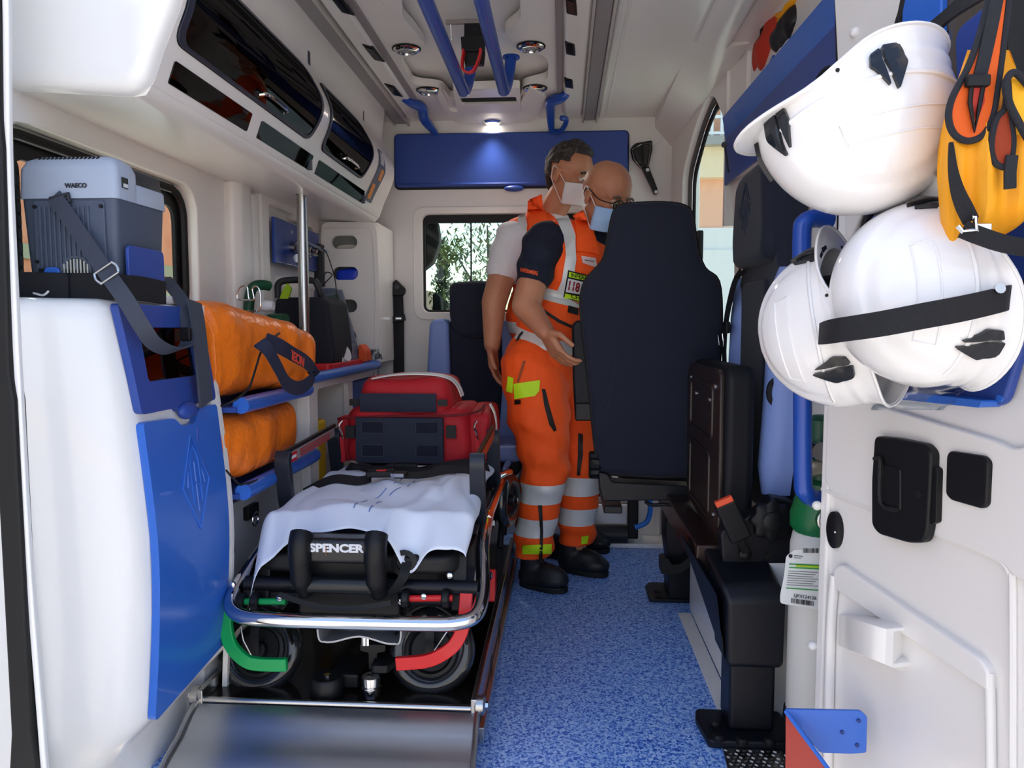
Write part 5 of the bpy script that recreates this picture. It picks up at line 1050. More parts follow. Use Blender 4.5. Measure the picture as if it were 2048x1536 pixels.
pl_ = obj('pan_underside', MB().prism(rpoly([(1.87, .40), (2.34, .43), (2.36, .81), (2.32, .845), (1.88, .845)], .03), lambda u, v, w: V((w, u, v)), .388, .403), mat('brown_black_plastic', '2b201d', .3), sB, .006, 3)
for zz in ((.66, .80), (.45, .62)):
    obj('panel_rib', MB().tube([V((.387, u, v)) for u, v in rrect(1.95 if zz[0] > .6 else 1.98, zz[0], 2.27, zz[1], .02)], .005, 8, closed=True), mat('brown_black_plastic', '2b201d', .3), pl_)
for y, z in ((1.93, .80), (2.29, .80), (1.93, .47), (2.29, .47), (2.0, .76), (2.2, .76)): obj('screw', MB().lathe([(.008, 0), (.008, .003), (.004, .005)], (.388, y, z), (-1, 0, 0), 10), STEEL, pl_)
bkt = obj('side_bracket', MB().prism(rpoly(ppoly([(1437, 1060), (1510, 1020), (1540, 990), (1586, 1000), (1590, 1126), (1442, 1126)], 1.82), .012), xz(0), 1.80, 1.85), BLACKS, sB, .006, 3)
c = PY(1540, 1038, 1.795); mb = MB(); rs = []
for y_, r_ in ((0, .042), (-.006, .047), (-.022, .046), (-.026, .040)): rs.append([c+V(((r_+.004*math.cos(8*k*PI/32))*math.cos(k*PI/32), y_, (r_+.004*math.cos(8*k*PI/32))*math.sin(k*PI/32))) for k in range(64)])
mb.rings(rs); kn = obj('adjuster_knob', mb, BLACKP, sB); obj('knob_cap', MB().lathe([(.024, 0), (.024, .006), (.016, .010)], c+V((0, -.026, 0)), (0, -1, 0), 24), BLACKP, kn)
obj('bracket_bolt', MB().lathe([(.008, 0), (.008, .004)], PY(1535, 1112, 1.80), (0, -1, 0), 8), BLACKR, bkt)
bs = obj('buckle_stalk', MB().ribbon([PY(1492, 1105, 1.77), PY(1478, 1075, 1.76)], (1, 0, 0), .018, .008), BLACKP, sB, .002)
obj('buckle', MB().ribbon([PY(1482, 1078, 1.76), PY(1448, 1004, 1.75)], (1, 0, .3), .050, .026), BLACKP, bs, .006, 3); obj('release_button', MB().ribbon([PY(1450, 1008, 1.742), PY(1445, 997, 1.742)], (1, 0, .3), .042, .016), mat('orange_red_button', 'e2502a', .4), bs, .002)
obj('stalk_pivot', MB().lathe([(.014, 0), (.014, .008), (.008, .012)], PY(1490, 1108, 1.785), (0, -1, 0), 16), BLACKP, bs)
# hanging belt of the folding seat
q = spline([PX(1480, 545, .515), PX(1468, 570, .505), PX(1456, 620, .500), PX(1450, 660, .498)], 5)
bw = obj('belt_webbing', MB().ribbon(q, (0, 1, 0), .052, .004), WEB, sB)
obj('belt_webbing', MB().ribbon([PX(1450, 660, .498), PX(1448, 700, .50), PX(1450, 760, .505)], (0, 1, 0), .05, .004), WEB, sB)
obj('belt_slot', MB().ribbon([PX(1492, 540, .508), PX(1470, 556, .508)], (0, 0, 1), .012, .006), BLACKP, bw); obj('latch_head', MB().box(PX(1452, 655, .492), (.014, .06, .035)), BLACKP, bw, .004)
obj('latch_tongue', MB().tube([PX(1437, 668, .490)+V((0, 0, 0)), PX(1437, 692, .490), PX(1446, 692, .490), PX(1446, 668, .490)], .003, 6, closed=True), CHROME, bw)
# front pedestal
fpd = thing('seat_pedestal', 'heavy black steel pedestal with bolted foot carrying the folding seat', 'pedestal', (.43, 1.75, 0))
obj('foot_plate', MB().prism(rpoly([(.335, 1.655), (.53, 1.655), (.53, 1.80), (.33, 1.80), (.322, 1.76)], .012), lambda u, v, w: V((u, v, w)), 0, .020), BLACKS, fpd, .005, 3)
obj('post', MB().bb((.388, 1.70, .02), (.492, 1.80, .185)), BLACKS, fpd, .010, 3)
mb = MB(); mb.rings([[V((.375, 1.675, .18)), V((.503, 1.675, .18)), V((.503, 1.82, .18)), V((.375, 1.82, .18))], [V((.372, 1.675, .335)), V((.505, 1.675, .345)), V((.505, 1.84, .35)), V((.365, 1.84, .35))], [V((.36, 1.70, .365)), V((.49, 1.70, .372)), V((.505, 1.88, .405)), V((.35, 1.88, .405))]]); obj('shoulder', mb, BLACKS, fpd, .014, 4)
mb = MB(); mb.rings([[V((.372, 1.69, .19)), V((.38, 1.80, .19)), V((.36, 1.80, .36)), V((.355, 1.70, .34))], [V((.368, 1.69, .25)), V((.372, 1.80, .25)), V((.322, 2.02, .385)), V((.316, 1.98, .405))]]); obj('gusset', mb, BLACKS, fpd, .004)
for a, b_ in ((1430, 1448), (1437, 1476), (1484, 1483), (1539, 1483)): obj('foot_bolt', MB().lathe([(.013, 0), (.014, .008), (.009, .013)], PZ(a, b_+4, .020), (0, 0, 1), 12), BLACKP, fpd)
# tread plate sill
tp = thing('tread_plate', 'studded aluminium tread plate on the floor edge beside the pedestal foot', 'plate', (.45, 1.58, 0))
obj('plate', MB().prism([(.352, 1.50), (.56, 1.50), (.56, 1.652), (.365, 1.652)], lambda u, v, w: V((u, v, w)), 0, .006), STEEL, tp, .001)
mb = MB()
for i in range(14):
    for j in range(11): mb.box((.370+i*.0135+(j % 2)*.0067, 1.508+j*.0135, .0068), (.007, .0035, .0022), Matrix.Rotation(.6 if (i+j) % 2 else -.6, 3, 'Z'))
o = obj('studs', mb, STEEL, tp); o['kind'] = 'stuff'
# blue grab rail
gr = thing('grab_rail', 'vertical blue grab rail on the rear right post', 'grab rail', (.48, 1.5, .55))
obj('rail', MB().tube(spline([PY(1660, 441, 1.50), PY(1630, 437, 1.49), PY(1610, 445, 1.48), PY(1604, 470, 1.48), PY(1604, 600, 1.48), PY(1605, 800, 1.48), PY(1606, 960, 1.48), PY(1612, 985, 1.48), PY(1628, 997, 1.49), PY(1665, 1000, 1.50)], 6), .0175, 16), BLUET, gr)
# oxygen cylinder
oc_ = thing('oxygen_cylinder', 'white oxygen cylinder with green valve guard beside the rear right post', 'cylinder', (.56, 1.66, .03))
cc = V((.565, 1.66, .09)); obj('body', MB().lathe([(.056, 0), (.060, .01), (.060, .385), (.055, .41), (.035, .427), (.02, .435)], cc, (0, 0, 1), 28), mat('chalk_white_paint', 'd9d8d2', .5, bump=(40, .2, .001)), oc_)
obj('base_ring', MB().lathe([(.064, -.055), (.066, -.03), (.064, .005), (.055, .004)], cc, (0, 0, 1), 28), BLACKR, oc_)
obj('green_guard', MB().lathe([(.050, .41), (.062, .425), (.062, .455), (.056, .475), (.052, .49)], cc, (0, 0, 1), 20), mat('oxygen_green', '146b3c', .35), oc_)
obj('gauge', MB().lathe([(.026, 0), (.026, .014), (.022, .016)], cc+V((-.005, -.063, .455)), (0, -1, .1), 20), STEEL, oc_); obj('gauge_face', MB().lathe([(.021, .016), (.021, .017)], cc+V((-.005, -.063, .455)), (0, -1, .1), 20), mat('label_white', 'd8dade', .5), oc_)
obj('valve', MB().lathe([(.03, .49), (.03, .52), (.02, .53), (.02, .60), (.034, .61), (.034, .66), (.02, .67)], cc, (0, 0, 1), 14), GREENM, oc_)
obj('regulator', MB().tube([cc+V((-.045, -.02, .55)), cc+V((.03, -.02, .57))], .018, 12), mat('brass_nickel', 'b8b3a2', .3, .7), oc_)
obj('outlet_cap', MB().lathe([(.02, 0), (.02, .03)], cc+V((-.02, -.03, .60)), (0, -1, 0), 14), CHROME, oc_)
tg = thing('cylinder_tag', 'white printed paper tag with green bands hanging on the oxygen cylinder', 'tag', PY(1600, 1215, 1.53))
tpoly = ppoly([(1572, 1112), (1590, 1098), (1648, 1100), (1644, 1220), (1560, 1206), (1560, 1190), (1568, 1150)], 1.535)
obj('paper', MB().prism(rpoly(tpoly, .006), xz(0), 1.533, 1.535), mat('label_paper', 'e4e6e4', .6), tg)
Yt = 1.5315
def tstrip(px0, py0, px1, py1, h, ma, nm): a, b_ = PY(px0, py0, Yt), PY(px1, py1, Yt); return obj(nm, MB().ribbon([a, b_], (0, 0, 1), h, .0006), ma, tg)
GBAND = mat('green_print', '2f9a3c', .6)
tstrip(1578, 1128, 1640, 1131, .0022, GBAND, 'green_band'); tstrip(1578, 1135, 1640, 1138, .0022, GBAND, 'green_band'); tstrip(1592, 1131, 1640, 1134, .005, mat('lime_print', 'a9d334', .6), 'lime_band'); tstrip(1572, 1176, 1640, 1181, .0022, GBAND, 'green_band')
INK = mat('grey_ink', '6a6d70', .7); INKB = mat('black_ink', '1b1b1d', .7)
for k in range(7): tstrip(1576-k*.5, 1142+k*4.6, 1636-(k % 3)*5, 1145+k*4.6, .0010, INK, 'print_line')
rnd = random.Random(4)
for (xa, ya, n_, h) in ((1606, 1101, 18, .010), (1582, 1201, 26, .010)):
    mb = MB()
    for k in range(n_):
        p = PY(xa+k*1.75, ya+k*.25*(1 if ya > 1150 else .1), Yt); mb.bb((p.x, Yt-.0005, p.z-h/2), (p.x+rnd.choice((.0005, .0009, .0013)), Yt, p.z+h/2))
    o = obj('barcode', mb, INKB, tg); o['kind'] = 'stuff'
obj('tag_number', text('5JK0124126', .0095, basis(PY(1610, 1194, Yt), (1, 0, -.12), (.12, 0, 1)), .0003), INKB, tg)
obj('tag_emblem', MB().lathe([(.004, 0), (.004, .0008)], PY(1581, 1112, Yt), (0, -1, 0), 10), INKB, tg)
tstrip(1588, 1111, 1606, 1113, .0012, INKB, 'header_line'); tstrip(1588, 1115, 1602, 1117, .0012, INK, 'header_line')
# ------------------------------------------------------------------ right overhead niche
ns = thing('niche_board', 'long blue board closing the overhead niche on the right', 'board', (.60, 2.0, 1.34))
bxx = lambda y: .568+(2.74-y)*.0234
mb = MB(); mb.rings([[V((bxx(y)+dx, y, z)) for dx, z in ((0, 1.45), (.008, 1.45), (.008, 1.61), (0, 1.61))] for y in (1.47, 2.74)]); obj('board', mb, BLUED, ns, .002)
mb = MB(); mb.rings([[V((bxx(y)+dx, y, z)) for dx, z in ((0, 1.608), (.008, 1.608), (-.004, 1.685), (-.012, 1.685))] for y in (1.47, 2.74)]); obj('top_flange', mb, BLUE, ns, .002)
nb = thing('glove_bundle', 'red and yellow work gloves bundle with black cuffs lying in the right overhead niche', 'gloves', (.66, 2.0, 1.62))
mb = MB(); mb.bb((.625, 1.50, 1.485), (.78, 2.48, 1.60)); tag(obj('stowed_box', mb, mat('grey_box_fill', '8b8d90', .6), None, .01), 'plain grey box inside the right overhead niche below the gloves', 'box')
def blobthing(name, cen, rad, ma, par, seed): 
    mb = MB(); mb.ball((0, 0, 0), rad, 12)
    for v in mb.b.verts: v.co = V(cen)+v.co+noise.noise_vector(v.co*14+V((seed, 0, 0)))*.022
    return obj(name, mb, ma, par)
blobthing('red_cuff', PX(1542, 88, .635), (.035, .19, .065), mat('red_orange_leather', 'c9361c', .6), nb, 1)
blobthing('black_palm', PX(1572, 62, .62), (.03, .11, .045), mat('black_leather', '17181c', .5), nb, 2)
blobthing('yellow_back', PX(1582, 24, .63), (.035, .12, .022), YEL, nb, 3)
obj('cuff_strap', MB().ribbon(spline([PX(1505, 85, .625), PX(1530, 60, .61), PX(1540, 18, .61)], 5), (0, 1, 0), .03, .004), WEB, nb)
obj('blue_tip', MB().prism(rpoly([(2.30, 1.68), (2.37, 1.68), (2.35, 1.74), (2.31, 1.75)], .01), lambda u, v, w: V((w, u, v)), .61, .63), BLUE, nb, .004)
# ================================================================== OPEN REAR DOOR WITH HELMETS
H = V((.495, 1.415, 0)); dU = V((.30, -1, 0)).normalized(); dN = V((-1, -.30, 0)).normalized()
def dm(u, v, w=0): return H+dU*u+dN*w+V((0, 0, v))
def dpx(px, py, w=0): p = PP(px, py, H+dN*w, dN); q = p-H; return (q.dot(dU), p.z)
def dpoly(pts, w=0): return [dpx(a, b_, w) for a, b_ in pts]
def dplate(name, pts, w0, w1, ma, par, bev=.006, r=.015, seg=3):
    return obj(name, MB().prism(rpoly(dpoly(pts, w1), r), lambda u, v, w: dm(u, v, w), w0, w1), ma, par, bev, seg)
door = sroot('door_1', dm(.4, 0))
obj('door_skin', MB().prism(rpoly([(-.0, -.06), (.80, -.06), (.80, 1.98), (.0, 1.98)], .01), dm, -.06, 0), WHITE, door, .012, 4)
obj('edge_flange', MB().prism([(-.012, -.06), (.012, -.06), (.012, 1.05), (-.012, 1.05)], dm, -.05, .008), WHITE, door, .006, 3)
for a, b_ in ((1636, 1011), (1627, 1291), (1690, 78)):
    u, v = dpx(a, b_, .01); obj('rubber_stop', MB().ball(dm(u if b_ > 300 else .05, v, .012), .009), WHITE, door)
# moulded layers of the lower lining
dplate('upper_moulding', [(1655, 780), (1990, 880), (2030, 900), (2300, 760), (2300, 1300), (2020, 1150), (2005, 1128), (1660, 985), (1648, 960)], -.01, .010, WHITE, door, .005, .03, 4)
obj('moulding_bead', MB().tube(spline([dm(*dpx(1645, 978, .005), .004), dm(*dpx(1750, 1018, .005), .004), dm(*dpx(1900, 1078, .005), .004), dm(*dpx(1985, 1112, .005), .004), dm(*dpx(2018, 1145, .005), .004), dm(*dpx(2024, 1200, .005), .004), dm(*dpx(2024, 1600, .005), .004)], 6), .005, 8), WHITE, door)
dplate('diagonal_ridge', [(1664, 1138), (1680, 1128), (1960, 1318), (1976, 1345), (1976, 1385), (1958, 1372), (1668, 1178)], -.005, .014, WHITE, door, .008, .012, 4)
obj('lower_frame', MB().tube(spline([dm(*dpx(1668, 1150, .01), .008), dm(*dpx(1660, 1250, .01), .008), dm(*dpx(1655, 1450, .01), .008), dm(*dpx(1652, 1600, .01), .008)], 5), .009, 10), WHITE, door)
obj('lower_frame', MB().tube(spline([dm(*dpx(1974, 1345, .01), .006), dm(*dpx(1976, 1420, .01), .006), dm(*dpx(1978, 1600, .01), .006)], 5), .007, 10), WHITE, door)
# pocket shaped pull
q = dpoly([(1682, 1228), (1806, 1268), (1806, 1344), (1684, 1290)], .02)
mb = MB(); rs = []
for k in range(9):
    t = k/8; w = .055*math.sin(PI*t)**.6
    px, py0, py1 = 1680+126*t, 1228+40*t, 1292+52*t
    u, z0 = dpx(px, py1, w); u, z1 = dpx(px, py0, w)
    rs.append([dm(u, z0, -.002), dm(u, z0, w+.002), dm(u, z1, w+.002), dm(u, z1, -.002)])
mb.rings(rs); obj('pull_pocket', mb, WHITE, door, .005, 3)
# release handle
hp = [(1748, 872), (1790, 876), (1848, 888), (1862, 905), (1860, 960), (1854, 1060), (1846, 1086), (1815, 1086), (1755, 1068), (1742, 1050), (1742, 960)]
dh = dplate('release_handle', hp, .008, .026, BLACKP, door, .004, .010, 4)
dplate('handle_flap', [(1752, 925), (1800, 938), (1800, 1022), (1756, 1010)], .024, .029, BLACKP, dh, .003, .004)
obj('handle_slot', MB().tube(spline([dm(*dpx(1750, 918, .03), .031), dm(*dpx(1762, 922, .03), .031), dm(*dpx(1763, 1005, .03), .031), dm(*dpx(1795, 1020, .03), .031)], 4), .004, 6), BLACKR, dh)
u, v = dpx(1833, 988, .03); obj('lock_hole', MB().lathe([(.007, 0), (.007, .002)], dm(u, v, .0255), dN, 14), BLACKR, dh)
dplate('handle_back', [(1862, 930), (1875, 938), (1872, 1045), (1858, 1050)], .006, .020, BLACKP, dh, .004, .004)
dplate('square_cap', [(1898, 902), (1965, 912), (1976, 924), (1972, 1010), (1962, 1018), (1900, 1000), (1890, 988), (1892, 912)], .006, .018, BLACKP, door, .003, .008)
u, v = dpx(1664, 1060, .01); mb = MB(); mb.rings([[dm(u+.020*math.cos(a)*k, v+.034*math.sin(a)*k, w) for a in [j*PI/14 for j in range(28)]] for k, w in ((1, 0), (1, .008), (.7, .012))]); ovc = obj('oval_lock', mb, BLACKP, door); u, v = dpx(1671, 1064, .012); obj('oval_lock_pin', MB().ball(dm(u, v, .013), .0025), CHROME, ovc)
# window area: dark metal frame and the blue helmet carrier over it
WINM = mat('brown_grey_glass', '5b5348', .15)
dplate('window_panel', [(1700, -120), (2400, -300), (2400, 650), (2060, 700), (1990, 795), (1745, 780), (1720, 430)], -.002, .004, WINM, door, .003, .04)
dplate('window_pillar', [(1662, -100), (1812, -100), (1795, 40), (1780, 110), (1776, 300), (1700, 480), (1690, 480), (1676, 180)], 0, .012, WHITEM, door, .008, .02)
obj('window_rubber', MB().tube(spline([dm(*dpx(1822, -60, .012), .012), dm(*dpx(1806, 20, .012), .012), dm(*dpx(1796, 62, .012), .012), dm(*dpx(1790, 180, .012), .012), dm(*dpx(1786, 300, .012), .012), dm(*dpx(1740, 420, .01), .010), dm(*dpx(1722, 480, .01), .010)], 6), .007, 8), BLACKR, door)
car = thing('helmet_carrier', 'blue moulded carrier panel on the open door that holds the white helmets', 'carrier', dm(.3, .9, .02))
dplate('upper_plate', [(1812, -150), (1885, -150), (1882, 60), (1884, 200), (1884, 330), (1815, 330), (1800, 100)], .004, .016, BLUE, car, .004, .01)
dplate('upper_plate', [(1908, 60), (1960, 20), (2100, -120), (2300, -120), (2300, 520), (2040, 520), (1930, 300), (1912, 180)], .004, .016, BLUED, car, .004, .03)
dplate('lower_plate', [(1735, 430), (2200, 400), (2200, 560), (2052, 556), (2038, 580), (2040, 640), (2052, 665), (2010, 800), (1996, 812), (1740, 782)], .004, .020, BLUED, car, .006, .02)
dplate('divider', [(1800, 300), (1880, 290), (1880, 345), (1850, 385), (1800, 390)], .004, .014, BLUED, car, .003, .01)
obj('bottom_ledge', MB().prism(rpoly(dpoly([(1745, 772), (1996, 800), (1990, 815), (1745, 790)], .02), .004), dm, .01, .045), BLUE, car, .006, 3)
for a, b_ in ((2000, 797), (2020, 575)): u, v = dpx(a, b_, .02); obj('carrier_screw', MB().lathe([(.005, 0), (.005, .003)], dm(u, v, .019), dN, 10), BLUE, car)
obj('side_notch', MB().prism(rpoly(dpoly([(2052, 548), (2100, 548), (2100, 655), (2052, 668), (2038, 640), (2036, 580)], .02), .012), dm, .016, .021), BLACKR, car, .002)
# ------------------------------------------------------------------ helmets
ZRT = [(0, .006), (30, .002), (52, -.006), (70, -.026), (90, -.050), (110, -.060), (135, -.060), (160, -.052), (180, -.048)]
ZRS = smooth_tab(ZRT, 5)
def helmet_pt(th, t):
    c = .150; ct, st_ = math.cos(th), math.sin(th)
    dg = math.degrees(th) % 360; dg = dg if dg <= 180 else 360-dg
    zr = interp(ZRS, dg)
    if t <= .74: a = t/.74*PI/2; z = c*math.cos(a); r = math.sin(a)**.92
    else: k = (t-.74)/.26; z = zr*k; r = 1.0-.06*max(0, -z)/.06*(1 if dg > 60 else 0)
    fl = 0
    if t > .74: k = (t-.74)/.26; fl = k*k*(.030*max(0, ct)**4+.010*max(0, -ct)**2+.005)
    a_, b_ = .138, .106
    x, y = ct*a_*r, st_*b_*r
    n = V((ct, st_*1.1, 0)).normalized(); x += n.x*fl; y += n.y*fl
    p = V((x, y, z)); d = 0
    # crown band and the two raised side beads
    if abs(y) < .045: d += .0045*min(1, (.045-abs(y))/.004)*(1 if z > .03 else max(0, z/.03))
    for yy in (.062, ): d += .0018*math.exp(-((abs(y)-yy)/.003)**2)*(1 if z > .02 else 0)
    if .80 < t < .86: d += .002
    nr = V((p.x/a_**2, p.y/b_**2, max(p.z, 0)/c**2)); nr = nr.normalized() if nr.length > 0 else V((0, 0, 1))
    return p+nr*d, nr
def helmet(label, centre, xdir, zdir, scale=1.0, mid=94):
    z = V(zdir).normalized(); x = V(xdir); x = (x-z*x.dot(z)).normalized(); y = z.cross(x)
    M = Matrix(((x.x, y.x, z.x), (x.y, y.y, z.y), (x.z, y.z, z.z)))*scale; c = V(centre)
    t_ = thing('helmet', label, 'helmet', c)
    NT, NR = 72, 34; mb = MB()
    out = [[c+M @ helmet_pt(2*PI*j/NT, max(.004, i/NR))[0] for j in range(NT)] for i in range(NR+1)]
    inn = []
    for i in range(NR, -1, -1):
        inn.append([c+M @ (lambda pn: pn[0]-pn[1]*.004)(helmet_pt(2*PI*j/NT, max(.004, i/NR))) for j in range(NT)])
    mb.rings(out+inn, cap=True); obj('shell', mb, HELM, t_, ang=35)
    # rim bead
    obj('rim_bead', MB().tube([c+M @ helmet_pt(2*PI*j/NT, 1.0)[0] for j in range(NT)], .0028*scale, 6, closed=True), HELM, t_)
    obj('liner', MB().lathe([(.085*scale, -.005), (.092*scale, .02*scale), (.08*scale, .07*scale), (.04*scale, .11*scale)], c, z, 24), BLACKP, t_)
    obj('chin_strap', MB().ribbon(spline([c+M @ V(p) for p in ((.02, .085, .01), (.03, .06, -.045), (.03, 0, -.06), (.03, -.06, -.045), (.02, -.085, .01))], 6), tuple(x), .018, .002), WEB, t_)
    for sx, sy in ((1, 1), (1, -1), (-1, 1), (-1, -1)):
        th = math.radians(24) if sx > 0 else math.radians(mid)
        if sy < 0: th = 2*PI-th
        tc_ = .70 if sx > 0 else .79
        def hp_(dt, dth, off, tc_=tc_, th=th): p, n = helmet_pt((th+dth) % (2*PI), tc_+dt); return c+M @ (p+n*off)
        dd_ = sy*sx
        pl_a = [(-.15, -.02), (-.04, -.17), (.085, -.13), (.10, .02), (.02, .03)]; pl_b = [(-.13, .04), (.015, .055), (.09, .045), (.07, .15), (-.02, .17)]
        k_ = None
        for pl2 in (pl_a, pl_b):
            mb = sheet(rpoly(pl2, .02, 3), [], 1, None, [-.12+.03*i for i in range(9)], [-.18+.04*i for i in range(10)])
            for v in mb.b.verts: v.co = hp_(v.co.x*1.05, v.co.y*dd_*1.05, .0065 if v.co.z > 0 else .0005)
            o2 = obj('lamp_clip', mb, mat('gloss_dark_clip', '1d2026', .15), t_, .0018*scale)
    for th in (math.radians(68), 2*PI-math.radians(68)):
        p, n = helmet_pt(th, .92); obj('rivet_hole', MB().lathe([(.0028*scale, -.001), (.0028*scale, .0012)], c+M @ p, M @ n, 10), BLACKR, t_)
    for s_ in (1, -1):   # raised side panel outline
        pts = []
        for k in range(0, 15):
            a = math.radians(25+ (130)*k/14)*s_; pts.append(helmet_pt(a % (2*PI), .66+.05*math.sin(PI*k/14)))
        obj('side_bead', MB().tube([c+M @ (p+n*.0006) for p, n in pts], .0036*scale, 6), HELM, t_)
        pts = [helmet_pt((math.radians(60+70*k/10)*s_) % (2*PI), .46) for k in range(11)]; pts2 = [helmet_pt((math.radians(60+70*k/10)*s_) % (2*PI), .56) for k in range(10, -1, -1)]
        obj('panel_outline', MB().tube([c+M @ (p+n*.0004) for p, n in pts+pts2], .0016*scale, 6, closed=True), HELM, t_)
    return t_
def camdir(dx, dy, tow=0):   # picture-plane direction (px right, px down) plus a pull towards the viewer, as a real direction at the door
    return cR*dx-cU*dy-cF*tow
helmet('upper white helmet hanging tilted on the open door, largest of the three', PY(1706, 222, 1.05), camdir(-.975, .215, -.05), camdir(.20, .96, .18), .91)
helmet('lower right white helmet held down by the black strap', PY(1872, 588, 1.01), camdir(-.04, -1.0, -.05), camdir(-.98, .04, .06), .86, 128)
helmet('left white helmet with open dark inside behind the strapped one', PY(1696, 650, 1.13), camdir(-.16, -1.0, .0), camdir(-.66, .12, -.72), .85, 120)
hs = thing('helmet_strap', 'broad black elastic strap across the lower helmet', 'strap', PY(1830, 630, .9))
sp = spline([PY(1640, 668, 1.06), PY(1652, 665, .96), PY(1680, 660, .915), PY(1760, 648, .885), PY(1840, 633, .875), PY(1930, 616, .875), PY(2008, 598, .90), PY(2018, 594, .95)], 6)
obj('webbing', MB().ribbon(sp, V((0, -.1, 1)), .029, .0035), WEB, hs); obj('end_clip', MB().lathe([(.006, 0), (.006, .004)], PY(1997, 578, .885), (0, -1, .2), 12), STEEL, hs)
# black strap and clear edges at the top of the carrier
ts = thing('carrier_strap', 'broad black strap crossing the top of the carrier behind the upper helmet', 'strap', PY(1900, 30, 1.0))
obj('webbing', MB().ribbon(spline([PY(1842, 78, 1.08), PY(1880, 45, 1.05), PY(1925, 5, 1.0), PY(2010, -50, .96)], 6), V((.45, 0, 1)), .034, .004), WEB, ts)
obj('steel_edge', MB().ribbon([PY(1856, 98, 1.07), PY(1900, 70, 1.04)], (0, 0, 1), .012, .003), STEEL, ts)
pp_ = tag(obj('plastic_pouch', MB().grid(lambda u, v: dm(*dpx(1720+190*u, 745+75*v, .05), .05+.02*math.sin(u*9+v*5)+.02*noise.noise(V((u*6, v*6, 1)))), 16, 10, .0008), CLEARP, ang=0), 'crumpled clear plastic pouch hanging below the strapped helmets', 'pouch')
# ------------------------------------------------------------------ yellow bag
yb = thing('yellow_bag', 'yellow bag with dark grey edging hanging at the right edge of the open door', 'bag', PY(1950, 480, .95))
rows = [(100, 1935, 2020, .03), (160, 1915, 2040, .05), (220, 1893, 2052, .07), (290, 1878, 2070, .09), (350, 1874, 2075, .09), (410, 1878, 2070, .08), (450, 1882, 2040, .06), (478, 1888, 1990, .03), (490, 1895, 1930, .015)]
mb = MB(); rs = []
RW = spline([V((r[1], r[0], r[3])) for r in rows], 4); RR = spline([V((r[2], 0, 0)) for r in rows], 4)
for A, B in zip(RW, RR):
    r_ = []
    for k in range(28):
        a = 2*PI*k/28; px = (A.x+B.x)/2-(B.x-A.x)/2*math.cos(a); dy = -math.sin(a)*A.z*.5
        fold = .010*math.sin((px-1870)*.09+A.y*.004)+.008*noise.noise(V((px*.02, A.y*.012, 3)))
        r_.append(PY(px, A.y, .95+dy+(fold if math.sin(a) > 0 else 0)))
    rs.append(r_)
mb.rings(rs); obj('body', mb, YEL, yb, ang=0)
PIPE = mat('charcoal_piping', '23262d', .85, weave=(500, .4)); ORI = mat('orange_lining', 'd8590f', .7)
def loop(pts, y, lining, nm, r=.0040):
    P = spline([PY(a, b_, y) for a, b_ in pts], 6, True)
    l_ = obj(nm, MB().tube(P, r, 8, closed=True), PIPE, yb)
    c_ = sum(P, V((0, 0, 0)))/len(P)
    mb = MB(); R_ = mb.rings([[c_+(p-c_)*k+V((0, -.001-.003*(1-k), 0)) for p in P] for k in (1, .8, .5, .2)], cap=False); mb.f(R_[-1])
    obj('pocket_lining', mb, lining, yb, ang=0); return l_
for f_ in (0,):
    loop([(1990, -40), (1962, 60), (1938, 130), (1905, 195), (1897, 235), (1908, 268), (1935, 282), (1965, 270), (1984, 235), (1994, 180), (2006, 90), (2018, -40)], .905, ORI, 'pocket_edge')
    loop([(2015, 165), (2010, 215), (1992, 240), (1982, 290), (1990, 325), (2012, 335), (2022, 320), (2026, 280), (2020, 230)], .898, mat('dark_orange_lining', '8f3312', .8), 'pocket_edge', .0036)
obj('pocket_tail', MB().ribbon([PY(2024, 310, .893), PY(2020, 345, .893), PY(2020, 378, .895)], (1, 0, 0), .013, .004), PIPE, yb, .001)
obj('pocket_edge', MB().tube(spline([PY(2060, 175, .89), PY(2030, 145, .89), PY(2012, 165, .89), PY(2018, 205, .89), PY(2040, 250, .89), PY(2060, 285, .89)], 6), .0042, 8), PIPE, yb)
obj('inner_panel', MB().grid(lambda u, v: PY(2020+60*u, 160+110*v, .90), 2, 2, .003), mat('bright_yellow_nylon', 'f7b418', .6), yb)
obj('handle_webbing', MB().ribbon(spline([PY(2000, -40, .90), PY(1985, 40, .90), PY(1970, 110, .90), PY(1958, 160, .90)], 5), (1, 0, .3), .014, .003), PIPE, yb)
obj('inner_buckle', MB().box(PY(1955, 162, .897), (.026, .010, .014)), BLACKP, yb, .003)
obj('red_tab', MB().ribbon([PY(1954, 172, .90), PY(1954, 205, .90), PY(1950, 240, .905)], (1, 0, 0), [.015, .015, .004], .003), mat('dark_red_tab', 'a3281a', .7), yb)
obj('tab_edge', MB().tube([PY(1943, 172, .898), PY(1940, 205, .898), PY(1949, 262, .90), PY(1960, 205, .898), PY(1966, 172, .898)], .0026, 6), BLACKR, yb)
obj('lower_strap', MB().ribbon(spline([PY(1902, 285, .898), PY(1906, 340, .893), PY(1918, 390, .893), PY(1942, 442, .897)], 5), (1, 0, .35), [.004+.014*min(1, k/12) for k in range(16)], .003), WEB, yb)
cbk = obj('steel_buckle', MB().tube([PY(1916, 452, .89), PY(1925, 463, .888), PY(1952, 460, .888), PY(1950, 434, .888), PY(1943, 435, .888)], .0028, 8), CHROME, yb)
obj('buckle_plate', MB().box(PY(1968, 456, .89), (.016, .003, .010)), CHROME, cbk, .001)
obj('lower_strap', MB().ribbon(spline([PY(1925, 458, .892), PY(1960, 472, .89), PY(2010, 488, .89), PY(2080, 500, .90)], 5), (-.3, 0, 1), .020, .003), WEB, yb)
bb2 = thing('hanging_strap', 'black strap and dark strip hanging behind the yellow bag', 'strap', PY(2030, 100, 1.0))
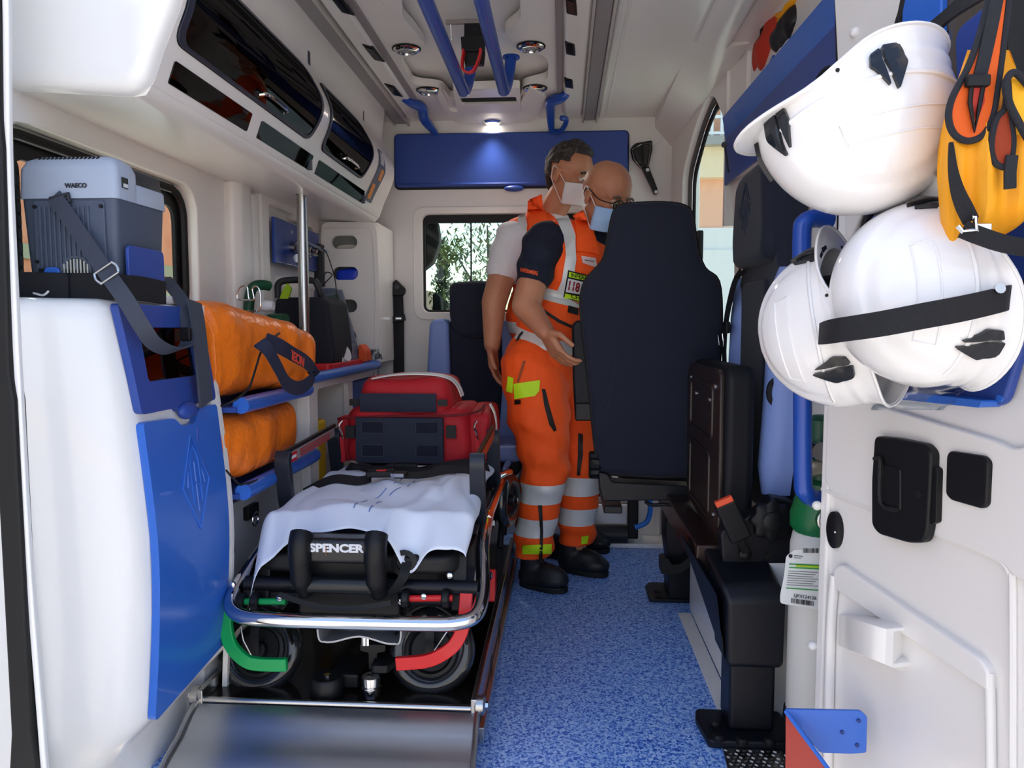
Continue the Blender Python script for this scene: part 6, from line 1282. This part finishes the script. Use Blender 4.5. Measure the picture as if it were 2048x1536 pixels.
obj('webbing', MB().ribbon([PY(2040, -60, .98), PY(2030, 150, .98), PY(2010, 420, .99)], (1, 0, 0), .022, .004), BLACKR, bb2)
# ------------------------------------------------------------------ blue and red corner guard by the door foot
cg = thing('corner_guard', 'blue plate with three screws and a side coloured as a red reflection at the foot of the open door', 'bracket', PY(1650, 1520, 1.25))
gp_ = ppoly([(1570, 1419), (1722, 1422), (1735, 1434), (1733, 1506), (1645, 1508), (1720, 1600), (1700, 1600)], 1.25)
obj('blue_plate', MB().prism(rpoly(ppoly([(1570, 1419), (1722, 1422), (1735, 1434), (1733, 1506), (1700, 1508), (1640, 1506)], 1.25), .004), xz(0), 1.25, 1.256), BLUE, cg, .002)
a0, a1 = PY(1571, 1422, 1.25), PY(1655, 1536, 1.17); a2 = PY(1570, 1560, 1.25); a3 = PY(1680, 1570, 1.15)
mb = MB(); mb.rings([[a0, a1, a3, a2], [p+V((.004, .002, 0)) for p in (a0, a1, a3, a2)]]); obj('red_side', mb, mat('brick_red_reflection', 'b23a30', .35), cg, .001)  # reflected red is put into the colour of this side face
obj('blue_edge', MB().tube([a0, a1, a3], .0035, 8), BLUE, cg)
for a, b_ in ((1717, 1441), (1684, 1464), (1714, 1490)): obj('screw', MB().lathe([(.0035, 0), (.0035, .002)], PY(a, b_, 1.25), (0, -1, 0), 10), mat('blue_screw', '17357c', .4), cg)
# ================================================================== PEOPLE
from mathutils.bvhtree import BVHTree
def limb(mb, pts, rads):
    for (a, ra), (b_, rb_) in zip(list(zip(pts, rads)), list(zip(pts, rads))[1:]): mb.caps(a, ra, b_, rb_, 14)
def ell(mb, c, ax, r):   # ellipsoid with axes ax=(f,s,u)
    M = Matrix((tuple(ax[0]), tuple(ax[1]), tuple(ax[2]))).transposed(); mb.ball(c, r, 10, M)
def hand(mb, w, d, pn, side, curl=.5, spread=.0):   # w wrist, d finger direction, pn palm normal (palm side), side = thumb side direction
    d = V(d).normalized(); pn = V(pn); pn = (pn-d*pn.dot(d)).normalized(); sd = V(side); sd = (sd-d*sd.dot(d)-pn*sd.dot(pn)).normalized()
    for k in (-.027, -.009, .009, .027): mb.caps(w+sd*k*.6, .017, w+d*.078+sd*k, .0135, 8)
    L = {-.031: (.026, .018, .015, .0072), -.0105: (.033, .023, .018, .0080), .0105: (.036, .025, .019, .0084), .031: (.031, .021, .018, .0080)}
    for k, (a, b_, c_, r) in L.items():
        p = w+d*.082+sd*k; ang = curl*.6; dd = d
        for s_ in (a, b_, c_):
            dd = (d*math.cos(ang)+pn*math.sin(ang)+sd*k*spread*6).normalized(); q = p+dd*s_*1.12; mb.caps(p, r*1.05, q, r*.93, 8); p = q; ang += curl*.55
    p = w+d*.020+sd*.030; q = p+(sd*.75+d*.6+pn*.3).normalized()*.036; mb.caps(p, .014, q, .0115, 8); r_ = q+(sd*.25+d*.95+pn*.25).normalized()*.032; mb.caps(q, .011, r_, .0095, 8); mb.caps(r_, .0095, r_+(d*.9+pn*.4).normalized()*.020, .0085, 8)
def bvh_of(o):
    me = o.data; return BVHTree.FromPolygons([v.co[:] for v in me.vertices], [p.vertices[:] for p in me.polygons])
def decal(name, poly, bvh, ma, parent, off=.003, step=5, th=.0012, bev=0):
    """a cloth piece sewn onto a garment: cut to outline, laid on the garment's surface"""
    us = [p[0] for p in poly]; vs_ = [p[1] for p in poly]
    cu = [min(us)+step*i for i in range(1, int((max(us)-min(us))/step)+1)]; cv_ = [min(vs_)+step*i for i in range(1, int((max(vs_)-min(vs_))/step)+1)]
    last = [None]
    def fn(u, v, w):
        d = ray(u, v).normalized(); h = bvh.ray_cast(O, d)
        if h[0] is None: p = last[0] or (O+d*2.7); 
        else: p = h[0]; last[0] = p
        if h[0] is not None:
            n = h[1] if h[1].dot(d) < 0 else -h[1]; n = (n-d*.6).normalized()
            return p+n*(off+(w > 0)*th)
        dist = (p-O).length; return O+d*dist-d*(off+(w > 0)*th)
    mb = sheet(poly, [], 1.0, fn=None, cuts=cu, cutv=cv_)
    for v in mb.b.verts: v.co = fn(v.co.x, v.co.y, v.co.z)
    return obj(name, mb, ma, parent, ang=60)
def dtext(body, x0, x1, y0, y1, h, bvh, ma, par, off=.006, name='lettering', shear=0, bold=.02):
    mb = text(body, 1.0, Matrix.Identity(4), .03, bold, shear=shear); xs = [v.co.x for v in mb.b.verts]; ys = [v.co.y for v in mb.b.verts]
    a, b_, c, d = min(xs), max(xs), min(ys), max(ys); last = PY(x0, y0, 2.6)
    for v in mb.b.verts:
        t = (v.co.x-a)/(b_-a); r = (v.co.y-c)/(d-c)-.5; px = x0+(x1-x0)*t; py = y0+(y1-y0)*t-r*h; dd = ray(px, py).normalized(); hh = bvh.ray_cast(O, dd)
        p = hh[0] if hh[0] else last; last = p; v.co = p-dd*(off+(v.co.z > 0)*.0006)
    return obj(name, mb, ma, par)
def stripes(me, bands, idx):   # bands: list of (point, normal, half width)
    b_ = bmesh.new(); b_.from_mesh(me)
    for p, n, h, *lim in bands:
        p = V(p); n = V(n).normalized()
        for s_ in (-1, 1): bmesh.ops.bisect_plane(b_, geom=b_.verts[:]+b_.edges[:]+b_.faces[:], plane_co=p+n*h*s_, plane_no=n)
        for f in b_.faces:
            c = f.calc_center_median(); d = (c-p).dot(n)
            if abs(d) < h and (not lim or lim[0](c)): f.material_index = idx
    b_.to_mesh(me); b_.free(); return me
def head_prims(mb, c, f, u, s, ears=True):
    f, u, s = V(f).normalized(), V(u).normalized(), V(s).normalized(); ax = (f, s, u)
    ell(mb, c+u*.030-f*.012, ax, (.096, .076, .088)); ell(mb, c+f*.018-u*.035, ax, (.070, .060, .080)); ell(mb, c+f*.030-u*.085, ax, (.045, .042, .028))
    ell(mb, c+f*.052+u*.012, ax, (.032, .058, .022)); ell(mb, c+f*.060-u*.062, ax, (.022, .030, .022))
    for k in (-1, 1): ell(mb, c+f*.048-u*.022+s*.036*k, ax, (.026, .022, .018)); ell(mb, c-u*.055+s*.048*k, ax, (.040, .014, .030))
    mb.caps(c+f*.080+u*.005, .009, c+f*.104-u*.030, .013, 10)
    for k in (-1, 1):
        ell(mb, c-f*.012+s*.078*k-u*.012, ((f-u*.2+s*k*.3).normalized(), s, u), (.018, .008, .032)); ell(mb, c-f*.004+s*.080*k+u*.004, ax, (.016, .006, .012))
def face_bits(root, c, f, u, s, glasses=False, brow=HAIR, gaze=0):
    f, u, s = V(f).normalized(), V(u).normalized(), V(s).normalized()
    for k in (-1, 1):
        e = c+f*.074+s*.031*k-u*.008
        obj('eye', MB().ball(e, .0125, 8), mat('eye_white', 'd9d0c8', .2), root); g = e+(f-u*.45).normalized()*.0085; obj('iris', MB().ball(g, .0058, 6), mat('dark_iris', '2a1c14', .1), root)
        mb = MB(); mb.tube(spline([e+s*-.017+f*.004, e+u*.010+f*.011, e+s*.017+f*.002], 5), .0036, 6); obj('upper_lid', mb, SKIN, root)
        mb = MB(); mb.tube(spline([e-s*.019+u*.018+f*.006, e+u*.024+f*.013, e+s*.020+u*.018+f*.004], 5), .0042, 6); obj('eyebrow', mb, brow, root)
    if glasses:
        g_ = None
        for k in (-1, 1):
            e = c+f*.100+s*.034*k-u*.012
            r_ = [e+(s*math.cos(a)*.024+u*math.sin(a)*.019-f*abs(math.cos(a))*.004*0) for a in [i*PI/12 for i in range(24)]]
            o_ = obj('spectacle_rim', MB().tube(r_, .0022, 8, closed=True), BLACKR, root if g_ is None else g_); g_ = g_ or o_
            obj('spectacle_lens', MB().grid(lambda a, b_: e+s*(.022*(2*a-1))*math.sqrt(max(0, 1-(2*b_-1)**2))+u*.017*(2*b_-1), 6, 6, .0006), GLASS, o_ if o_ == g_ else g_)
            obj('spectacle_arm', MB().tube(spline([e+s*.024*k+u*.005, e+s*.050*k-f*.05+u*.006, c-f*.012+s*.083*k+u*.014, c-f*.035+s*.080*k-u*.004], 5), .0020, 6), BLACKR, g_)
        obj('spectacle_bridge', MB().tube(spline([c+f*.101+s*.011-u*.006, c+f*.105-u*.003, c+f*.101-s*.011-u*.006], 4), .002, 6), BLACKR, g_)
def face_mask(root, c, f, u, s, ma):
    f, u, s = V(f).normalized(), V(u).normalized(), V(s).normalized()
    def fn(a, b_):
        x = (2*a-1); z = -.028-.082*b_; r = .098+.020*math.exp(-((b_-.30)/.28)**2)*math.exp(-(x/.40)**2)-.020*max(0, b_-.6)
        A = x*math.radians(68); p = c-f*.004+f*math.cos(A)*r+s*math.sin(A)*(r*.80)+u*z
        return p+u*.004*math.cos(x*3)+f*.0016*math.sin(b_*26)*(1-abs(x))
    o = obj('face_mask', MB().grid(fn, 22, 16, .0016), ma, root, ang=0)
    for k, a in ((-1, 0), (1, 1)):
        e = c-f*.022+s*.086*k
        obj('ear_loop', MB().tube(spline([fn(a, .04), fn(a, .04).lerp(e+u*.022, .5), e+u*.020, e-f*.008, e-u*.034, fn(a, .95).lerp(e-u*.034, .5), fn(a, .95)], 5), .0016, 6), mat('white_elastic', 'e2dcd8', .7), o)
    obj('nose_wire', MB().tube([fn(.35, .05)+f*.001, fn(.5, .03)+f*.002, fn(.65, .05)+f*.001], .0018, 6), ma, o)
def shoe(root, heel, toe, par_label=None):
    heel, toe = V(heel), V(toe); d = (toe-heel); L = d.length; d.normalize(); s = V((-d.y, d.x, 0)); u = V((0, 0, 1))
    mb = MB(); P = heel+u*.045
    mb.caps(P+d*.035, .040, P+d*.14, .040, 12); ell(mb, P+d*(L-.065)+u*-.003, (d, s, u), (.072, .048, .036)); ell(mb, P+d*.10+u*.012, (d, s, u), (.09, .040, .042)); mb.caps(P+d*.045+u*.03, .042, P+d*.05+u*.085, .043, 12)
    me = remesh(mb, .006, 5); 
    for v in me.vertices: v.co.z = max(v.co.z, .014)
    o = obj('shoe', me, mat('black_leather', '17181c', .5), root, ang=0)
    out = []
    for k in range(28):
        a = 2*PI*k/28; x = L/2+math.cos(a)*L/2*1.02; w = .036+.014*max(0, math.cos(a)*1.0+.2)
        out.append(heel+d*x+s*math.sin(a)*w)
    mb = MB(); mb.rings([[V((p.x, p.y, z)) for p in out] for z in (.001, .022)]); obj('sole', mb, BLACKR, o, .004)
    for k in range(4):
        q = P+d*(L*.40+k*.022)+u*(.062-k*.010); obj('lace', MB().tube(spline([q-s*.024-u*.006, q+u*.004, q+s*.024-u*.006], 3), .003, 6), BLACKR, o)
    return o
def person(label, J, body_extra=None):
    t = thing('person', label, 'person', (J['hipc'][0], J['hipc'][1], 0)); return t
# ---------------------------------------------------------------- bald man (front)
fA = V((.80, -.60, 0)).normalized(); sA_ = V((.60, .80, 0)).normalized()   # facing, his left
pA_ = thing('person', 'bald man with glasses and blue mask in orange rescue vest, leaning behind the navy seat', 'person', (.0, 2.75, 0))
hipc = PY(1098, 745, 2.78); chest = PY(1145, 545, 2.74); neckb = PY(1180, 478, 2.72)
shR = PY(1086, 488, 2.60); shL = chest+(chest-shR)*.9+V((0, 0, .02)); elR = PY(1052, 612, 2.52); wrR = PY(1090, 662, 2.46)
elL = shL+V((.06, .0, -.27)); wrL = elL+V((.18, -.16, -.06))
hdA = PY(1214, 392, 2.66); hf = V((.62, -.68, -.38)).normalized(); hs_ = V((.74, .67, 0)).normalized(); hu = hs_.cross(hf)*-1
if hu.z < 0: hu = -hu
ankR = V((-.105, 2.70, .10)); ankL = V((.055, 2.88, .10)); knR = PY(1092, 925, 2.66); knL = PY(1165, 925, 2.80)
hpR = hipc+V((-.055, -.085, 0)); hpL = hipc+V((.06, .085, 0))
def body(pref, hipc, chest, neckb, hd, hf, hu, hs_, arms, legs, hands):
    mb = MB()
    head_prims(mb, hd, hf, hu, hs_)
    limb(mb, [neckb-V((0, 0, .02)), neckb+V((0, 0, .03)), hd-hu*.07-hf*.02], [.062, .058, .054])
    limb(mb, [hipc, hipc.lerp(chest, .5), chest, neckb-V((0, 0, .05))], [.125, .120, .135, .09])
    for a in arms: limb(mb, a, [.058, .049, .031])
    for l_ in legs: limb(mb, l_, [.088, .060, .042])
    for h in hands: hand(mb, *h)
    return remesh(mb, .0048, 4, 'body', .5)
hdR = (wrR, (V((.48, -.15, -.85))), (V((.75, .45, .3))), V((.3, -.8, .3)), .6)
bmA = body('A', hipc, chest, neckb, hdA, hf, hu, hs_, [[shR, elR, wrR], [shL, elL, wrL]], [[hpR, knR, ankR], [hpL, knL, ankL]], [hdR, (wrL, (.6, -.5, -.4), (0, 0, -1), (-.6, -.6, .2), .4)])
obj('body', bmA, SKIN, pA_, ang=0)
face_bits(pA_, hdA, hf, hu, hs_, glasses=True, brow=mat('grey_brow', '6a5a50', .8)); face_mask(pA_, hdA, hf, hu, hs_, mat('blue_surgical_mask', '9dbfe6', .8))
# trousers
def trousers(legs, hipc, ax, extra=0):
    mb = MB(); f, s = ax
    for h, k, a in legs:
        a2 = a+V((0, 0, .02)); limb(mb, [h+V((0, 0, .02)), h.lerp(k, .55)+V((0, 0, 0)), k, k.lerp(a2, .35), a2+V((0, 0, .02))], [.122, .112, .088, .078, .070])
    ell(mb, hipc+V((0, 0, .0)), (f, s, V((0, 0, 1))), (.135, .175, .13))
    me = remesh(mb, .009, 5, 'trousers')
    NN = [v.normal.copy() for v in me.vertices]
    for v in me.vertices:
        q = v.co.copy(); zz = q.z
        cr = math.sin(zz*60+q.x*20+q.y*14)*.5+noise.noise(V((q.x*12, q.y*12, zz*16)))
        k = .0075*(1.3 if (.36 < zz < .62 or zz < .2) else .7); n = NN[v.index]; v.co = q+n*cr*k
        if v.co.z < .115: v.co.z = .115
    return me
LA = [(hpR, knR, ankR), (hpL, knL, ankL)]
me = trousers(LA, hipc, (fA, sA_)); stripes(me, [((0, 0, .361), (0, 0, 1), .037), ((0, 0, .235), (0, 0, 1), .034)], 1)
trA = obj('trousers', me, [HIVIS, REFL], pA_, ang=0); bt_ = bvh_of(trA)
decal('pocket_flap', [(1028, 768), (1080, 760), (1078, 782), (1070, 792), (1030, 798)], bt_, HIVISY, trA, .004)
decal('pocket_flap', [(1017, 752), (1028, 756), (1026, 786), (1014, 782)], bt_, HIVISY, trA, .004)
decal('flap_tab', [(1030, 800), (1042, 799), (1042, 808), (1030, 809)], bt_, BLACKR, trA, .004)
ZIP = mat('black_zip', '1a1210', .6)
decal('thigh_zip', [(1083, 778), (1090, 778), (1098, 810), (1112, 860), (1108, 864), (1098, 850), (1088, 810)], bt_, ZIP, trA, .004, 4)
decal('thigh_zip', [(1156, 866), (1165, 868), (1166, 910), (1160, 950), (1154, 950), (1156, 910)], bt_, ZIP, trA, .004, 4)
decal('ankle_zip', [(1076, 1010), (1084, 1010), (1086, 1060), (1084, 1125), (1078, 1125), (1080, 1060)], bt_, ZIP, trA, .004, 4)
decal('ankle_tab', [(1046, 1090), (1102, 1088), (1102, 1106), (1046, 1108)], bt_, HIVISY, trA, .004)
decal('ankle_tab', [(1163, 1072), (1177, 1070), (1174, 1086), (1162, 1088)], bt_, HIVISY, trA, .004)
decal('pocket_seam', [(1046, 722), (1052, 722), (1038, 765), (1034, 765)], bt_, mat('brown_zip', '9a4a22', .7), trA, .003, 4)
shoe(pA_, PZ(1040, 1172, .0)+V((.0, .01, 0)), PZ(1134, 1186, 0)+V((0, 0, 0))); shoe(pA_, PZ(1118, 1140, 0), PZ(1216, 1154, 0))
# shirt with sleeve
mb = MB(); limb(mb, [shR+V((.03, .04, .01)), shR, shR.lerp(elR, .55)], [.075, .074, .064]); limb(mb, [shL, shL.lerp(elL, .55)], [.072, .062]); limb(mb, [chest-V((0, 0, .1)), chest+V((0, 0, .02)), neckb-V((0, 0, .03)), neckb+V((.005, -.005, .022))], [.11, .115, .09, .066])
me = remesh(mb, .008, 4)
NN = [v.normal.copy() for v in me.vertices]
for v in me.vertices: v.co += NN[v.index]*(.004*math.sin(v.co.z*70+v.co.x*30)+.004*noise.noise(v.co*14))
b_ = bmesh.new(); b_.from_mesh(me); dd = (elR-shR).normalized()
bmesh.ops.bisect_plane(b_, geom=b_.verts[:]+b_.edges[:]+b_.faces[:], plane_co=shR.lerp(elR, .62), plane_no=dd, clear_outer=False); b_.to_mesh(me); b_.free()
shA = obj('shirt', me, NAVY, pA_, ang=0)
dtext('INFERMIERE', 1041, 1076, 539, 547, 8, bvh_of(shA), mat('orange_print', 'f05a1c', .6), shA, .003, 'sleeve_print')
# vest
def vest(hipc, chest, neckb, shR, shL, f, s, name, root, hem):
    mb = MB(); u = V((0, 0, 1))
    lean = (chest-hipc).normalized()
    ell(mb, hipc+V((0, 0, .045)), (f, s, u), (.155, .192, .135)); ell(mb, hipc.lerp(chest, .5), (f, s, u), (.150, .190, .17)); ell(mb, chest, (f, s, lean), (.152, .182, .15))
    for sh, k in ((shR, -1), (shL, 1)): limb(mb, [neckb-V((0, 0, .005))+s*.03*k, sh.lerp(neckb, .42)+V((0, 0, .014)), sh.lerp(neckb, .16)+V((0, 0, .008))], [.060, .066, .068])
    me = remesh(mb, .0085, 4, 'vest')
    NN = [v.normal.copy() for v in me.vertices]
    for v in me.vertices:
        q = v.co.copy(); v.co = q+NN[v.index]*(.006*noise.noise(V((q.x*9, q.y*9, q.z*5)))+.003*math.sin(q.z*34+q.x*26))
    b_ = bmesh.new(); b_.from_mesh(me)
    bmesh.ops.bisect_plane(b_, geom=b_.verts[:]+b_.edges[:]+b_.faces[:], plane_co=hipc+V((0, 0, hem)), plane_no=(f*.10-u).normalized(), clear_outer=True)
    hole = bmesh.ops.holes_fill(b_, edges=[e for e in b_.edges if e.is_boundary]); b_.to_mesh(me); b_.free(); return me
me = vest(hipc, chest, neckb, shR, shL, fA, sA_, 'vest', pA_, -.055)
d_ = (V((.18, -.05, -.98))).normalized(); n1 = V((.26, -.14, 1)).normalized()
stripes(me, [(PY(1100, 690, 2.60), n1, .023), (PY(1130, 598, 2.60), n1, .020)], 1)
veA = obj('vest', me, [HIVIS, REFL], pA_, ang=0); bv = bvh_of(veA)
decal('shoulder_tape', [(1112, 438), (1136, 430), (1150, 470), (1152, 520), (1144, 575), (1128, 600), (1108, 596), (1124, 560), (1132, 510), (1126, 470)], bv, REFL, veA, .004)
decal('collar_flap', [(1146, 430), (1166, 420), (1178, 450), (1190, 480), (1198, 512), (1180, 506), (1152, 504), (1152, 470)], bv, HIVIS, veA, .009, th=.004)
decal('armhole_edge', [(1048, 512), (1058, 480), (1082, 456), (1104, 452), (1106, 457), (1084, 462), (1064, 484), (1054, 514)], bv, HIVIS, veA, .006, 4)
bdg = decal('badge_panel', [(1136, 540), (1198, 556), (1190, 612), (1126, 596)], bv, BLACKR, veA, .005)
decal('badge_yellow', [(1138, 543), (1196, 558), (1194, 566), (1137, 553)], bv, HIVISY, bdg, .008)
decal('badge_silver', [(1136, 556), (1194, 570), (1190, 592), (1131, 582)], bv, mat('label_white', 'd8dade', .5), bdg, .008)
decal('badge_yellow', [(1130, 585), (1190, 597), (1188, 608), (1128, 596)], bv, HIVISY, bdg, .008)
dtext('INFERMIERE', 1142, 1196, 549.5, 562, 8, bv, INKB, bdg, .012); dtext('118', 1136, 1160, 570, 576, 20, bv, mat('dark_red_print', '8f1420', .6), bdg, .012, shear=.25, bold=.04)
dtext('AO', 1165, 1176, 573, 576, 6, bv, INK, bdg, .012); dtext('SO', 1164, 1175, 582, 585, 6, bv, INK, bdg, .012); dtext('CHIETI', 1142, 1180, 592, 601, 8, bv, INKB, bdg, .012)
decal('name_card', [(1162, 512), (1190, 516), (1194, 536), (1164, 526)], bv, mat('pale_card', 'e3c8c4', .5), veA, .006); decal('card_print', [(1168, 519), (1186, 522), (1186, 524), (1168, 521)], bv, INK, veA, .010)
decal('waist_zip', [(1078, 618), (1084, 616), (1120, 640), (1160, 658), (1158, 663), (1116, 645)], bv, ZIP, veA, .004, 4)
decal('black_buckle', [(1136, 612), (1156, 618), (1154, 631), (1134, 625)], bv, BLACKR, veA, .006)
decal('black_edge', [(1032, 684), (1040, 668), (1046, 662), (1048, 665), (1042, 672), (1035, 688)], bv, ZIP, veA, .004, 4)
# ---------------------------------------------------------------- man behind
fB = V((.86, -.50, 0)).normalized(); sB_ = V((.50, .86, 0)).normalized()
pB_ = thing('person', 'dark haired man with white mask and white sleeves in orange vest behind the bald man', 'person', (-.0, 3.05, 0))
hipB = PY(1098, 735, 3.08); chB = PY(1085, 525, 3.06); nkB = PY(1098, 452, 3.05)
shRB = PY(1026, 478, 2.94); shLB = chB+(chB-shRB)*.85+V((0, 0, .03)); elRB = PY(988, 605, 2.88); wrRB = PY(984, 692, 2.84)
elLB = shLB+V((.03, .04, -.27)); wrLB = elLB+V((.12, -.12, -.2))
hdB = PY(1142, 350, 3.00); hfB = V((.80, -.56, -.26)).normalized(); hsB = V((.57, .82, 0)).normalized(); huB = hsB.cross(hfB); huB = huB if huB.z > 0 else -huB
aRB = V((-.13, 3.10, .10)); aLB = V((.06, 3.20, .10)); kRB = V((-.09, 3.08, .46)); kLB = V((.06, 3.16, .46)); hRB = hipB+V((-.05, -.085, 0)); hLB = hipB+V((.05, .085, 0))
mB = body('B', hipB, chB, nkB, hdB, hfB, huB, hsB, [[shRB, elRB, wrRB], [shLB, elLB, wrLB]], [[hRB, kRB, aRB], [hLB, kLB, aLB]], [(wrRB, (.10, -.1, -1), (.9, -.2, .1), (.3, -.9, 0), .45), (wrLB, (.3, -.2, -1), (-.9, 0, 0), (.3, -.6, 0), .45)])
obj('body', mB, SKIN, pB_, ang=0); face_bits(pB_, hdB, hfB, huB, hsB); face_mask(pB_, hdB, hfB, huB, hsB, mat('white_surgical_mask', 'e3dfe0', .8))
mb = MB(); mb.ball((0, 0, 0), (1, 1, 1), 44)
kill = []
for v in mb.b.verts:
    q = v.co.copy(); a, b2, c2 = q.x, q.y, q.z
    if (a > .50 and c2 < .50) or (a > .05 and c2 < .12) or c2 < -.55 or (abs(b2) > .55 and c2 < -.02 and a > -.35): kill.append(v)
    r = 1+.05*noise.noise(q*5)+.03*noise.noise(q*14)+(.06 if c2 > .6 and a > 0 else 0)
    v.co = hdB+huB*.030-hfB*.014+hfB*a*.106*r+hsB*b2*.086*r+huB*c2*.101*r
bmesh.ops.delete(mb.b, geom=kill, context='VERTS')
gr_ = bmesh.ops.solidify(mb.b, geom=mb.b.faces[:], thickness=.014); obj('hair', remesh(mb, .0045, 6), HAIR, pB_, ang=0)
mb = MB(); 
for k in range(5): mb.caps(hdB-hfB*(.085-.004*k)-huB*(.02+.014*k)+hsB*(-.03+.012*k), .016, hdB-hfB*.083-huB*(.055+.008*k)+hsB*(-.02+.01*k), .011, 8)
obj('nape_hair', remesh(mb, .006, 3), HAIR, pB_, ang=0)
me = trousers([(hRB, kRB, aRB), (hLB, kLB, aLB)], hipB, (fB, sB_)); stripes(me, [((0, 0, .361), (0, 0, 1), .037), ((0, 0, .235), (0, 0, 1), .034)], 1); obj('trousers', me, [HIVIS, REFL], pB_, ang=0)
shoe(pB_, (-.15, 3.12, 0), (.07, 3.02, 0)); shoe(pB_, (.01, 3.22, 0), (.20, 3.12, 0))
mb = MB(); limb(mb, [shRB+V((.03, .03, .0)), shRB, shRB.lerp(elRB, .45)], [.072, .074, .070]); limb(mb, [shLB, shLB.lerp(elLB, .5)], [.070, .062]); limb(mb, [chB-V((0, 0, .1)), chB, nkB-V((0, 0, .03)), nkB+V((.004, -.004, .015))], [.11, .115, .085, .066])
me = remesh(mb, .008, 4)
NN = [v.normal.copy() for v in me.vertices]
for v in me.vertices: v.co += NN[v.index]*(.003*math.sin(v.co.z*60+v.co.x*40)+.004*noise.noise(v.co*12))
obj('shirt', me, TEEW, pB_, ang=0)
me = vest(hipB, chB, nkB, shRB, shLB, fB, sB_, 'vest', pB_, -.04); stripes(me, [((0, 0, 1.135), (.05, 0, 1), .024), ((0, 0, .93), (.1, 0, 1), .022)], 1)
veB = obj('vest', me, [HIVIS, REFL], pB_, ang=0); bvB = bvh_of(veB)
decal('shoulder_tape', [(1036, 432), (1050, 426), (1054, 450), (1046, 500), (1042, 560), (1032, 560), (1030, 500), (1036, 450)], bvB, REFL, veB, .004)
decal('collar_flap', [(1056, 400), (1084, 388), (1086, 420), (1100, 452), (1056, 462), (1054, 430)], bvB, HIVIS, veB, .010, th=.004)

bpy.data.scenes.remove(TS)
